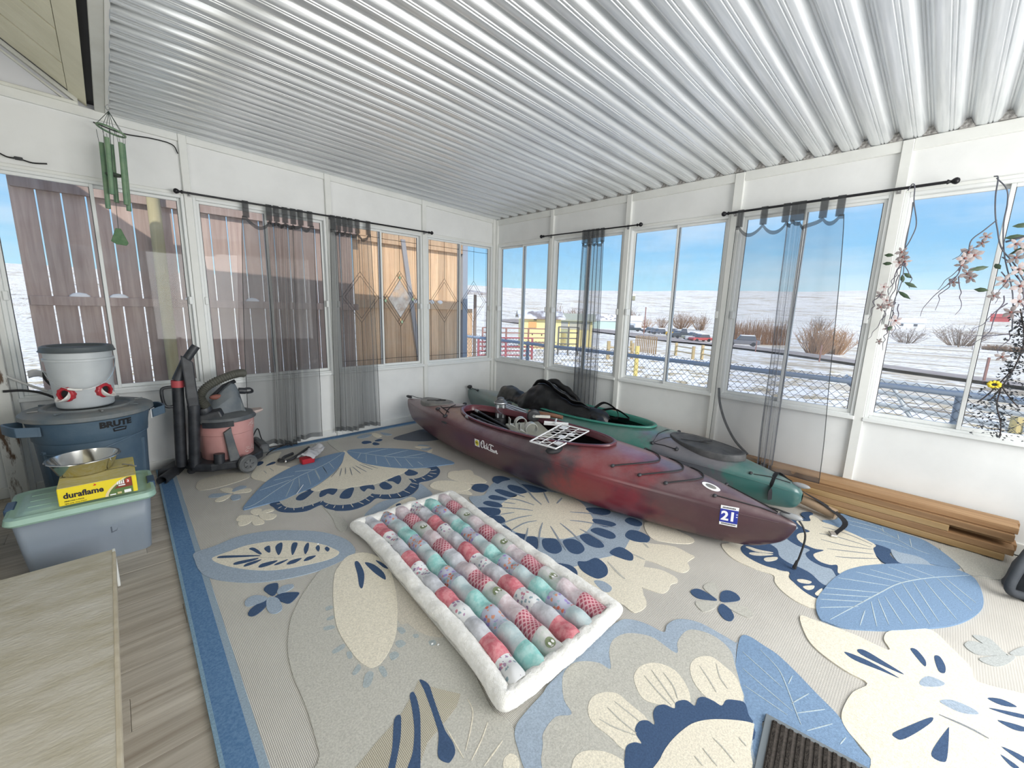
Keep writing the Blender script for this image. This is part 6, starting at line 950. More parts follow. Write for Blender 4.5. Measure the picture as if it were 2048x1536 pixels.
st1 = patch(red, .407, .80, .062, .062, WSTK, 'sticker')
f = on_hull(red, .407, .80); m = MB(); m.add([f(.031+.024*math.cos(2*PI*i/16), .031+.024*math.sin(2*PI*i/16))+red.n*.001 for i in range(16)], [tuple(range(16))]); m.obj('sticker_disc', YST, st1)
m = MB(); put_text(m, textmesh('t', '2021', .016, .0006), lambda x, y: f(.013+x, .027+y)+red.n*.0018); m.obj('sticker_year', DKI, st1)
f = on_hull(red, .432, .80); m = MB(); SCL = .19/455   # script lettering, drawn as strokes
for stroke in ([(590,300),(550,310),(530,360),(535,410),(565,420),(610,390),(640,330),(630,290),(600,285),(575,310),(570,350)], [(645,300),(625,370),(610,420),(622,440)], [(668,382),(642,390),(630,430),(650,445),(685,420)], [(720,350),(695,410),(680,450),(692,460)],
        [(770,390),(800,370),(850,390),(895,415)], [(835,385),(800,450),(760,490),(720,470),(715,440),(740,410)], [(800,460),(780,480),(790,510),(815,500),(820,470),(802,462)], [(835,470),(830,520),(850,525),(870,490),(870,530),(890,535),(905,500)], [(910,500),(900,545)], [(905,530),(930,500),(945,510),(935,560),(958,555)]):
    q = [((x-530)*.944+(y-430)*.33, (x-530)*.33-(y-430)*.944) for x, y in stroke]
    m.tube(crom([f(a_*SCL, b_*SCL) for a_, b_ in q], 4), .0034, 5)
m.obj('lettering', WHT_I, red.root, label='white script lettering Old Town')
st2 = patch(red, .907, .735, .085, .115, WSTK, 'sticker')
f2 = on_hull(red, .907, .735); m = MB(); m.grid(lambda u, v: f2(.085*u, .019+.077*v)+red.n*.0008, 5, 4); b2 = m.obj('blue_panel', BLUE_I, st2)
m = MB(); put_text(m, textmesh('t', '21', .072, .0028), lambda x, y: f2(.006+x*.98, .034+y)+red.n*.0016); m.obj('sticker_number', WSTK, st2)
m = MB()
for y0, n_ in ((.101, 9), (.007, 10)):
    for i in range(n_):
        x0 = .010+i*.0070; m.add([f2(x0, y0)+red.n*.0012, f2(x0+.0045, y0)+red.n*.0012, f2(x0+.0045, y0+.008)+red.n*.0012, f2(x0, y0+.006+.002*(i % 2))+red.n*.0012], [(0, 1, 2, 3)])
m.obj('sticker_text', DKI, st2)
m = MB()
for y0 in (.058, .072): m.add([f2(.076, y0)+red.n*.0014, f2(.083, y0+.001)+red.n*.0014, f2(.083, y0+.006)+red.n*.0014, f2(.076, y0+.004)+red.n*.0014], [(0, 1, 2, 3)])
m.obj('sticker_tick', WSTK, st2)
f = on_hull(red, .845, .95)
m = MB(); p = [red.deck(.884+.014*math.cos(q), .055+.030*math.sin(q))+Vector((0, 0, .002)) for q in [2*PI*i/20 for i in range(20)]]; m.add(p, [tuple(range(20))]); bd = m.obj('badge', WSTK, red.root)
m = MB(); p = [red.deck(.884+.008*math.cos(q), .055+.017*math.sin(q))+Vector((0, 0, .0032)) for q in [2*PI*i/20 for i in range(20)]]; m.add(p, [tuple(range(20))]); m.obj('badge_mark', HATCHG, bd)
f = on_hull(red, .155, .62); m = MB(); put_text(m, textmesh('t', 'LOON', .045, 0), lambda x, y: f(x, y)); m.obj('lettering', mat('faded_ink', (.26, .15, .15), .5), red.root)

# ---------------- green kayak ----------------
PG_ = dict(PR); PG_['b'] = (STN, [.012, .032, .08, .16, .25, .315, .33, .32, .27, .185, .105, .062, .045, .018])
PG_['sheer'] = (STN, [.255, .255, .258, .262, .27, .278, .278, .27, .255, .232, .205, .187, .178, .158]); PG_['deck'] = (STN, [.30, .310, .325, .34, .362, .38, .385, .382, .36, .315, .265, .228, .210, .175])
PG_['keel'] = (STN, [.17, .09, .05, .018, .004, 0, 0, 0, .004, .014, .028, .046, .07, .12]); PG_['cock'] = (.29, .70, .235)
grn = Kayak((-.455, -.05), (-.505, -3.70), PG_)
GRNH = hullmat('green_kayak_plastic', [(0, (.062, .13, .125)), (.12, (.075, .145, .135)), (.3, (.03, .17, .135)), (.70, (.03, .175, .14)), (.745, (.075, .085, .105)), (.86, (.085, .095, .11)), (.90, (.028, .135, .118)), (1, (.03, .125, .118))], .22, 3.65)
RIMG = mat('coaming_green', (.045, .245, .185), .35)
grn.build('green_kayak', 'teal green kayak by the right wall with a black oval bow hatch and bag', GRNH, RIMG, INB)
hg = grn.hatch(.822, .275, .155, HATCHM, lift=.024)
m = MB(); m.tube([grn.deck(.822, 0)+Vector((-.04, .03, .032)), grn.deck(.822, 0)+Vector((-.02, 0, .04)), grn.deck(.822, 0)+Vector((.02, -.02, .04)), grn.deck(.822, 0)+Vector((.05, -.02, .032))], .006, 6); m.obj('pull_strap', ROPE, hg)
m = MB(); m.tube([grn.deck(.78, .10)+Vector((0, 0, .024)), grn.deck(.822, .02)+Vector((0, 0, .028)), grn.deck(.87, -.06)+Vector((0, 0, .02))], .003, 5); m.obj('crease', INB, hg)
grn.cord([(.735, .23), (.728, .10), (.728, -.05), (.735, -.22)]); grn.cord([(.735, .23), (.76, .21), (.785, .20)]); grn.cord([(.735, -.22), (.75, -.1), (.765, .05), (.785, .20)]); grn.cord([(.735, .23), (.75, .12), (.775, -.05), (.785, -.19)])
for s, o in ((.735, .23), (.785, .20), (.735, -.22), (.785, -.19)): grn.fitting(s, o, sz=1.3)
for sd in (1, -1):
    grn.cord([(.925, sd*.10), (.95, sd*.06), (.98, sd*.02)]); grn.fitting(.92, sd*.105)
toggle(grn, .995)
m = MB(); m.ball(grn.deck(.005, 0)+Vector((0, 0, .02)), .03, 8, (1.3, .8, .8)); m.obj('grab_handle', BLACKP, grn.root, smooth=180)
grn.cordfree([grn.deck(.01, 0)+Vector((0, 0, .02)), grn.deck(.03, .02)+Vector((0, 0, .01)), grn.deck(.065, .05)+Vector((0, 0, .006))]); grn.fitting(.068, .052, sz=1.2)
f = on_hull(grn, .697, .86); m = MB(); put_text(m, textmesh('t', 'OON', .040, .0015, .15), lambda x, y: f(x, y)); m.obj('lettering', DKI, grn.root)
m = MB(); put_text(m, textmesh('t', '120', .040, .001, .15), lambda x, y: f(x+.115, y)); m.obj('lettering', mat('red_ink', (.42, .12, .10), .5), grn.root, label='red number 120')
# black strap slung over the bow, its loose end on the rug
def ribbon(mb, pts, wdt, up=(0, 0, 1), th=.002):
    P = crom(pts, 6); up = Vector(up); a = []; 
    for i, p in enumerate(P):
        t_ = (P[min(i+1, len(P)-1)]-P[max(i-1, 0)]).normalized(); n_ = t_.cross(up)
        if n_.length < .05: n_ = t_.cross(Vector((1, 0, 0)))
        n_.normalize(); b_ = n_.cross(t_)*th; a += [p+n_*wdt/2, p-n_*wdt/2, p-n_*wdt/2-b_, p+n_*wdt/2-b_]
    n_ = len(P); fs = []
    for i in range(n_-1):
        for j in range(4): fs.append((4*i+j, 4*i+(j+1) % 4, 4*i+4+(j+1) % 4, 4*i+4+j))
    fs += [(3, 2, 1, 0), (4*n_-4, 4*n_-3, 4*n_-2, 4*n_-1)]
    return mb.add(a, fs)
m = MB(); ribbon(m, [grn.hull(.955, .55)+Vector((-.012, 0, 0)), grn.hull(.955, .98)+Vector((-.012, 0, .006)), grn.deck(.955, .03)+Vector((0, 0, .01)), grn.deck(.957, -.05)+Vector((.004, -.004, .01)), Vector((-.36, -3.66, .16)), Vector((-.345, -3.80, .10)), Vector((-.43, -3.93, .055)), Vector((-.60, -3.905, .024))], .03, (0, .3, 1)); 
sto = m.obj('tie_down_strap', mat('webbing', (.02, .02, .024), .8), smooth=60, loc=(-.5, -3.6, .02), label='black webbing strap over the green bow with its loose end on the rug', cat='strap')
m = MB(); m.obox((-.615, -3.90, .026), (.06, .035, .014), Matrix.Rotation(.4, 3, 'Z')); m.obj('buckle', STEEL, sto, bevel=.003)
m = MB(); m.ball((-.78, -3.50, .055), .055, 12, (1.5, .9, .95), Matrix.Rotation(-.5, 3, 'Z')); m.obj('red_float', mat('red_cloth', (.22, .012, .02), .6), loc=(-.78, -3.5, 0), smooth=180, label='dark red bundle wedged between the two bows', cat='bundle')

# ================= clutter in the red cockpit =================
def lantern(c):
    x, y, z = c; root = empty('camping_lantern', c, 'black and clear camping lantern at the back of the maroon cockpit', 'lantern')
    c = Vector(c)
    MB().lathe([(.0, 0), (.05, 0), (.056, .006), (.056, .045), (.05, .055), (.0, .055)], 28, c).obj('base', BLACKP, root, smooth=40)
    MB().lathe([(.046, .055), (.050, .07), (.050, .185), (.046, .195)], 28, c).obj('globe', glassmat('clear_plastic', (.93, .95, .95), .10), root, smooth=60)
    for dx in (-.018, .018):
        m = MB(); m.tube([c+Vector((dx, -dx, .055)), c+Vector((dx, -dx, .185))], .009, 8); m.obj('light_tube', WSTK, root, smooth=60)
    MB().lathe([(.0, .19), (.052, .19), (.062, .196), (.062, .210), (.05, .222), (.035, .234), (.033, .246), (.02, .254), (.0, .256)], 28, c).obj('cap', mat('lantern_cap', (.10, .105, .11), .4), root, smooth=35)
    MB().lathe([(.0625, .197), (.0645, .2), (.0645, .207), (.0625, .21)], 28, c).obj('cap_band', ALU, root, smooth=60)
    m = MB(); m.tube(crom([c+Vector((.060, -.02, .20)), c+Vector((.078, -.03, .16)), c+Vector((.05, -.05, .115)), c+Vector((-.04, -.06, .115)), c+Vector((-.075, -.03, .16)), c+Vector((-.06, -.01, .20))], 5), .0018, 5); m.obj('bail', STEEL, root)
lantern((-1.11, -1.375, .262))
# black tent poles lying along the near coaming
rnd = random.Random(3)
ends = [((-1.53, -1.42, .40), (-1.50, -2.34, .36)), ((-1.50, -1.44, .375), (-1.46, -2.38, .33)), ((-1.46, -1.40, .40), (-1.44, -2.36, .345)), ((-1.43, -1.46, .36), (-1.47, -2.30, .30)), ((-1.56, -1.52, .36), (-1.53, -2.30, .32)), ((-1.40, -1.38, .37), (-1.40, -2.25, .31)), ((-1.36, -1.34, .41), (-1.35, -2.15, .30))]
wl = ('topmost of the bundle', 'second from the top', 'along the inner side', 'lowest of the bundle', 'nearest the coaming', 'toward the middle', 'with a pale tip beside the lantern')
for i, (a, b) in enumerate(ends):
    a, b = Vector(a), Vector(b); root = empty('folding_pole', a, 'thin black folding pole in the maroon cockpit, %s' % wl[i], 'pole', 'black poles in the red kayak')
    m = MB(); m.tube([a, a.lerp(b, .5)+Vector((0, 0, -.012)), b], .011, 8); m.obj('tube', mat('pole_black', (.018, .018, .02), .3), root, smooth=60)
    m = MB(); m.tube([a+(a-b).normalized()*.03, a-(a-b).normalized()*.01], .014, 8); m.obj('end_cap', GREYPL if i % 3 == 0 else BLACKP, root, smooth=60)
for i, (a, b) in enumerate((((-1.00, -1.28, .40), (-1.03, -1.62, .375)), ((-.975, -1.24, .405), (-.985, -1.60, .385)), ((-.95, -1.26, .41), (-.945, -1.56, .395)))):
    a, b = Vector(a), Vector(b); m = MB(); m.tube([a, b], .009, 8)
    m.obj('metal_rod', ALU, loc=a, smooth=60, label=('thin silver rod by the lantern, leftmost', 'thin silver rod passing right of the lantern', 'short silver rod nearest the green kayak')[i], cat='rod')
# galvanised pipe clamps with a caster
GAL2 = mat('galvanised_plate', (.50, .51, .48), .45, .6, col2=(.62, .62, .58), nscale=20)
gb = empty('pipe_clamp_bracket', (-1.30, -1.98, .39), 'galvanised bracket of two pipe clamps beside the white rack', 'bracket')
M_ = Matrix.Rotation(-.42, 3, 'Z') @ Matrix.Rotation(.10, 3, 'X')
C_ = Vector((-1.325, -1.965, .368))
m = MB(); m.obox(C_, (.30, .34, .014), M_); m.obj('plate', mat('galv_wood', (.42, .41, .34), .7), gb, bevel=.003)
for j, (dx, dy) in enumerate(((-.06, .06), (-.02, -.07))):
    m = MB(); c = C_+M_ @ Vector((dx, dy, .05)); ring = []
    for q in range(19):
        a = math.radians(-40+260*q/18)
        for rr in (.046, .051):
            for hh in (-.022, .022): ring.append(c+M_ @ Vector((rr*math.cos(a), hh, rr*math.sin(a))))
    fs = []
    for q in range(18):
        for u_, v_ in ((0, 1), (1, 3), (3, 2), (2, 0)): fs.append((4*q+u_, 4*q+v_, 4*q+4+v_, 4*q+4+u_))
    m.add(ring, fs+[(0, 2, 3, 1), (72, 73, 75, 74)]); m.obj('clamp', GAL2, gb, smooth=40)
    m = MB(); m.obox(c+M_ @ Vector((-.075, 0, -.01)), (.05, .044, .008), M_ @ Matrix.Rotation(.5, 3, 'Y')); m.obox(c+M_ @ Vector((-.098, 0, .022)), (.006, .044, .06), M_); m.obj('flange', GAL2, gb, bevel=.002)
    m = MB(); m.tube([c+M_ @ Vector((-.104, 0, .035)), c+M_ @ Vector((-.09, 0, .035))], .010, 6); m.obj('bolt', STEEL, gb)
wc = empty('caster_wheel', (-1.13, -1.78, .42), 'black rubber caster wheel on a pale fork beside the pipe clamps', 'wheel')
m = MB(); Mw = frame((.55, .8, .15)); c = Vector((-1.17, -1.86, .448))
m.lathe([(.012, -.014), (.045, -.016), (.056, -.008), (.058, 0), (.056, .008), (.045, .016), (.012, .014)], 22, c, Mw); m.obj('tyre', BLACKP, wc, smooth=50)
m = MB(); m.lathe([(0, -.018), (.014, -.018), (.014, .018), (0, .018)], 12, c, Mw); m.obj('hub', ALU, wc, smooth=50)
m = MB(); m.obox(c+Vector((.045, -.05, -.004)), (.03, .15, .022), Matrix.Rotation(.7, 3, 'Z')); m.obj('fork', mat('pale_fork', (.66, .64, .58), .5), wc, bevel=.004)
m = MB(); m.tube([(-1.06, -1.70, .435), (-.985, -1.90, .43), (-.95, -2.0, .425)], [.017, .021, .016], 10); m.obj('tool_handle', woodmat('handle_brown', (.16, .075, .045), (.26, .13, .08), axis=1), loc=(-1, -1.85, .4), smooth=60, label='brown wooden tool handle between the caster and the white rack', cat='handle')
# white wire rack
rk = empty('wire_rack', (-1.37, -2.33, .44), 'white plastic grid rack laid across the maroon cockpit', 'rack')
A0, B0, C0, D0 = Vector((-1.625, -2.255, .415)), Vector((-1.165, -2.165, .440)), Vector((-1.12, -2.40, .43)), Vector((-1.60, -2.475, .415))
RW = mat('rack_white', (.80, .80, .80), .45)
def bl(u, v): return A0.lerp(B0, u).lerp(D0.lerp(C0, u), v)
m = MB()
for a, b in ((bl(0, 0), bl(1, 0)), (bl(0, 1), bl(1, 1)), (bl(0, 0), bl(0, 1)), (bl(1, 0), bl(1, 1))): m.tube([a, b], .006, 6)
m.obj('rim', RW, rk, smooth=60)
m = MB()
for k_ in range(1, 8): m.tube([bl(k_/8, 0), bl(max(0, min(1, k_/8-.14)), 1)], .0022, 5)
for k_ in range(1, 8): m.tube([bl(k_/8-.1 if k_ > 1 else 0, 0), bl(min(1, k_/8+.14), 1)], .0022, 5)
for v_ in (.33, .66): m.tube([bl(0, v_), bl(1, v_)], .003, 5)
m.obj('grid_wires', RW, rk, smooth=60, kind='stuff')
for (u_, v_, du, dv) in ((.80, .12, .13, .2), (.42, .5, .12, .22), (.15, .72, .12, .2), (.62, .62, .1, .2)):
    m = MB(); m.hexa([bl(u_, v_)+Vector((0, 0, -.002)), bl(u_+du, v_)+Vector((0, 0, -.002)), bl(u_+du, v_+dv)+Vector((0, 0, -.002)), bl(u_, v_+dv)+Vector((0, 0, -.002)), bl(u_, v_)+Vector((0, 0, .002)), bl(u_+du, v_)+Vector((0, 0, .002)), bl(u_+du, v_+dv)+Vector((0, 0, .002)), bl(u_, v_+dv)+Vector((0, 0, .002))]); m.obj('web', RW, rk)
m = MB(); M2 = Matrix.Rotation(.62, 3, 'Z'); m.obox((-1.13, -2.08, .415), (.06, .20, .014), M2); m.obox((-1.13, -2.08, .428), (.014, .20, .012), M2); m.obox((-1.10, -2.05, .428), (.15, .014, .012), M2); m.obj('bracket_arm', RW, loc=(-1.13, -2.08, .41), bevel=.002, label='small white plastic cross piece between the clamps and rack', cat='bracket')
m = MB(); m.obox((-1.40, -2.50, .335), (.055, .34, .022), Matrix.Rotation(.35, 3, 'Z') @ Matrix.Rotation(.1, 3, 'X')); m.obj('wood_slat', woodmat('pale_slat', (.40, .36, .28), (.56, .50, .40), axis=1), loc=(-1.4, -2.5, .33), bevel=.002, label='flat pale wooden slat under the near end of the white rack', cat='slat')
m = MB(); m.ball((-1.545, -2.42, .38), .07, 12, (1.2, .7, .35)); m.obj('black_pouch', mat('pouch', (.02, .02, .022), .7), loc=(-1.55, -2.4, .35), smooth=180, label='small black pouch under the corner of the white rack', cat='pouch')

# ================= black bag in the green cockpit =================
BAGM = mat('black_nylon', (.004, .004, .005), .42, col2=(.014, .014, .015), nscale=9, bump=.4, bscale=16)
BAGG = mat('dark_grey_nylon', (.035, .035, .034), .45, col2=(.075, .073, .068), nscale=8, bump=.3, bscale=22)
bag = empty('carry_bag', (-.5, -1.5, .35), 'long black nylon carry bag slumped open over the green cockpit', 'bag')
def blob(name, balls, mt, vox=.016, parent=None, disp=.015, seed=1):
    m = MB()
    for c, r, sq, rz in balls: m.ball(c, r, 14, sq, Matrix.Rotation(rz, 3, 'Z'))
    o = m.obj(name, mt, parent, smooth=180, merge=True)
    rm = o.modifiers.new('remesh', 'REMESH'); rm.mode = 'VOXEL'; rm.voxel_size = vox; rm.use_smooth_shade = True
    s_ = o.modifiers.new('smooth', 'SMOOTH'); s_.iterations = 4; s_.factor = .5
    tx = bpy.data.textures.new(name, 'CLOUDS'); tx.noise_scale = .10
    d = o.modifiers.new('wrinkle', 'DISPLACE'); d.texture = tx; d.strength = disp; d.texture_coords = 'LOCAL'
    return o
BY = [-.76, -.80, -.88, -.97, -1.06, -1.14, -1.24, -1.34, -1.44, -1.54, -1.66, -1.80, -1.95, -2.08, -2.18, -2.22]
BT = [.36, .44, .492, .485, .445, .430, .49, .575, .605, .585, .525, .475, .455, .445, .425, .39]
BW = [.03, .07, .095, .10, .105, .13, .165, .18, .18, .175, .165, .15, .135, .11, .08, .03]
def bagpt(y, a, grow=0):
    "a: 0 .. 1 round the cross section from the near bottom over the top to the far bottom"
    t_, w_ = sinterp(-y, [-q for q in BY], BT), sinterp(-y, [-q for q in BY], BW)
    q = PI*a; zb = .325; sx = math.copysign(abs(math.cos(q))**.8, math.cos(q)); sz = math.sin(q)**.85
    p = Vector((-.555-sx*w_, y, zb+(t_-zb)*sz))
    fold = noise.noise(Vector((p.x*7, y*9+p.z*6, p.z*9)))*.018+noise.noise(Vector((p.x*18, y*14, p.z*22)))*.009+.012*abs(noise.noise(Vector((p.x*5+y*9, y*6-p.z*12, 2))))
    return p+Vector((-sx*(fold+grow), 0, sz*(fold+grow)))
def baggrid(nm, y0, y1, a0, a1, mt, nu=26, nv=46):
    m = MB(); m.grid(lambda u, v: bagpt(lerp(y0, y1, v), lerp(a0, a1, u)), nu, nv); return m.obj(nm, mt, bag, smooth=180)
baggrid('bag_body', -1.05, -2.22, 0, 1, BAGM, 34, 60)
baggrid('bag_end', -.76, -1.06, 0, 1, BAGG, 30, 26)
# open zip: two standing flaps curving down the length
for i, (aa, y0, y1) in enumerate(((.44, -1.30, -2.02), (.66, -1.30, -1.86))):
    P = [bagpt(lerp(y0, y1, q/24), aa+(.5-aa)*(1-math.sin(PI*min(1, q/24*1.0)))**2*.9, .004) for q in range(25)]
    m = MB(); vs = []
    for q, p in enumerate(P):
        h_ = .055*math.sin(PI*(q+.5)/25)**.6; vs += [p, p+Vector((.012*(1 if i else -1), 0, h_*.6)), p+Vector((.03*(1 if i else -1)+.01*math.sin(q*.9), 0, h_))]
    m.add(vs, [(3*a_+b_, 3*a_+b_+1, 3*a_+b_+4, 3*a_+b_+3) for a_ in range(24) for b_ in (0, 1)])
    m.obj('zip_flap', BAGM, bag, smooth=180, solid=.004)
    m = MB(); m.tube([vs[3*q+2] for q in range(25)], .0045, 6); m.obj('zip_edge', BAGG, bag, smooth=60)
m = MB(); m.grid(lambda u, v: bagpt(lerp(-1.32, -1.95, v), .55+(u-.5)*.16*math.sin(PI*v), .003), 6, 24); m.obj('dark_opening', INB, bag, smooth=180)
for pts in ([(-.47, -1.98, .42), (-.44, -2.08, .50), (-.45, -2.22, .46), (-.50, -2.27, .40), (-.54, -2.2, .40)], [(-.42, -2.0, .40), (-.36, -2.15, .44), (-.38, -2.32, .385), (-.40, -2.20, .375)]):
    m = MB(); ribbon(m, [Vector(p) for p in pts], .026, (.8, 0, .6)); m.obj('carry_strap', BAGM, bag, smooth=60)
blob('strap_pouch', [((-.60, -2.12, .39), .07, (1, 1.2, .6), 0), ((-.66, -2.2, .385), .04, (1, 1.2, .6), 0)], BAGM, parent=bag, disp=.02, vox=.012)
m = MB(); m.tube(crom([(-.60, -1.0, .37), (-.78, -1.06, .37), (-.83, -1.2, .355)], 5), .012, 8); m.obj('paddle_shaft', BLACKP, loc=(-.7, -1.1, .36), smooth=60, label='short black handle resting on the green deck beside the bag', cat='handle')
m = MB(); m.ball((-.835, -1.20, .375), .035, 10, (1, .8, .7)); m.obj('cord_lock', BLACKP, loc=(-.835, -1.2, .35), smooth=180, label='small black knob on the edge of the green deck near the lantern', cat='knob')

# ================= cardboard tube and lumber =================
CARD = mat('cardboard', (.36, .25, .16), .8, col2=(.42, .30, .20), nscale=6)
TA, TB = Vector((-.062, -1.93, .325)), Vector((-.345, -3.87, .053))
ct = empty('cardboard_tube', TB, 'long brown cardboard tube leaning from the wall behind the green kayak', 'tube')
M_ = frame(TB-TA); ln = (TB-TA).length
MB().lathe([(.027, 0), (.034, 0), (.034, ln), (.027, ln), (.027, 0)], 24, TA, M_).obj('tube_wall', CARD, ct, smooth=40)
LUM = woodmat('lumber', (.27, .145, .065), (.46, .29, .15), axis=1, scale=.6, rough=.65); LUM2 = woodmat('lumber_pale', (.36, .22, .09), (.55, .38, .19), axis=1, scale=.6, rough=.65)
bd_ = [  # x0, x1, layer, y far, y near, label
 (-.105, -.018, 0, -2.30, -4.62, 'lowest board at the wall, bottom of the lumber pile'), (-.198, -.110, 0, -2.62, -4.615, 'lowest board at the front, longest face along the rug'),
 (-.105, -.018, 1, -2.25, -4.66, 'second layer board against the wall, hidden behind the front ones'), (-.196, -.108, 1, -2.55, -4.645, 'second layer board at the front, darker brown'),
 (-.194, -.108, 2, -2.60, -4.385, 'third layer front board, sawn short so a dark gap follows it'), (-.105, -.018, 2, -2.25, -4.64, 'third layer board against the wall, behind the dark gap'),
 (-.188, -.100, 3, -2.45, -4.635, 'fourth layer front board, over the dark gap'), (-.100, -.018, 3, -2.22, -4.63, 'fourth layer board against the wall'),
 (-.165, -.076, 4, -2.40, -4.645, 'topmost front board of the lumber pile'), (-.072, -.016, 4, -2.18, -4.655, 'topmost narrow board against the wall')]
for i, (x0, x1, ly, ya, yb_, lb) in enumerate(bd_):
    z = ly*.0398+.0168; x0 += random.uniform(-.004, .004); x1 += random.uniform(-.003, .001)
    m = MB(); m.box((x0, yb_, z+.0004), (x1, ya, z+.0386)); m.obj('lumber_board', LUM2 if i in (1, 4) else LUM, loc=((x0+x1)/2, (ya+yb_)/2, z), bevel=.003, seg=2, label=lb+', lumber', cat='board', group='stacked lumber boards')
# ================= left side: container, bucket, tote, box, bowl, vac =================
BRUTE = mat('blue_grey_plastic', (.060, .105, .155), .5, col2=(.085, .13, .175), nscale=7, bump=.05, bscale=90)
BLID = mat('dusty_lid', (.105, .135, .155), .6, col2=(.20, .20, .19), nscale=6)
INKK = mat('black_ink', (.012, .012, .014), .5)
bc = Vector((-3.85, -.55, 0))
br = empty('waste_container', bc, 'large blue grey round container with black lettering, lidded, under the white bucket', 'container')
MB().lathe([(.0, .0), (.222, 0), (.232, .012), (.243, .30), (.254, .50), (.262, .51), (.266, .56), (.280, .63), (.292, .635), (.292, .655), (.27, .655)], 56, bc).obj('body', BRUTE, br, smooth=35)
# moulded panels: vertical ribs around the barrel
for q in (-95, -28, 22, 70, 115, 165, 215):
    a = math.radians(q); m = MB(); e = Vector((math.cos(a), math.sin(a), 0)); s_ = Vector((-e.y, e.x, 0))
    P = []
    for r_, z in ((.230, .02), (.252, .46)):
        for rr, w_ in ((r_-.006, -.016), (r_-.006, .016), (r_+.010, .010), (r_+.010, -.010)): P.append(bc+e*rr+s_*w_+Vector((0, 0, z)))
    m.hexa(P); m.obj('rib', BRUTE, br, bevel=.003)
# wavy ledge under the lettering
m = MB()
pts = []
for i in range(33):
    a = math.radians(-150+150*i/32); z = .47+.028*math.tanh((i-17)/4.5); r_ = .2555; pts.append(bc+Vector((r_*math.cos(a), r_*math.sin(a), z)))
m.tube(pts, .0055, 6); m.obj('ledge', BRUTE, br, smooth=60)
lid = MB().lathe([(.0, .672), (.16, .672), (.185, .676), (.192, .690), (.205, .692), (.214, .682), (.262, .678), (.285, .672), (.300, .662), (.302, .640), (.296, .636), (.29, .645)], 64, bc).obj('lid', BLID, br, smooth=35)
for i in range(8):
    a = 2*PI*(i+.3)/8; e = Vector((math.cos(a), math.sin(a), 0)); m = MB(); m.obox(bc+e*.238+Vector((0, 0, .684)), (.045, .012, .008), Matrix.Rotation(a, 3, 'Z')); m.obj('lid_rib', BLID, lid, bevel=.002)
for sg, a0 in ((-1, 202), (1, 13)):
    a = math.radians(a0); e = Vector((math.cos(a), math.sin(a), 0)); s_ = Vector((-e.y, e.x, 0)); o = bc+e*.272
    m = MB(); prof = [(-.115, 0, .565), (-.085, .075, .575), (-.05, .088, .578), (.05, .088, .578), (.085, .075, .575), (.115, 0, .565)]
    top = []
    for w_, d_, z in prof: top.append(o+s_*w_+e*d_+Vector((0, 0, z)))
    n_ = len(top); vs = []
    for p in top: vs += [p+Vector((0, 0, .055)), p-e*.012+Vector((0, 0, .055)), p-e*.012, p]
    m.add(vs, [(4*i+j, 4*i+(j+1) % 4, 4*i+4+(j+1) % 4, 4*i+4+j) for i in range(n_-1) for j in range(4)])
    m.obj('handle', BRUTE, br, bevel=.004, smooth=40, merge=True)
m = MB(); m.obox(bc+Vector((math.cos(math.radians(-2)), math.sin(math.radians(-2)), 0))*.296+Vector((-.004, -.02, .592)), (.004, .052, .062), Matrix.Rotation(math.radians(-22), 3, 'Z')); m.obj('paper_label', WSTK, br)
def on_cyl(c, r0, r1, z0, z1, a0):
    def fn(x, y):
        z = z0+y; r_ = lerp(r0, r1, (z-.56)/.07)+.0016; a = a0+x/r_; return Vector((c.x+r_*math.cos(a), c.y+r_*math.sin(a), z))
    return fn
f = on_cyl(bc, .266, .280, .583, .64, math.radians(-82)); m = MB(); put_text(m, textmesh('t', 'BRUTE', .050, .0028, 0, 1.1), lambda x, y: f(x*1.05, y)); m.obj('lettering', INKK, br, label='black lettering BRUTE')
f = on_cyl(bc, .2685, .2825, .548, .64, math.radians(-69)); m = MB()
m.add([f(.0, .0), f(.062, .0), f(.066, .022), (f(.031, .028)), f(-.004, .022)], [(0, 1, 2, 3, 4)]); lg = m.obj('emblem', INKK, br)
m = MB(); m.add([f(.006, .009)+Vector((0, -.0012, 0)), f(.056, .009)+Vector((0, -.0012, 0)), f(.059, .018)+Vector((0, -.0012, 0)), f(.003, .018)+Vector((0, -.0012, 0))], [(0, 1, 2, 3)]); m.obj('emblem_bar', BRUTE, lg)
# white feeder bucket
kc = Vector((-3.862, -.515, .679))
BKT = mat('bucket_white', (.50, .53, .54), .4, col2=(.43, .46, .48), nscale=4)
bk = empty('feeder_bucket', kc, 'white plastic bucket with dark grey lid and two red rimmed spouts', 'bucket')
MB().lathe([(0, 0), (.124, 0), (.129, .006), (.149, .285), (.158, .287), (.158, .30), (.1495, .302), (.151, .335), (.158, .337), (.158, .352), (.148, .352)], 52, kc).obj('body', BKT, bk, smooth=35)
LIDG = mat('lid_dark_grey', (.075, .09, .098), .45)
lo = MB().lathe([(0, .362), (.10, .362), (.125, .362), (.132, .374), (.148, .376), (.160, .370), (.164, .352), (.170, .343), (.166, .340), (.158, .345)], 52, kc).obj('lid', LIDG, bk, smooth=30)
m = MB(); m.ball(kc+Vector((0, 0, .362)), .05, 14, (1.3, 1.0, .14)); m.obj('lid_boss', LIDG, lo, smooth=180)
RED_P = mat('red_plastic', (.42, .018, .030), .4); WP = mat('spout_white', (.72, .71, .68), .4, col2=(.5, .46, .40), nscale=30, lo=.55, hi=.75)
def onb(a, z): r_ = .124+.025*z/.285; e = Vector((math.cos(a), math.sin(a), 0)); return kc+e*r_+Vector((0, 0, z)), e
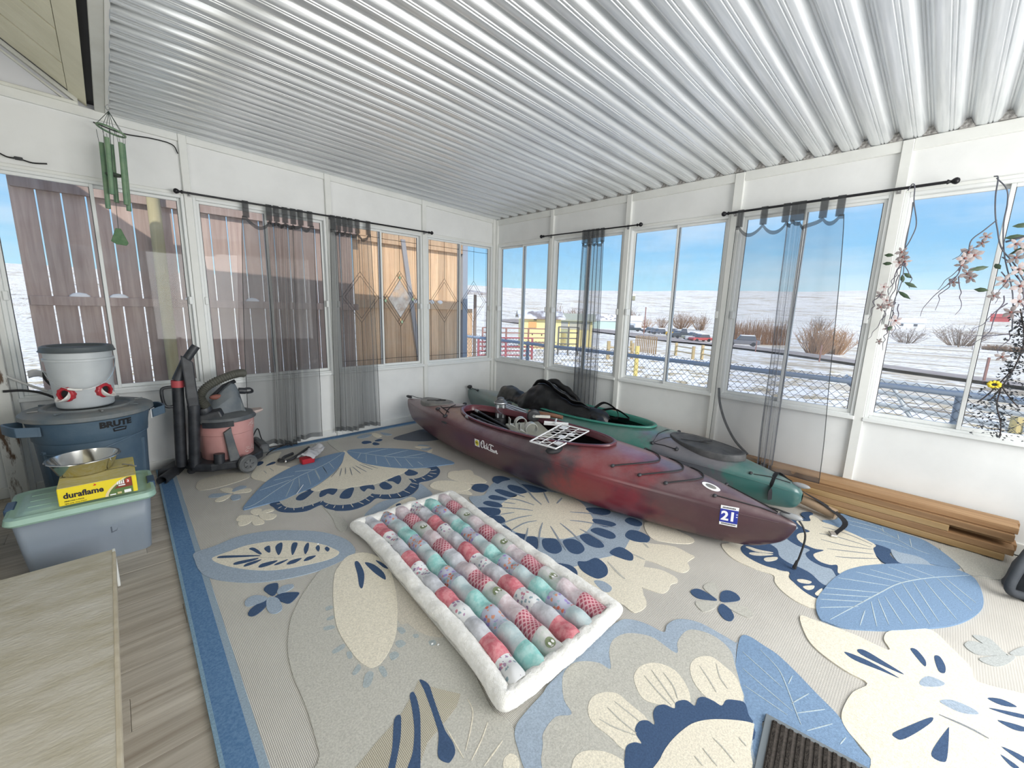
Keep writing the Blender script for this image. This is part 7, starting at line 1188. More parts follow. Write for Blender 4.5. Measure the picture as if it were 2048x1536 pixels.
for k_, deg in enumerate((-121, -50)):
    a = math.radians(deg); p, e = onb(a, .095 if k_ == 0 else .100); M_ = frame(e)
    m = MB(); ring = []; N_ = 40
    for dz, rr in ((-.006, 1.0), (.016, 1.0), (.020, .88), (.020, .62), (.0, .62)):
        for i in range(N_):
            q = 2*PI*i/N_; r_ = .043*rr*(1+(.05*math.cos(10*q) if rr > .9 else 0)); ring.append(p+M_ @ Vector((r_*math.cos(q), r_*math.sin(q), dz)))
    m.add(ring, [(j*N_+i, j*N_+(i+1) % N_, (j+1)*N_+(i+1) % N_, (j+1)*N_+i) for j in range(4) for i in range(N_)])
    rg_ = m.obj('spout_ring', RED_P, bk, smooth=35)
    lat = Vector((-e.y, e.x, 0))*(-1 if k_ == 0 else 1)
    d_ = (e*.62+Vector((0, 0, .62))+lat*.38).normalized(); M2 = frame(d_); cc = p+e*.024+lat*.006-Vector((0, 0, .004)); N_ = 24; vs = []
    for j in range(7):
        th = lerp(.12, PI/2, j/6); z = -math.cos(th)*.034
        for i in range(N_):
            q = 2*PI*i/N_; dirv = M2 @ Vector((math.cos(q), math.sin(q), 0)); ou = max(0, dirv.dot((e*.7+lat*.9).normalized()))**2
            r_ = .034*math.sin(th)*(1+.85*ou*(j/6)**2); vs.append(cc+dirv*r_+d_*(z+.006*ou*(j/6)))
    m = MB(); m.add(vs, [(j*N_+i, j*N_+(i+1) % N_, (j+1)*N_+(i+1) % N_, (j+1)*N_+i) for j in range(6) for i in range(N_)]+[tuple(range(N_-1, -1, -1))])
    m.obj('spout', WP, bk, smooth=60, solid=.003)
    m = MB(); m.disc(p+e*.006, .026, 18, M_); m.obj('port', INB, bk)
hp = []
for i in range(17):
    t_ = i/16; a = math.radians(lerp(-165, -15, t_)); r_ = .158+.006; z = .29-.165*math.sin(PI*t_)**.8-.0*t_; r_ += .02*math.sin(PI*t_); hp.append(kc+Vector((r_*math.cos(a), r_*math.sin(a), z)))
m = MB(); m.tube(hp, .0022, 5); hd_ = m.obj('wire_handle', STEEL, bk, smooth=60)
m = MB(); m.tube([hp[6]+Vector((0, -.002, 0)), hp[7]+Vector((0, -.002, 0)), hp[8]+Vector((0, -.002, 0))], .007, 8); m.obj('grip', WP, hd_, smooth=60)
m = MB()
for i in range(60):
    a = math.radians(random.gauss(-38, 13)); z = abs(random.gauss(.165, .022)); p, e = onb(a, z); r_ = random.uniform(.001, .0026); m.disc(p+e*.0012, r_, 5, frame(e))
m.obj('chips', mat('chip_marks', (.25, .25, .24), .7), bk, kind='stuff')
# tote with mint lid
def clearmat(name, col_, op):
    m = bpy.data.materials.new(name); m.use_nodes = True; t = m.node_tree; t.nodes.clear(); o = t.nodes.new('ShaderNodeOutputMaterial')
    tr = t.nodes.new('ShaderNodeBsdfTransparent'); p = t.nodes.new('ShaderNodeBsdfPrincipled'); p.inputs['Base Color'].default_value = (*col_, 1); p.inputs['Roughness'].default_value = .35
    mx_ = t.nodes.new('ShaderNodeMixShader'); mx_.inputs[0].default_value = op; t.links.new(tr.outputs[0], mx_.inputs[1]); t.links.new(p.outputs[0], mx_.inputs[2]); t.links.new(mx_.outputs[0], o.inputs[0]); return m
tt = empty('storage_tote', (-3.885, -1.19, 0), 'clear plastic storage tote with mint green lid below the yellow box', 'tote')
def rrect(x0, x1, y0, y1, r, z, n=5):
    out = []
    for cx, cy, q0 in ((x1-r, y1-r, 0), (x0+r, y1-r, 90), (x0+r, y0+r, 180), (x1-r, y0+r, 270)):
        for i in range(n):
            a = math.radians(q0+90*i/(n-1)); out.append((cx+r*math.cos(a), cy+r*math.sin(a), z))
    return out
def loft(mb, rings, cap0=True, cap1=True):
    n = len(rings[0]); vs = [p for r_ in rings for p in r_]; fs = [(j*n+i, j*n+(i+1) % n, (j+1)*n+(i+1) % n, (j+1)*n+i) for j in range(len(rings)-1) for i in range(n)]
    if cap0: fs.append(tuple(range(n-1, -1, -1)))
    if cap1: fs.append(tuple((len(rings)-1)*n+i for i in range(n)))
    return mb.add(vs, fs)
m = MB(); loft(m, [rrect(-4.105, -3.665, -1.335, -1.045, .035, .0), rrect(-4.118, -3.655, -1.352, -1.030, .035, .14), rrect(-4.132, -3.642, -1.372, -1.008, .035, .318)], True, False)
m.obj('body', clearmat('clear_tote', (.34, .40, .47), .55), tt, smooth=40, solid=.003)
MINT = mat('mint_plastic', (.27, .42, .34), .4, col2=(.33, .49, .41), nscale=5)
m = MB(); loft(m, [rrect(-4.148, -3.622, -1.392, -.985, .045, .302), rrect(-4.155, -3.617, -1.398, -.980, .045, .312), rrect(-4.150, -3.622, -1.393, -.985, .045, .335), rrect(-4.135, -3.635, -1.375, -1.0, .04, .341), rrect(-4.12, -3.65, -1.362, -1.015, .035, .334), rrect(-4.105, -3.665, -1.345, -1.03, .03, .334), rrect(-4.09, -3.68, -1.33, -1.045, .03, .344)])
ld_ = m.obj('lid', MINT, tt, smooth=40)
for x in (-4.145, -3.632): MB().box((x-.016, -1.245, .300), (x+.018, -1.13, .343)).obj('latch', mat('blue_latch', (.045, .085, .15), .4), ld_, bevel=.004)
for i, y in enumerate((-1.27, -1.19, -1.11)): MB().box((-4.08, y-.003, .344), (-3.69, y+.003, .3465)).obj('lid_ridge', MINT, ld_)
f = lambda x, y: Vector((-3.815+x*.95, -1.354-.0017-.111*(y-.0)*.0-(.0945+y)*.12+.012, .145+y+x*.32))
m = MB(); put_text(m, textmesh('t', 'LAYS', .05, .0005), f); m.obj('pen_lettering', mat('faded_pen', (.10, .12, .15), .6), tt, label='faded slanted lettering LAYS')
# contents seen through the side
for nm, a, b, col_, lb in (('folded_cloth', (-4.08, -1.31, .02), (-3.78, -1.06, .15), (.36, .33, .42), 'lilac grey folded cloth in the bottom of the clear tote'), ('paper_bag', (-3.86, -1.32, .18), (-3.69, -1.06, .27), (.46, .50, .30), 'pale green packet near the top of the clear tote')):
    m = MB(); loft(m, [rrect(a[0], b[0], a[1], b[1], .03, a[2]), rrect(a[0]+.006, b[0]-.02, a[1]+.006, b[1]-.02, .03, (a[2]+b[2])/2), rrect(a[0]+.03, b[0]-.005, a[1]+.01, b[1]-.01, .03, b[2])]); m.obj(nm, mat(nm, col_, .8, bump=.3, bscale=20), loc=a, smooth=50, label=lb, cat='cloth' if 'cloth' in nm else 'packet')
# yellow firelog box
YB = mat('box_yellow', (.78, .62, .02), .45); YB2 = mat('box_top_worn', (.56, .45, .10), .6, col2=(.62, .55, .30), nscale=40, stretch=(1, 4, 1))
fb = empty('firelog_box', (-3.83, -1.2, .347), 'yellow firelog carton with black lettering on the mint lid under the steel bowl', 'box')
bx0, bx1, by0, by1, bz0, bz1 = -3.972, -3.688, -1.366, -1.02, .348, .436
MB().box((bx0, by0, bz0), (bx1, by1, bz1)).obj('carton', YB, fb, bevel=.003)
MB().box((bx0+.002, by0+.002, bz1), (bx1-.002, by1-.002, bz1+.0015)).obj('top_flap', YB2, fb)
MB().box((bx0+.004, (by0+by1)/2-.002, bz1+.0012), (bx1-.004, (by0+by1)/2+.002, bz1+.0026)).obj('flap_seam', INB, fb)
F = lambda x, y, l=0: Vector((bx0+x, by0-.0008-l, bz0+y))
wB = bx1-bx0; hB = bz1-bz0
def flat(pts, mt, nm, l=0, par=None):
    m = MB(); m.add([F(x, y, l) for x, y in pts], [tuple(range(len(pts)))]); return m.obj(nm, mt, par or fb)
arc = [(.172+.075*(t_**1.8), .002+.084*t_) for t_ in [i/10 for i in range(11)]]
flat(arc[::1]+[(wB-.018, .086), (wB-.018, .002)], mat('box_green', (.10, .17, .05), .5), 'print_panel')
flat([(a+.010, b) for a, b in arc if b > .035]+[(wB-.018, .086), (wB-.018, .036)], mat('box_brown', (.20, .035, .015), .5), 'print_panel', .0004)
flat([(a-.012, b) for a, b in arc]+[(a, b) for a, b in arc[::-1]], mat('box_cream', (.75, .62, .35), .5), 'print_swoosh', .0006)
flat([(wB-.016, .002), (wB-.001, .002), (wB-.001, .086), (wB-.016, .086)], YB, 'print_edge', .0003)
m = MB(); put_text(m, textmesh('t', 'duraflame', .040, .0013, 0, .96), lambda x, y: F(.018+x*.88, .036+y, .001)); m.obj('lettering', mat('navy_ink', (.008, .008, .03), .4), fb, label='black lettering duraflame')
m = MB(); put_text(m, textmesh('t', 'FIRELOGS 3 PACK', .0085, .0002), lambda x, y: F(.020+x, .018+y, .001)); put_text(m, textmesh('t', 'lights easily  burns 3 hours', .007, .0001), lambda x, y: F(.020+x, .007+y, .001)); m.obj('small_print', INKK, fb)
flat([(.122, .074), (.128, .079), (.126, .085), (.131, .082), (.136, .078), (.130, .073)], mat('flame_red', (.6, .05, .02), .4), 'print_flame', .0011)
for x0, y0, w_, h_, mt in ((.208, .056, .030, .022, WSTK), (.213, .046, .026, .006, WSTK), (.243, .056, .016, .022, mat('print_red', (.45, .04, .02), .5)), (.206, .006, .016, .010, mat('print_tan', (.6, .5, .25), .5)), (.232, .005, .026, .016, WSTK), (.178, .005, .022, .006, WSTK)):
    if mt is WSTK and h_ == .022:
        for i in range(4): flat([(x0+i*.0075, y0), (x0+i*.0075+.006, y0), (x0+i*.0075+.005, y0+h_*(.8+.2*(i % 2))), (x0+i*.0075+.001, y0+h_*(.6+.2*(i % 2)))], mt, 'print_flame', .0012)
    else: flat([(x0, y0), (x0+w_, y0), (x0+w_, y0+h_), (x0, y0+h_)], mt, 'print_block', .0012)
m = MB(); put_text(m, textmesh('t', '3', .018, .0006), lambda x, y: F(.246+x, .060+y, .0018)); m.obj('print_number', WSTK, fb)
# steel bowl
wc_ = Vector((-3.877, -1.135, .4395))
MB().lathe([(0, 0), (.096, 0), (.106, .006), (.134, .074), (.142, .077), (.145, .075), (.143, .079), (.133, .079), (.104, .010), (.095, .004), (0, .004)], 56, wc_).obj('steel_bowl', mat('bright_steel', (.72, .71, .68), .16, 1), loc=wc_, smooth=40, label='shiny stainless steel bowl standing on the yellow box', cat='bowl')
for i, (a, b) in enumerate((((-3.712, -1.19, .443), (-3.672-.01, -1.235, .443)), ((-3.735, -1.16, .443), (-3.688-.01, -1.205, .443)))):
    m = MB(); m.tube([a, b], .0048, 8); m.obj('metal_pin', STEEL, loc=a, smooth=60, label='thin steel pin on the yellow box, %s' % ('nearer one' if i == 0 else 'the one touching the bowl'), cat='pin')
# black bin in the dark corner
m = MB(); loft(m, [rrect(-4.74, -4.36, -1.30, -.62, .05, 0), rrect(-4.78, -4.33, -1.34, -.58, .05, .50), rrect(-4.80, -4.31, -1.36, -.56, .05, .51), rrect(-4.80, -4.31, -1.36, -.56, .05, .55)])
m.obj('black_bin', BLACKP, loc=(-4.55, -.95, 0), smooth=40, label='black plastic bin in the dark at the far left edge', cat='bin')
# step / landing
stp = empty('wooden_step', (-4.55, -3.2, 0), 'low mottled tan step at the lower left with pale edge', 'step')
STEPT = mat('worn_step_top', (.40, .36, .26), .7, col2=(.56, .53, .46), nscale=5, stretch=(1.0, 2.4, 1), lo=.3, hi=.7, detail=9, bump=.25, bscale=40)
MB().box((-5.28, -5.4, .165), (-3.806, -1.632, .182)).obj('tread', STEPT, stp, bevel=.002)
MB().box((-5.28, -5.4, 0), (-3.812, -1.65, .165)).obj('riser', mat('step_side', (.42, .38, .29), .7), stp)
MB().box((-3.8075, -5.4, .15), (-3.796, -1.66, .185)).obj('edge_strip', mat('pale_edge', (.56, .50, .38), .6, col2=(.46, .40, .29), nscale=20), stp, bevel=.003)
MB().box((-3.8075, -1.66, .0), (-3.797, -1.630, .184)).obj('end_cap', WHITE, stp, bevel=.002)

# ---------------- shop vacuum ----------------
vc = Vector((-3.115, -.285, 0))
PINK = mat('faded_red_drum', (.60, .32, .30), .45, col2=(.54, .26, .24), nscale=5); VG = mat('vac_grey', (.075, .085, .095), .55, col2=(.13, .135, .135), nscale=9); VB = mat('vac_black', (.016, .018, .022), .45, col2=(.04, .043, .05), nscale=14)
HOSE = mat('hose_grey', (.085, .085, .070), .6)
vac = empty('shop_vacuum', vc, 'shop vacuum with faded pink drum, black wand tubes and ribbed hose', 'vacuum')
MB().lathe([(0, .09), (.168, .09), (.175, .10), (.186, .30), (.192, .305), (.197, .40), (.205, .405), (.205, .425), (.19, .43)], 52, vc).obj('drum', PINK, vac, smooth=35)
M_ = None
m = MB()   # tool base with sockets
loft(m, [[(vc.x+x*.97, vc.y+y*.97, .045) for x, y in bs] for bs in [[(-.29, -.02), (-.26, -.13), (-.15, -.215), (.0, -.245), (.12, -.20), (.22, -.10), (.265, .05), (.2, .18), (.0, .235), (-.2, .17)]]]+[[(vc.x+x, vc.y+y, z) for x, y in [(-.29, -.02), (-.26, -.13), (-.15, -.215), (.0, -.245), (.12, -.20), (.22, -.10), (.265, .05), (.2, .18), (.0, .235), (-.2, .17)]] for z in (.055, .10)]+[[(vc.x+x*.95, vc.y+y*.95, .108) for x, y in [(-.29, -.02), (-.26, -.13), (-.15, -.215), (.0, -.245), (.12, -.20), (.22, -.10), (.265, .05), (.2, .18), (.0, .235), (-.2, .17)]]])
m.obj('tool_base', VB, vac, bevel=.006)
MB().box((-2.90, -.34, .06), (-2.83, -.14, .135)).obj('foot_block', VG, vac, bevel=.012)
for c, e in (((-3.035, -.545), (.28, -.96, 0)), ((-2.875, -.09), (.9, .4, 0))):
    M_ = frame(e); c3 = Vector((c[0], c[1], .072)); wm_ = MB(); wm_.lathe([(0, -.02), (.060, -.02), (.070, -.014), (.070, .010), (.060, .018), (.052, .014), (.036, .012), (.034, .018), (.016, .020), (0, .020)], 32, c3, M_); wo_ = wm_.obj('wheel', VG, vac, smooth=35)
    for i in range(5):
        q = 2*PI*i/5; sp_ = MB(); sp_.obox(c3+M_ @ Vector((.026*math.cos(q), .026*math.sin(q), .016)), (.02, .006, .008), M_ @ Matrix.Rotation(q, 3, 'Z')); sp_.obj('spoke', VB, wo_)
for c in ((-3.37, -.34), (-3.2, -.07)):
    MB().lathe([(0, .018), (.02, .018), (.028, .03), (.028, .045), (.02, .055)], 14, (c[0], c[1], 0)).obj('caster', VB, vac, smooth=40)
# lid skirt, latch, rim and pouring lip
MB().lathe([(.212, .405), (.214, .418), (.205, .438), (.17, .452), (.10, .47), (0, .475)], 52, vc).obj('lid', VG, vac, smooth=35)
m = MB(); m.hexa([vc+Vector(p) for p in ((.165, -.07, .405), (.262, -.045, .432), (.262, .02, .432), (.17, .06, .405), (.15, -.085, .44), (.266, -.05, .447), (.266, .03, .447), (.15, .08, .44))]); m.obj('pouring_lip', mat('lip_pale', (.55, .44, .40), .5), vac, bevel=.006)
m = MB(); ring = []
for i in range(13):
    a = math.radians(-140+55*i/12); e = Vector((math.cos(a), math.sin(a), 0)); ring += [vc+e*.208+Vector((0, 0, .375)), vc+e*.222+Vector((0, 0, .378)), vc+e*.222+Vector((0, 0, .418)), vc+e*.208+Vector((0, 0, .42))]
m.add(ring, [(4*i+j, 4*i+4+j, 4*i+4+(j+1) % 4, 4*i+(j+1) % 4) for i in range(12) for j in range(4)]); m.obj('latch_band', VB, vac, smooth=30)
# motor head: faceted hump
m = MB(); sec = []
for x, w_, z in ((-.13, .06, .485), (-.09, .085, .53), (-.04, .095, .585), (.01, .092, .635), (.055, .08, .665), (.085, .07, .655), (.105, .065, .60), (.125, .075, .50), (.135, .08, .452)):
    y0 = .01; sec.append([(vc.x+x, vc.y+y0-w_*1.15, .44), (vc.x+x, vc.y+y0-w_, lerp(.44, z, .6)), (vc.x+x, vc.y+y0-w_*.55, z), (vc.x+x, vc.y+y0+w_*.55, z), (vc.x+x, vc.y+y0+w_, lerp(.44, z, .6)), (vc.x+x, vc.y+y0+w_*1.15, .44)])
sec = [[tuple(Vector((vc.x+.01, vc.y, .5))+(Vector(p)-Vector((vc.x+.01, vc.y, .5)))*1.0+Vector((0, (p[1]-vc.y)*.25, max(0, p[2]-.47)*.10))) for p in r_] for r_ in sec]
loft(m, sec); m.obj('motor_head', mat('motor_blue_grey', (.095, .115, .135), .55, col2=(.16, .175, .18), nscale=6), vac, smooth=30, bevel=.008, seg=2)
m = MB(); m.lathe([(0, 0), (.052, 0), (.056, .05), (.045, .09), (.036, .10)], 24, (-3.243, -.335, .445), frame((-.15, -.45, 1))); m.obj('hose_port', VB, vac, smooth=40)
m = MB(); m.hexa([(-3.32, -.40, .40), (-3.14, -.46, .40), (-3.10, -.36, .40), (-3.28, -.30, .40), (-3.31, -.39, .47), (-3.17, -.44, .50), (-3.13, -.35, .53), (-3.27, -.30, .50)]); m.obj('port_housing', VB, vac, bevel=.012, seg=2)
hpts = crom([(-3.235, -.36, .52), (-3.262, -.375, .57), (-3.265, -.37, .62), (-3.225, -.355, .675), (-3.15, -.33, .715), (-3.06, -.30, .742), (-2.99, -.27, .752), (-2.955, -.24, .745)], 16)
m = MB(); m.tube(hpts, [.030+.0042*math.sin(i*2*PI/3.0) for i in range(len(hpts))], 14); m.obj('hose', HOSE, vac, smooth=70)
m = MB(); m.tube([(-3.19, -.28, .58), (-3.10, -.27, .66), (-3.02, -.26, .69)], .016, 6); m.obj('carry_handle', VB, vac, smooth=60)
m = MB(); m.ball((-3.165, -.34, .59), .035, 10, (1.4, .5, .6)); m.obj('switch', mat('rust_switch', (.22, .08, .06), .6), vac, smooth=180)
# cord wrap and plug on the right
m = MB(); m.tube([(-2.995, -.22, .60), (-2.945, -.22, .592)], .026, 10); m.obj('cord_plug', VB, vac, smooth=50)
for dy in (-.02, .0, .02):
    m = MB(); m.tube(crom([(-2.945, -.22+dy, .612), (-2.905, -.22+dy, .607), (-2.90, -.22+dy, .58), (-2.945, -.22+dy, .575)], 4), .006, 6); m.obj('cord_loop', VB, vac, smooth=60)
# wand tubes
def flare(c0, c1, r0, r1, nm, mt, ext=()):
    m = MB(); m.tube([c0, c1]+list(ext), [r0, r1]+[r1]*len(ext), 18); return m.obj(nm, mt, vac, smooth=40)
flare((-3.352, -.395, .085), (-3.318, -.40, .535), .036, .036, 'wand_tube', VB)
flare((-3.318, -.40, .525), (-3.318, -.40, .56), .039, .039, 'wand_collar', VB)
m = MB(); rg_ = []
for z, x0, x1, y0, y1 in ((.55, -3.352, -3.286, -.43, -.37), (.62, -3.358, -3.286, -.43, -.372), (.70, -3.356, -3.290, -.425, -.38), (.87, -3.360, -3.292, -.42, -.385)): rg_.append([(x0, y0, z), (x1, y0, z), (x1, y1, z), (x0, y1, z)])
rg_.append([(-3.360, -.42, .935), (-3.292, -.42, .880), (-3.292, -.385, .880), (-3.360, -.385, .935)])
loft(m, rg_); m.obj('crevice_tool', VB, vac, bevel=.008, seg=2)
flare((-3.425, -.325, .085), (-3.392, -.345, .70), .036, .036, 'wand_tube', VB)
flare((-3.392, -.345, .695), (-3.389, -.345, .745), .040, .040, 'red_collar', mat('collar_red', (.42, .06, .07), .5))
flare((-3.389, -.345, .745), (-3.335, -.345, .88), .036, .028, 'curved_nozzle', VB, ((-3.27, -.345, .975), (-3.258, -.345, .992)))
m = MB(); m.tube(crom([(-3.41, -.345, .70), (-3.475, -.345, .695), (-3.488, -.345, .66), (-3.482, -.345, .58), (-3.462, -.345, .555), (-3.415, -.34, .555)], 4), .011, 8); m.obj('wand_handle', VB, vac, smooth=50)
flare((-3.21, -.485, .10), (-3.205, -.48, .175), .036, .036, 'round_brush_tool', VB)
m = MB(); rg_ = []
for z, x, w_, d_ in ((.095, -3.108, .038, .030), (.13, -3.112, .034, .026), (.20, -3.122, .030, .022), (.335, -3.140, .026, .019)): rg_.append([(x-w_, -.485-d_, z), (x+w_, -.485-d_, z), (x+w_, -.485+d_, z), (x-w_, -.485+d_, z)])
rg_.append([(-3.140-.026, -.485-.019, .335), (-3.140+.026, -.485-.019, .372), (-3.140+.026, -.485+.019, .372), (-3.140-.026, -.485+.019, .335)])
loft(m, rg_); m.obj('crevice_tool', VG, vac, bevel=.006, seg=2)
# scuffs on the drum
m = MB(); rnd = random.Random(5)
for z0, a0 in ((.365, -42), (.15, -48)):
    for i in range(16):
        a = math.radians(a0+rnd.gauss(0, 8)); z = z0+rnd.gauss(0, .012); r_ = lerp(.176, .187, (z-.1)/.2) if z < .3 else .1955; ln_ = rnd.uniform(.015, .05); sl = rnd.uniform(-.4, .5)
        P = []
        for s_ in (0, .5, 1):
            aa = a+ln_*s_/r_; e = Vector((math.cos(aa), math.sin(aa), 0))
            for w_ in (-.0014, .0014): P.append(vc+e*(r_+.0012)+Vector((0, 0, z+sl*ln_*s_+w_)))
        m.add(P, [(0, 2, 3, 1), (2, 4, 5, 3)])
m.obj('scuffs', mat('scuff_white', (.72, .60, .56), .6), vac, kind='stuff')
m = MB(); m.tube(crom([(-2.93, -.17, .14), (-2.86, -.10, .22), (-2.83, -.07, .12), (-2.80, -.07, .03), (-2.72, -.075, .02), (-2.62, -.09, .022), (-2.55, -.12, .02)], 7), .005, 6); m.obj('power_cord', ROPE, vac, smooth=60)
m = MB(); m.tube(crom([(-2.85, -.30, .03), (-2.80, -.20, .02), (-2.72, -.13, .021), (-2.60, -.085, .022)], 6), .005, 6); m.obj('power_cord', ROPE, vac, smooth=60)
vac.location.z += .0165
# floor nozzle lying left of the vac
fn_ = empty('floor_nozzle', (-3.53, -.30, .02), 'black floor nozzle tube lying left of the vacuum base', 'nozzle')
m = MB(); M_ = frame((-.45, -.85, .0)); m.lathe([(.024, -.16), (.034, -.16), (.036, -.01), (.036, .012), (.028, .012), (.026, -.16)], 22, (-3.545, -.375, .037), M_); m.obj('tube_end', VB, fn_, smooth=40)
m = MB(); m.hexa([(-3.57, -.23, .004), (-3.44, -.26, .004), (-3.37, -.08, .004), (-3.52, -.06, .004), (-3.56, -.22, .075), (-3.46, -.25, .075), (-3.38, -.08, .11), (-3.51, -.07, .05)]); m.obj('nozzle_head', VB, fn_, bevel=.01)
# red case with plastic bag and black tool
m = MB(); loft(m, [rrect(-2.672, -2.572, -.655, -.575, .012, .0165), rrect(-2.676, -2.568, -.658, -.572, .012, .06)])
m.obj('red_case', RED_P, loc=(-2.62, -.6, .0165), bevel=.003, label='small bright red plastic case on the rug near the curtains', cat='case')
pb = MB(); rnd = random.Random(9)
def pbf(u, v):
    a = Vector((-2.70, -.60, .07)).lerp(Vector((-2.47, -.33, .06)), u); b = Vector((-2.58, -.67, .058)).lerp(Vector((-2.42, -.48, .065)), u)
    p = a.lerp(b, v); return p+Vector((0, 0, .035*math.sin(PI*v)*(.6+.4*math.sin(7*u))+.02*noise.noise(Vector((u*5, v*5, 0)))))
pb.grid(pbf, 16, 12)
CLRB = mat('clear_bag', (.72, .72, .75), .12, alpha=.55); pb.obj('plastic_bag', CLRB, loc=(-2.55, -.5, .05), smooth=50, solid=.0015, label='crinkled clear plastic bag lying over the red case', cat='bag')
pt_ = empty('black_pliers', (-2.72, -.42, .02), 'black handled tool on the rug behind the red case', 'tool')
for pts in ([(-2.76, -.53, .033), (-2.70, -.50, .036), (-2.62, -.42, .034), (-2.50, -.28, .03)], [(-2.775, -.47, .03), (-2.74, -.415, .034), (-2.66, -.36, .032)]):
    m = MB(); m.tube(crom(pts, 5), .013, 8); m.obj('handle', BLACKP, pt_, smooth=60)
m = MB(); m.tube(crom([(-2.765, -.52, .034), (-2.80, -.49, .036), (-2.79, -.45, .034)], 4), .012, 8); m.obj('jaw', BLACKP, pt_, smooth=60)
m = MB(); m.ball((-2.765, -.535, .036), .011, 8); m.obj('pivot', STEEL, pt_, smooth=180)
# cords on the left wall by the bucket
m = MB(); m.tube(crom([(-4.24, -.10, .74), (-4.16, -.09, .735), (-4.08, -.10, .71), (-4.0, -.12, .65), (-3.96, -.16, .58)], 6), .008, 7); m.obj('black_cable', ROPE, loc=(-4.1, -.1, .6), smooth=60, label='thick black cable running down behind the white bucket', cat='cable')
m = MB(); m.tube(crom([(-4.06, -.03, .84), (-4.055, -.05, .79), (-4.0, -.08, .70), (-3.95, -.12, .62)], 6), .007, 7); m.obj('black_cable', ROPE, loc=(-4, -.05, .6), smooth=60, label='black plug cable hanging from the window sill by the bucket', cat='cable')
m = MB(); m.tube(crom([(-4.25, -.07, .86), (-4.18, -.06, .80), (-4.12, -.08, .76), (-4.05, -.10, .72)], 5), .008, 8); m.obj('white_hose', mat('hose_white', (.62, .62, .6), .5), loc=(-4.2, -.1, .7), smooth=60, label='pale hose at the left edge above the black cable', cat='hose')
m = MB(); m.grid(lambda u, v: Vector((-4.13+.15*u, -.032-.010*math.sin(5*u+3*v), .855-.05*v-.02*u+.012*math.sin(6*u))), 8, 5); m.obj('plastic_scrap', mat('scrap_white', (.75, .75, .76), .4), loc=(-4.1, -.03, .8), smooth=60, solid=.002, label='scrap of white plastic stuck to the sill left of the bucket', cat='scrap')
# ================= curtain rods, sheer curtains, hanging decorations =================
def rod(label, map_, u0, u1, d, z0, z1, brackets, r=.0075):
    root = empty('curtain_rod', map_((u0+u1)/2, d, (z0+z1)/2), label, 'curtain rod')
    P = lambda u: Vector(map_(u, d, lerp(z0, z1, (u-u0)/(u1-u0))))
    m = MB(); m.tube([P(u0), P(u1)], r, 10); m.obj('pole', BLACKM, root, smooth=60)
    for u, e in ((u0, -1), (u1, 1)):
        m = MB(); c = P(u); M_ = frame(P(u1)-P(u0)); m.lathe([(0, 0), (.013, 0), (.013, .006), (.008, .012), (.008, .018), (.014, .024), (.019, .034), (.019, .042), (.012, .052), (0, .055)], 16, c, M_ if e > 0 else M_ @ Matrix.Rotation(PI, 3, 'X')); m.obj('finial', BLACKM, root, smooth=50)
    for u in brackets:
        p = P(u); q = Vector(map_(u, -.008, p.z+.0)); m = MB(); m.tube([q, q.lerp(p, .6)-Vector((0, 0, .012)), p-Vector((0, 0, .010))], .0045, 6); m.obox(q, (.022, .022, .04)); m.obj('bracket', mat('bracket_metal', (.35, .35, .35), .4, .6), root)
    return P
rodL = rod('long black curtain rod with round finials along the left window wall', L, -3.205, -1.045, -.065, 2.141, 2.148, (-3.16, -2.105, -1.08))
rodA = rod('short black curtain rod over the first two windows of the right wall', R, -2.06, -.895, -.065, 2.141, 2.155, (-1.94, -.965), .0065)
rodB = rod('long black curtain rod over the fourth window of the right wall', R, -4.07, -2.865, -.065, 2.146, 2.135, (-3.86, -2.90), .0085)
SHEER = sheermat('grey_sheer', (.20, .21, .215), .42); SHEERR = sheermat('smoke_sheer', (.20, .21, .235), .24); SHEERN = sheermat('smoke_sheer_gathered', (.16, .17, .185), .36); TABM = sheermat('sheer_hem', (.10, .105, .11), .66)
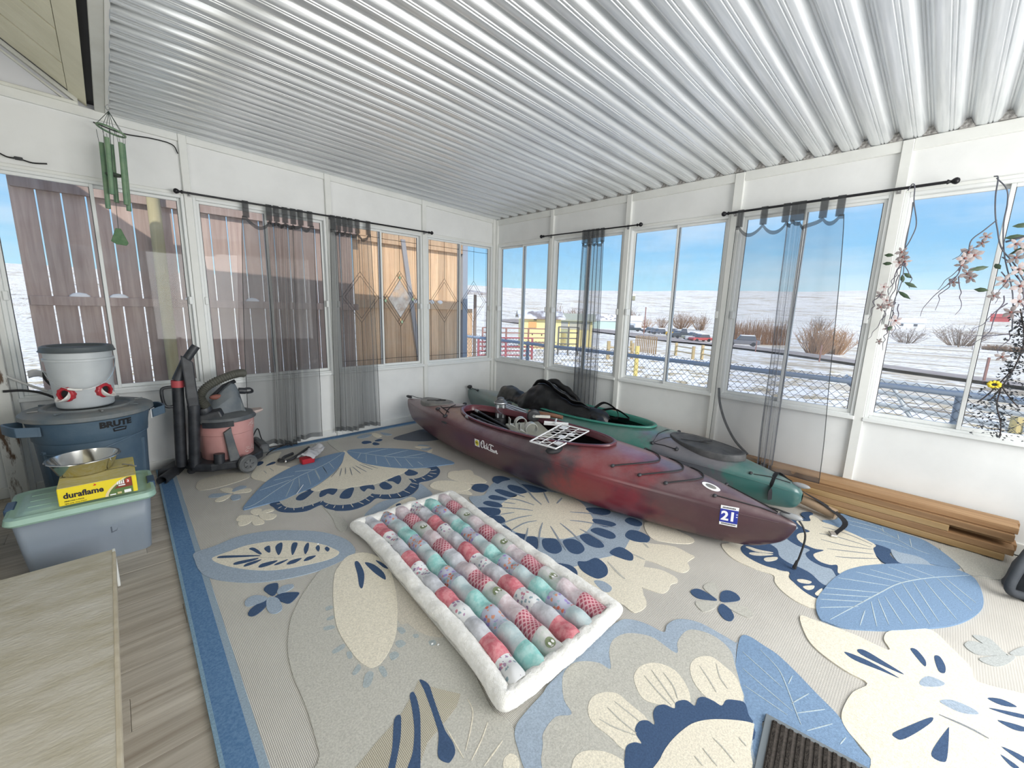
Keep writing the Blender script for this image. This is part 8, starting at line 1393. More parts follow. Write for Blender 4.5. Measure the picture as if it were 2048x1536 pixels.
def curtain(label, map_, rodP, top, bot, ztop, zbot, tabs, SM, seed, hemz=None, sag=.05, flare=None):
    """top/bot: list of (u, depth) control points along the cloth, same count; tabs: indices (as cloth fraction) where a tab holds the hem"""
    root = empty('sheer_curtain', map_(top[0][0], -.07, .05), label, 'curtain')
    n = len(top); K = 10
    T = crom([(a, b, 0) for a, b in top], K); B = crom([(a, b, 0) for a, b in bot], K); N_ = len(T); NV = 34
    tabi = sorted(min(range(N_), key=lambda i: abs(T[i].x-u)) for u in tabs)
    def hem(i):
        lo = max([t for t in tabi if t <= i], default=tabi[0]); hi = min([t for t in tabi if t >= i], default=tabi[-1])
        if lo == hi: return ztop-.10
        span = abs(T[hi].x-T[lo].x); f = (i-lo)/(hi-lo)
        return ztop-.10-min(sag*1.3, sag*span/.12)*4*f*(1-f)
    def pt(i, v):
        s = i/(N_-1); zt = hem(i); zb = zbot(s) if callable(zbot) else zbot
        e = v**.8; a = T[i].lerp(B[i], e)
        wob = .010*noise.noise(Vector((s*6+seed, v*3, 0)))*v
        return Vector(map_(a.x+wob, a.y+.008*noise.noise(Vector((s*9, v*4, seed))), lerp(zt, zb, v)))
    m = MB(); m.grid(lambda u, v: pt(int(round(u*(N_-1))), v), N_, NV); m.obj('sheer_cloth', SM, root, smooth=180)
    h = MB(); h.grid(lambda u, v: pt(int(round(u*(N_-1))), v*.016)+Vector(map_(0, -.0015, 0)), N_, 2); h.obj('top_hem', TABM, root, smooth=180)
    h = MB(); h.grid(lambda u, v: pt(int(round(u*(N_-1))), 1-v*.022)+Vector(map_(0, -.0015, 0)), N_, 2); h.obj('bottom_hem', SM, root, smooth=180)
    for i_ in (0, N_-1):
        h = MB(); h.tube([pt(i_, v/20) for v in range(21)], .0025, 4); h.obj('side_hem', TABM, root, smooth=60)
    for i in tabi:
        p = pt(i, 0); u = T[i].x; r_ = rodP(u); tm_ = MB(); wd = .022
        for dd in (-.011, .011):
            q0 = Vector(map_(u-wd, T[i].y*0-.065+dd, p.z-.01)); q1 = Vector(map_(u+wd, -.065+dd, p.z-.01)); q2 = Vector(map_(u+wd, -.065+dd*.9, r_.z+.004)); q3 = Vector(map_(u-wd, -.065+dd*.9, r_.z+.004)); tm_.add([q0, q1, q2, q3], [(0, 1, 2, 3)])
        a_ = [Vector(map_(u+sx*wd, -.065+.010*math.cos(q), r_.z+.004+.009*math.sin(q))) for sx in (-1, 1) for q in (0, PI/4, PI/2, 3*PI/4, PI)]
        tm_.add(a_, [(k, k+1, k+6, k+5) for k in range(4)])
        tm_.obj('tab', TABM, root, smooth=60)
    return root
# left wall, first curtain: thin at both edges, gathered folds between
def folds(a, b, n, amp, rnd, edge0=0, edge1=0):
    "cloth path across: flat edge, n soft folds, flat edge"
    P = [(a, -.062)]
    w_ = (b-a); lo, hi = a+w_*edge0, b-w_*edge1
    if edge0: P += [(lerp(a, lo, .35), -.070), (lerp(a, lo, .7), -.060)]
    for i in range(n):
        t0 = (i+.15)/n; t1 = (i+.65)/n; j_ = rnd.uniform(-.12, .12)/n
        P += [(lerp(lo, hi, t0+j_), -.062+amp*.8*rnd.uniform(.7, 1)), (lerp(lo, hi, t1+j_), -.062-amp*rnd.uniform(.7, 1.1))]
    if edge1: P += [(lerp(hi, b, .35), -.058), (lerp(hi, b, .7), -.068)]
    return P+[(b, -.062)]
rc = random.Random(17)
c1t = folds(-2.826, -2.27, 7, .022, rc, .33, .25); c1b = folds(-2.935, -2.30, 7, .040, rc, .33, .25)
curtain('wide grey sheer curtain with flat thin edges, left on the left wall, behind the vacuum', L, rodL, c1t, c1b, 2.135, lambda s: .035+.02*math.sin(9*s), (-2.80, -2.63, -2.574, -2.505, -2.44, -2.377, -2.30), SHEER, 1.3)
c2t = folds(-2.118, -1.725, 7, .020, rc, 0, .12); c2b = folds(-2.17, -1.685, 7, .038, rc, 0, .12)
curtain('narrow dark gathered sheer curtain, right on the left wall, reaching the rug edge', L, rodL, c2t, c2b, 2.135, lambda s: .055+.015*math.sin(11*s), (-2.095, -2.04, -1.985, -1.93, -1.86, -1.75), SHEER, 4.1)
c3t = folds(-1.44, -1.70, 6, .028, rc); c3b = folds(-1.42, -1.725, 6, .035, rc)
curtain('narrow dark gathered sheer curtain hanging behind the black bag, right wall', R, rodA, c3t, c3b, 2.135, .16, (-1.46, -1.51, -1.565, -1.62, -1.68), SHEERN, 7.7)
c4t = folds(-2.93, -3.605, 5, .030, rc, .50, .30); c4b = [(a_, b_-.11) for a_, b_ in folds(-2.955, -3.73, 5, .045, rc, .47, .36)]
curtain('wide smoky sheer curtain on the right wall, its hem over the green bow', R, rodB, c4t, c4b, 2.130, lambda s: .20-.03*s, (-2.953, -3.125, -3.265, -3.315, -3.36, -3.485, -3.58), SHEERR, 9.2)
m = MB(); m.tube(crom([(-.09, -2.955, .74), (-.115, -2.985, .62), (-.14, -3.05, .48), (-.17, -3.15, .35), (-.19, -3.26, .265)], 6), .010, 6); m.obj('loose_hem_cord', TABM, loc=(-.12, -3.0, .3), smooth=60, label='dark loose hem edge sagging across the big smoky sheer curtain', cat='hem')
# ---------------- wind chime ----------------
CHG = mat('green_patina', (.115, .22, .135), .5, col2=(.20, .30, .18), nscale=12); CHS = mat('chime_string', (.05, .07, .06), .7)
wx, wy, wz = -3.565, -.28, 2.575
ch = empty('wind_chime', (wx, wy, 1.9), 'green metal wind chime with tubes and a wedge sail at the eave', 'wind chime')
m = MB(); m.tube(crom([(wx+.006, wy, wz+.01), (wx+.012, wy-.01, wz-.012), (wx-.012, wy-.012, wz-.035), (wx-.006, wy-.012, wz-.055), (wx+.010, wy-.01, wz-.045)], 5), .0025, 5); m.obj('hook', STEEL, ch, smooth=60)
zr_ = 2.405; rr_ = .066
m = MB(); m.tube([(wx+rr_*math.cos(2*PI*i/24), wy+rr_*math.sin(2*PI*i/24), zr_-.02*math.cos(2*PI*i/24)) for i in range(24)], .006, 8, closed=True); m.obj('top_ring', CHG, ch, smooth=60)
sm = MB(); N6 = 6
for i in range(N6):
    q = 2*PI*(i+.2)/N6; c = Vector((wx+rr_*math.cos(q), wy+rr_*math.sin(q), zr_-.02*math.cos(q)))
    sm.tube([(wx, wy-.01, wz-.06), c], .0016, 4)
for i in range(5):
    q = 2*PI*(i+.35)/5; c = Vector((wx+rr_*.82*math.cos(q), wy+rr_*.82*math.sin(q), 0)); zt = 2.345-.012*(i % 3); ln = (.42, .36, .40, .34, .38)[i]
    t0 = Vector((c.x, c.y, zt)); t1 = Vector((c.x-.012, c.y+.006, zt-ln)); tb = MB(); tb.tube([t0, t1], .0135, 14); tb.obj('chime_tube', CHG, ch, smooth=50)
    for dx in (-.01, .01): sm.tube([(c.x+dx, c.y, zt-.03), (c.x+dx*1.6, c.y, zr_-.01)], .0012, 4)
sm.tube([(wx, wy-.01, wz-.06), (wx-.02, wy, 2.12), (wx-.03, wy, 1.80)], .0014, 4); sm.obj('strings', CHS, ch, kind='stuff')
m = MB(); m.lathe([(0, -.006), (.040, -.006), (.044, 0), (.040, .006), (0, .006)], 24, (wx-.015, wy, 2.135)); m.obj('striker', mat('striker_dark', (.05, .07, .05), .5), ch, smooth=40)
m = MB(); m.prism([(-.014, .045), (.012, .045), (.042, -.045), (.030, -.062), (-.020, -.058), (-.044, -.040)], lambda x, z: (wx-.03+x, wy-.003, 1.755+z), lambda x, z: (wx-.03+x, wy+.003, 1.755+z)); m.obj('wind_sail', mat('sail_green', (.055, .14, .055), .6, col2=(.10, .19, .09), nscale=25), ch, bevel=.002)
m = MB(); m.tube(crom([(-3.64, -.01, 2.505), (-3.50, -.013, 2.475), (-3.34, -.013, 2.485), (-3.23, -.014, 2.475), (-3.20, -.014, 2.42)], 6), .004, 6); m.obj('black_wire', ROPE, loc=(-3.4, -.01, 2.4), smooth=60, label='thin black wire sagging along the panel top behind the chime', cat='wire')
m = MB(); m.tube(crom([(-4.09, -.015, 2.205), (-4.05, -.016, 2.185), (-4.0, -.018, 2.185), (-3.95, -.016, 2.175), (-3.885, -.015, 2.185)], 5), .0045, 6); o_ = m.obj('short_cable', ROPE, loc=(-4, -.01, 2.17), smooth=60, label='short black cable stub with clip above the far left window', cat='cable')
m = MB(); m.obox((-4.005, -.020, 2.186), (.035, .016, .018)); m.obj('clip', BLACKP, o_, bevel=.002)
# ---------------- hanging artificial orchids ----------------
PETAL = mat('orchid_petal', (.43, .385, .375), .6, col2=(.33, .27, .27), nscale=60); LIPM = mat('orchid_lip', (.26, .10, .085), .6); STEMM = mat('orchid_stem', (.10, .105, .13), .6); LEAFM = mat('orchid_leaf', (.05, .085, .045), .5); ROOTM = mat('orchid_root', (.11, .10, .13), .6)
def flower(root, c, s, rnd, nm='orchid_flower'):
    s *= .88
    d = Vector((-1, rnd.uniform(-.6, .6), rnd.uniform(-.5, .35))).normalized(); M_ = frame(d) @ Matrix.Rotation(rnd.uniform(0, 2*PI), 3, 'Z'); m = MB(); c = Vector(c)
    for k in range(5):
        q = 2*PI*k/5; wd = s*(.52 if k in (1, 4) else .36); A = Matrix.Rotation(q, 3, 'Z')
        pts = [(0, 0, 0), (wd*.5, s*.35, s*.06), (wd*.55, s*.65, s*.10), (0, s, s*.05), (-wd*.55, s*.65, s*.10), (-wd*.5, s*.35, s*.06)]; mid = (0, s*.5, s*.18)
        vs = [c+M_ @ (A @ Vector(p)) for p in pts]+[c+M_ @ (A @ Vector(mid))]
        m.add(vs, [(i, (i+1) % 6, 6) for i in range(6)])
    o = m.obj(nm, PETAL, root, smooth=180)
    m = MB(); m.ball(c+M_ @ Vector((0, 0, s*.12)), s*.17, 8); m.obj('lip', LIPM, o, smooth=180)
def leaf(root, c, d, ln, wd, mt=LEAFM, nm='leaf'):
    d = Vector(d).normalized(); M_ = frame(d, (1, 0, 0)); c = Vector(c); m = MB()
    pts = [(0, 0, 0), (wd*.6, 0, ln*.3), (wd*.7, .004, ln*.6), (0, .008, ln), (-wd*.7, .004, ln*.6), (-wd*.6, 0, ln*.3)]
    m.add([c+M_ @ Vector(p) for p in pts]+[c+M_ @ Vector((0, -.006, ln*.5))], [(i, (i+1) % 6, 6) for i in range(6)]); m.obj(nm, mt, root, smooth=180)
def wig(a, d, ln, rnd, n=7, amp=.018):
    P = [Vector(a)]; d = Vector(d).normalized()
    for i in range(n): P.append(P[-1]+d*ln/n+Vector((rnd.uniform(-1, 1)*amp*.5, rnd.uniform(-1, 1)*amp, rnd.uniform(-1, 1)*amp*.4)))
    return crom(P, 4)
def roots(root, specs, rnd):
    m = MB()
    for a, d, ln in specs: P = wig(a, d, ln, rnd); m.tube(P, [.0032-.002*i/len(P) for i in range(len(P))], 5)
    m.obj('aerial_roots', ROOTM, root, smooth=60)
X_ = -.10
rnd = random.Random(21)
o1 = empty('orchid_garland', (X_, -3.93, 1.6), 'slim artificial orchid stem hanging from the end of the long rod over the post', 'garland')
m = MB(); m.tube(crom([(-.07, -3.905, 2.125), (-.08, -3.92, 2.158), (-.09, -3.935, 2.14), (-.09, -3.945, 2.05), (X_, -3.975, 1.92), (X_, -3.965, 1.84), (X_, -3.945, 1.775)], 6), .003, 6); m.tube(crom([(-.09, -3.94, 2.05), (X_, -3.945, 1.95), (X_, -3.942, 1.80), (X_, -3.96, 1.6), (X_, -3.94, 1.45), (X_, -3.935, 1.30)], 6), .0025, 6); m.obj('stem', STEMM, o1, smooth=60)
for y, z, s in ((-3.935, 1.755, .040), (-3.945, 1.725, .045), (-3.955, 1.70, .042), (-3.93, 1.695, .042), (-3.88, 1.545, .036), (-3.87, 1.50, .036), (-3.905, 1.46, .038), (-3.885, 1.42, .036), (-3.92, 1.435, .036), (-3.965, 1.335, .046), (-3.935, 1.285, .038), (-3.905, 1.20, .026)): flower(o1, (X_+rnd.uniform(-.02, .02), y, z), s, rnd)
for y, z, d, ln in ((-3.90, 1.74, (0, .9, .1), .05), (-3.90, 1.69, (0, 1, .05), .05), (-3.96, 1.63, (0, -.8, -.6), .055), (-3.97, 1.575, (0, -.9, -.5), .075), (-3.95, 1.52, (-.3, -.9, -.7), .085), (-3.955, 1.62, (0, -.2, -1), .05), (-3.93, 1.27, (0, -.6, .7), .04)): leaf(o1, (X_, y, z), d, ln, .016)
roots(o1, [((X_, -3.95, 1.70), (0, .1, -1), .22), ((X_, -3.96, 1.69), (0, -.15, -1), .16), ((X_, -3.94, 1.68), (0, .3, -1), .26), ((X_, -3.87, 1.50), (0, .15, -1), .16), ((X_, -3.95, 1.45), (0, -.2, -1), .16), ((X_, -3.965, 1.44), (0, .05, -1), .2), ((X_, -3.90, 1.40), (0, .1, -1), .2), ((X_, -3.93, 1.30), (0, .3, -1), .16), ((X_, -3.94, 1.62), (0, 0, -1), .3)], rnd)
rnd = random.Random(33)
o2 = empty('orchid_garland', (X_, -4.32, 1.7), 'full artificial orchid garland with long roots hanging at the right edge', 'garland')
m = MB()
m.tube(crom([(-.03, -4.255, 2.15), (-.07, -4.27, 2.13), (X_, -4.275, 2.03), (X_, -4.29, 1.93), (X_, -4.31, 1.85), (X_, -4.34, 1.75), (X_, -4.40, 1.66), (X_, -4.46, 1.55)], 6), .0035, 6); m.tube(crom([(-.07, -4.265, 2.13), (X_, -4.31, 2.06), (X_, -4.325, 1.98), (X_, -4.33, 1.86), (X_, -4.36, 1.70), (X_, -4.42, 1.50), (X_, -4.45, 1.30)], 6), .003, 6)
m.tube(crom([(X_, -4.30, 1.90), (X_, -4.26, 1.85), (X_, -4.22, 1.80), (X_, -4.22, 1.73)], 6), .0035, 6); m.tube(crom([(X_, -4.35, 1.78), (X_, -4.42, 1.80), (X_, -4.50, 1.79)], 5), .006, 6)
m.obj('stem', STEMM, o2, smooth=60)
for y, z, s in ((-4.275, 1.815, .034), (-4.265, 1.78, .036), (-4.22, 1.735, .048), (-4.245, 1.715, .050), (-4.21, 1.70, .046), (-4.205, 1.665, .042), (-4.235, 1.615, .048), (-4.25, 1.59, .042), (-4.185, 1.57, .036), (-4.39, 1.765, .045), (-4.43, 1.73, .05), (-4.40, 1.69, .046), (-4.46, 1.67, .05), (-4.42, 1.63, .046), (-4.38, 1.57, .05), (-4.355, 1.49, .036), (-4.44, 1.54, .05), (-4.45, 1.46, .05), (-4.43, 1.40, .046), (-4.48, 1.60, .05), (-4.49, 1.50, .05), (-4.50, 1.72, .05)): flower(o2, (X_+rnd.uniform(-.03, .02), y, z), s, rnd)
flower(o2, (X_, -4.437, 1.155), .040, rnd)
for y, z, d, ln in ((-4.34, 1.80, (0, -1, .1), .08), (-4.37, 1.71, (-.3, -.9, .5), .12), (-4.31, 1.65, (-.4, .8, -.2), .08), (-4.33, 1.665, (-.5, -.2, -.3), .06), (-4.39, 1.61, (0, -.9, .3), .11), (-4.33, 1.52, (0, .9, .1), .06), (-4.36, 1.86, (0, -1, .05), .07), (-4.47, 1.80, (0, -.9, .3), .10), (-4.43, 1.55, (0, -.9, -.3), .10)): leaf(o2, (X_, y, z), d, ln, .018)
roots(o2, [((X_, -4.22, 1.73), (0, .25, -1), .22), ((X_, -4.20, 1.66), (0, .45, -1), .30), ((X_, -4.19, 1.60), (0, .35, -1), .22), ((X_, -4.20, 1.60), (0, .15, -1), .20), ((X_, -4.28, 1.82), (0, .7, -.8), .16), ((X_, -4.36, 1.62), (0, -.1, -1), .18), ((X_, -4.39, 1.49), (0, .4, -1), .22), ((X_, -4.41, 1.45), (0, .3, -1), .28), ((X_, -4.47, 1.35), (0, .4, -1), .2), ((X_, -4.35, 1.70), (0, -.4, -1), .22), ((X_, -4.42, 1.60), (0, -.1, -1), .26), ((X_, -4.46, 1.45), (0, -.2, -1), .24), ((X_, -4.44, 1.28), (0, .8, -.3), .12)], rnd)
# trailing dark foliage with one yellow blossom, lower right
o3 = empty('leafy_garland', (X_, -4.47, 1.0), 'dark trailing fine leaved garland with one yellow blossom below the orchids', 'garland')
m = MB()
for P in ([(X_, -4.46, 1.42), (X_, -4.50, 1.25), (X_, -4.49, 1.10), (X_, -4.46, .98), (X_, -4.43, .90)], [(X_, -4.49, 1.10), (X_, -4.44, .98), (X_, -4.41, .92), (X_, -4.385, .88)], [(X_, -4.46, .98), (X_, -4.46, .88), (X_, -4.49, .78), (X_, -4.50, .70)], [(X_, -4.46, .99), (X_, -4.50, .93), (X_, -4.54, .88)]): m.tube(crom(P, 5), .0035, 5)
m.obj('branch', mat('twig_dark', (.05, .04, .04), .7), o3, smooth=60)
rnd = random.Random(12); m = MB()
for i in range(900):
    t_ = rnd.random(); y = interp(t_, [0, .25, .5, .75, 1], [-4.475, -4.49, -4.485, -4.455, -4.49])+rnd.gauss(0, .022+.03*(t_ > .55)); z = lerp(1.40, .70, t_)+rnd.gauss(0, .012); x = X_+rnd.gauss(0, .02)
    M_ = frame((rnd.uniform(-1, 1), rnd.uniform(-1, 1), rnd.uniform(-1, 1)+.01)); s = rnd.uniform(.009, .016); c = Vector((x, y, z))
    m.add([c+M_ @ Vector(p) for p in ((0, 0, 0), (s*.5, 0, s*.6), (0, 0, s*1.4), (-s*.5, 0, s*.6))], [(0, 1, 2, 3)])
m.obj('small_leaves', mat('dark_leaf', (.045, .05, .055), .6), o3, kind='stuff')
m = MB()
for i in range(9):
    q = 2*PI*i/9; c = Vector((X_-.01, -4.432, .995)); m.ball(c+Vector((0, .020*math.cos(q), .016*math.sin(q))), .011, 6, (.6, 1, .8))
m.obj('yellow_blossom', mat('blossom_yellow', (.72, .56, .04), .6), o3, smooth=180)
# ================= quilt, doormat, corner bag =================
QC = [Vector((-2.812, -1.885, 0)), Vector((-2.062, -1.922, 0)), Vector((-2.182, -3.400, 0)), Vector((-2.925, -3.392, 0))]   # far left, far right, near right, near left
def qm(u, v):   # u across (0 left), v along (0 far)
    p = QC[0].lerp(QC[1], u).lerp(QC[3].lerp(QC[2], u), v)
    bow = (.050*math.sin(PI*v)+.012*math.sin(3*PI*v))*(1-u) - .018*math.sin(PI*v)*u
    return p+Vector((bow, .012*math.sin(PI*u)*(1-2*v), 0))
qz0 = .016
quilt = empty('patchwork_quilt', ((-2.49, -2.65, 0)), 'padded patchwork pet quilt in pink and turquoise with white fleece border', 'quilt')
def fab(name, col_, col2=None, sc=60, lo=.4, hi=.6, bump=.25): return mat(name, col_, .9, col2=col2 or tuple(min(1, c*1.25) for c in col_), nscale=sc, lo=lo, hi=hi, detail=3, bump=bump, bscale=50, spec=.15)
def floral(name, base, cols, sc, thr=.33):
    m = bpy.data.materials.new(name); m.use_nodes = True; t = m.node_tree; b = t.nodes['Principled BSDF']; b.inputs['Roughness'].default_value = .9
    tcn = t.nodes.new('ShaderNodeTexCoord'); v = t.nodes.new('ShaderNodeTexVoronoi'); v.inputs['Scale'].default_value = sc; v.inputs['Randomness'].default_value = .9; t.links.new(tcn.outputs['Object'], v.inputs[0])
    # petal shaped threshold: distance wobbled by noise
    n = t.nodes.new('ShaderNodeTexNoise'); n.inputs['Scale'].default_value = sc*2.6; n.inputs['Detail'].default_value = 1; t.links.new(tcn.outputs['Object'], n.inputs[0])
    ma = t.nodes.new('ShaderNodeMath'); ma.operation = 'MULTIPLY_ADD'; ma.inputs[1].default_value = .55; t.links.new(n.outputs[0], ma.inputs[0]); t.links.new(v.outputs['Distance'], ma.inputs[2])
    r = t.nodes.new('ShaderNodeValToRGB'); r.color_ramp.elements[0].position = thr+.26; r.color_ramp.elements[1].position = thr+.31; r.color_ramp.elements[0].color = (1, 1, 1, 1); r.color_ramp.elements[1].color = (0, 0, 0, 1); t.links.new(ma.outputs[0], r.inputs[0])
    sp = t.nodes.new('ShaderNodeSeparateColor'); t.links.new(v.outputs['Color'], sp.inputs[0])
    cr_ = t.nodes.new('ShaderNodeValToRGB'); cr_.color_ramp.interpolation = 'CONSTANT'; e = cr_.color_ramp.elements; e[0].color = (*cols[0], 1); e[1].position = 1/len(cols); e[1].color = (*cols[1], 1)
    for i, c in enumerate(cols[2:]): k = e.new((i+2)/len(cols)); k.color = (*c, 1)
    t.links.new(sp.outputs[0], cr_.inputs[0])
    mx_ = t.nodes.new('ShaderNodeMixRGB'); mx_.inputs[1].default_value = (*base, 1); t.links.new(r.outputs[0], mx_.inputs[0]); t.links.new(cr_.outputs[0], mx_.inputs[2]); t.links.new(mx_.outputs[0], b.inputs['Base Color']); return m
def plaid():
    m = bpy.data.materials.new('pink_plaid'); m.use_nodes = True; t = m.node_tree; b = t.nodes['Principled BSDF']; b.inputs['Roughness'].default_value = .9
    tcn = t.nodes.new('ShaderNodeTexCoord'); mp = t.nodes.new('ShaderNodeMapping'); mp.inputs['Rotation'].default_value = (0, 0, math.radians(40)); t.links.new(tcn.outputs['Object'], mp.inputs[0])
    ws = []
    for ax in 'XY':
        w_ = t.nodes.new('ShaderNodeTexWave'); w_.bands_direction = ax; w_.inputs['Scale'].default_value = 20; t.links.new(mp.outputs[0], w_.inputs[0])
        r = t.nodes.new('ShaderNodeValToRGB'); r.color_ramp.elements[0].position = .62; r.color_ramp.elements[1].position = .85; t.links.new(w_.outputs['Fac'], r.inputs[0]); ws.append(r)
    ad = t.nodes.new('ShaderNodeMath'); ad.operation = 'ADD'; ad.use_clamp = True; t.links.new(ws[0].outputs[0], ad.inputs[0]); t.links.new(ws[1].outputs[0], ad.inputs[1])
    mu = t.nodes.new('ShaderNodeMath'); mu.operation = 'MULTIPLY'; mu.inputs[1].default_value = .75; t.links.new(ad.outputs[0], mu.inputs[0])
    mx_ = t.nodes.new('ShaderNodeMixRGB'); mx_.inputs[1].default_value = (.40, .085, .125, 1); mx_.inputs[2].default_value = (.72, .48, .50, 1); t.links.new(mu.outputs[0], mx_.inputs[0]); t.links.new(mx_.outputs[0], b.inputs['Base Color']); return m
FB = dict(g=fab('fabric_grey', (.47, .48, .51), sc=30), p=fab('fabric_pink', (.56, .155, .19), (.64, .27, .29), 45), t=fab('fabric_turquoise', (.27, .56, .53), (.42, .66, .63), 28), b=fab('fabric_pale_blue', (.43, .54, .56), (.52, .60, .61), 30),
          l=fab('fabric_pale_pink', (.60, .50, .52), (.68, .61, .63), 50), f=floral('fabric_white_floral', (.68, .69, .69), [(.28, .20, .32), (.52, .22, .28), (.25, .34, .38), (.42, .28, .40)], 46, .33),
          m=floral('fabric_coral_floral', (.44, .46, .55), [(.60, .16, .10), (.30, .24, .50), (.58, .28, .18), (.30, .42, .46)], 52, .42), q=plaid(), o=fab('fabric_owl', (.50, .53, .49), (.58, .56, .56), 40))
cols = ['gpfgpfgpfgpf', 'mbtmbtmbtmbt', 'lqolqglqolqo', 'fgpfgpfgpfgp', 'tmbtmbtmbtmb', 'lqolqolqolqq'[:11]]
M0, M1 = .085, .915      # tubes between these across, and V0..V1 along
V0, V1 = .036, .966
OWLG = mat('owl_green', (.22, .26, .15), .9); EYE = mat('owl_eye', (.8, .8, .78), .8)
def tubez(fu, v, ci):
    h_ = .052*(1-abs(2*fu-1)**2.4)**.62 if 0 < fu < 1 else 0
    dent = 1-.30*math.exp(-((v-.46-.02*ci)/.022)**2)
    puff = 1+.10*math.sin(v*75+ci*2)+.12*noise.noise(Vector((ci*3.1, v*16, fu*2)))
    return qz0+.012+h_*dent*puff
for ci, seq in enumerate(cols):
    ua, ub = lerp(M0, M1, ci/6), lerp(M0, M1, (ci+1)/6); n_ = len(seq)
    for ri, ch_ in enumerate(seq):
        va, vb = lerp(V0, V1, ri/n_), lerp(V0, V1, (ri+1)/n_)
        m = MB(); NU, NV = 13, 8
        def pf(u, v):
            vv = lerp(va, vb, v); p = qm(lerp(ua, ub, u), vv); p.z = tubez(u, vv, ci)+.0035*noise.noise(Vector((p.x*30, p.y*22, ci))); return p
        m.grid(pf, NU, NV); m.f = [f_[::-1] for f_ in m.f]
        po = m.obj('patch', FB[ch_], quilt, smooth=180)
        if ch_ == 'o' and ri > 1:
            fu, fv = .42, lerp(va, vb, .62); c = qm(lerp(ua, ub, fu), fv); c.z = tubez(fu, fv, ci); b_ = MB()
            sl = [qm(lerp(ua, ub, fu+.21*math.cos(q)), fv+.016*math.sin(q)) for q in [2*PI*i/14 for i in range(14)]]
            for p, q in zip(sl, range(14)): p.z = tubez(fu+.21*math.cos(2*PI*q/14), fv, ci)+.003
            b_.add(sl, [tuple(range(14))[::-1]]); ow = b_.obj('owl_print', OWLG, po)
            for sg in (-1, 1):
                e = MB(); ec = [qm(lerp(ua, ub, fu+sg*.08+.06*math.cos(q)), fv+.003+.0055*math.sin(q)) for q in [2*PI*i/10 for i in range(10)]]
                for p in ec: p.z = tubez(fu+sg*.08, fv, ci)+.0045
                e.add(ec, [tuple(range(10))[::-1]]); e.obj('owl_eye', EYE, po)
# fleece border: fat lumpy roll around the edge
FLEECE = mat('white_fleece', (.86, .855, .82), .95, col2=(.76, .75, .70), nscale=60, bump=.6, bscale=260, spec=.05, sheen=.3, bdist=.004)
per = [(.5, 0), ]
loop = []
for i in range(30): loop.append((lerp(.0, 1, i/30), 0))
for i in range(56): loop.append((1, lerp(0, 1, i/56)))
for i in range(30): loop.append((lerp(1, 0, i/30), 1))
for i in range(56): loop.append((0, lerp(1, 0, i/56)))
def inset(u, v): return (lerp(.052, .948, u), lerp(.027, .973, v))
NL = len(loop); ring = []; NS = 16
for i in range(NL):
    u, v = inset(*loop[i]); a = inset(*loop[i-1]); b_ = inset(*loop[(i+1) % NL]); p = qm(u, v); t_ = (qm(*b_)-qm(*a)).normalized(); n_ = Vector((t_.y, -t_.x, 0))
    corner = min(1, min(abs(u-.052), abs(u-.948))*8+min(abs(v-.027), abs(v-.973))*8)
    R_ = .039*(1+.10*noise.noise(Vector((i*.31, 2, 0))))*(1-.25*math.exp(-((v-.46)/.02)**2)*(u < .1))
    H_ = .030*(1+.15*noise.noise(Vector((i*.27, 5, 0))))
    if corner < .05: R_ *= 1.25
    for k in range(NS):
        q = 2*PI*k/NS; w_ = Vector((0, 0, qz0+H_+.0015))+p+n_*R_*math.cos(q)+Vector((0, 0, H_*math.sin(q)))
        fz = .0035*noise.noise(w_*95)+.004*noise.noise(w_*40); ring.append(w_+(n_*math.cos(q)+Vector((0, 0, math.sin(q))))*fz)
m = MB(); m.add(ring, [(i*NS+k, ((i+1) % NL)*NS+k, ((i+1) % NL)*NS+(k+1) % NS, i*NS+(k+1) % NS) for i in range(NL) for k in range(NS)])
bo = m.obj('fleece_border', FLEECE, quilt, smooth=180, subsurf=2, merge=True)
tx = bpy.data.textures.new('fleece', 'CLOUDS'); tx.noise_scale = .007; tx.noise_depth = 2
d_ = bo.modifiers.new('nap', 'DISPLACE'); d_.texture = tx; d_.strength = .005; d_.mid_level = .5; d_.texture_coords = 'LOCAL'
m = MB(); m.add([qm(.05, .03)+Vector((0, 0, qz0+.003)), qm(.95, .03)+Vector((0, 0, qz0+.003)), qm(.95, .97)+Vector((0, 0, qz0+.003)), qm(.05, .97)+Vector((0, 0, qz0+.003))], [(3, 2, 1, 0)]); m.obj('backing', FLEECE, quilt)
# ribbed doormat, lower right
dm = empty('doormat', (-2.2, -4.2, .017), 'dark brown ribbed doormat with grey rim at the bottom edge', 'doormat')
MO = Vector((-2.235, -3.965, 0)); E1 = Vector((.135, -.991, 0)).normalized(); E2 = Vector((-.991, -.125, 0)).normalized()
MD = lambda a, b, z: MO+E1*a+E2*b+Vector((0, 0, z))
m = MB(); m.hexa([MD(0, 0, .0172), MD(0, .46, .0172), MD(.76, .46, .0172), MD(.76, 0, .0172), MD(0, 0, .022), MD(0, .46, .022), MD(.76, .46, .022), MD(.76, 0, .022)]); m.obj('rubber_rim', mat('mat_rim', (.16, .185, .20), .7), dm, bevel=.002)
MATR = mat('mat_rib', (.030, .026, .023), .95, col2=(.062, .054, .047), nscale=140, bump=.8, bscale=220, spec=.1); MATG = mat('mat_groove', (.115, .10, .09), .95, col2=(.075, .066, .058), nscale=120, spec=.1)
m = MB(); m.hexa([MD(.02, .018, .021), MD(.02, .442, .021), MD(.74, .442, .021), MD(.74, .018, .021), MD(.02, .018, .0235), MD(.02, .442, .0235), MD(.74, .442, .0235), MD(.74, .018, .0235)]); m.obj('mat_field', MATG, dm)
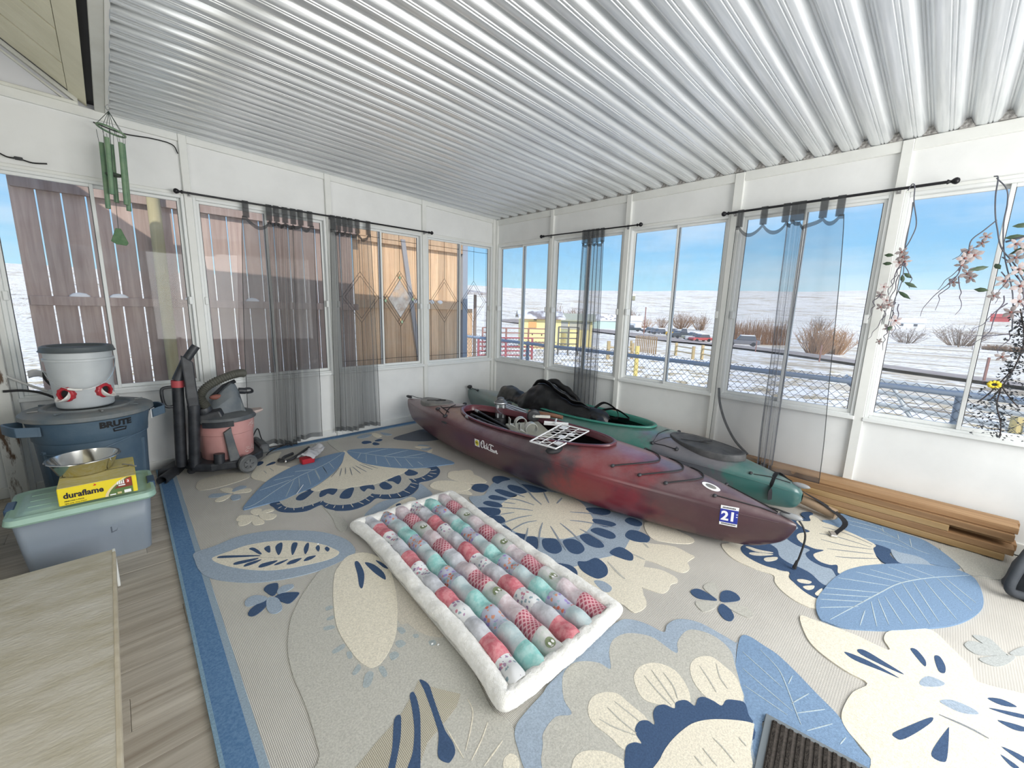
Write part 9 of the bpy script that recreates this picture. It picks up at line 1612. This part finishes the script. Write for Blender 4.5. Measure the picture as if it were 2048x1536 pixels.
m = MB(); m.hexa([MD(.022, .018, .0225), MD(.022, .442, .0225), MD(.036, .442, .0225), MD(.036, .018, .0225), MD(.024, .018, .0275), MD(.024, .442, .0275), MD(.034, .442, .0275), MD(.034, .018, .0275)]); r0 = m.obj('mat_rib', MATR, dm)
for k_ in range(1, 32): d_ = E1*(.0225*k_); piece(r0, 'mat_rib', dm, tuple(d_))
# dark fabric bag in the lower right corner, against the lumber ends
cb = empty('dark_bag', (-.40, -4.83, .0), 'slumped charcoal fabric bag at the right edge over the lumber ends', 'bag')
CHB = mat('charcoal_fabric', (.030, .036, .045), .8, col2=(.055, .062, .072), nscale=6, bump=.3, bscale=18)
m = MB()
def cbf(u, v):
    a = 2*PI*u; z = .30*v; r_ = (.245-.10*v)*(1+.16*noise.noise(Vector((math.cos(a)*1.7, math.sin(a)*1.7, v*2.2))))*(1 if v < .93 else (1-v)/.07)
    if v < .25: r_ *= 1+.16*math.sin(a*3+1)*(1-v*4)
    return Vector((-.42+r_*1.15*math.cos(a), -4.845+r_*math.sin(a), .017+z))
m.grid(cbf, 40, 24, True); m.obj('fabric', CHB, cb, smooth=180)
m = MB(); m.tube(crom([(-.50, -4.66, .26), (-.60, -4.62, .16), (-.66, -4.60, .06), (-.62, -4.66, .03)], 6), .02, 8); m.obj('tie_end', CHB, cb, smooth=60)
# stray white straw and crumbs on the rug
m = MB(); m.tube([(-2.88, -1.20, .022), (-2.80, -1.08, .024)], .0022, 6); m.obj('white_straw', WSTK, loc=(-2.84, -1.14, .02), label='thin white straw lying on the rug left of the quilt', cat='straw')
for i, (x, y, lb) in enumerate(((-2.905, -2.955, 'tiny white crumb on the rug, upper of a pair'), (-2.89, -2.975, 'tiny white crumb on the rug, lower of a pair'), (-2.99, -1.93, 'tiny white crumb on the rug nearest the blue flower'))):
    m = MB(); m.ball((x, y, .0165), .0045, 7, (1.3, .8, .6)); m.obj('crumb', WSTK, loc=(x, y, .0155), smooth=180, label=lb, cat='crumb')
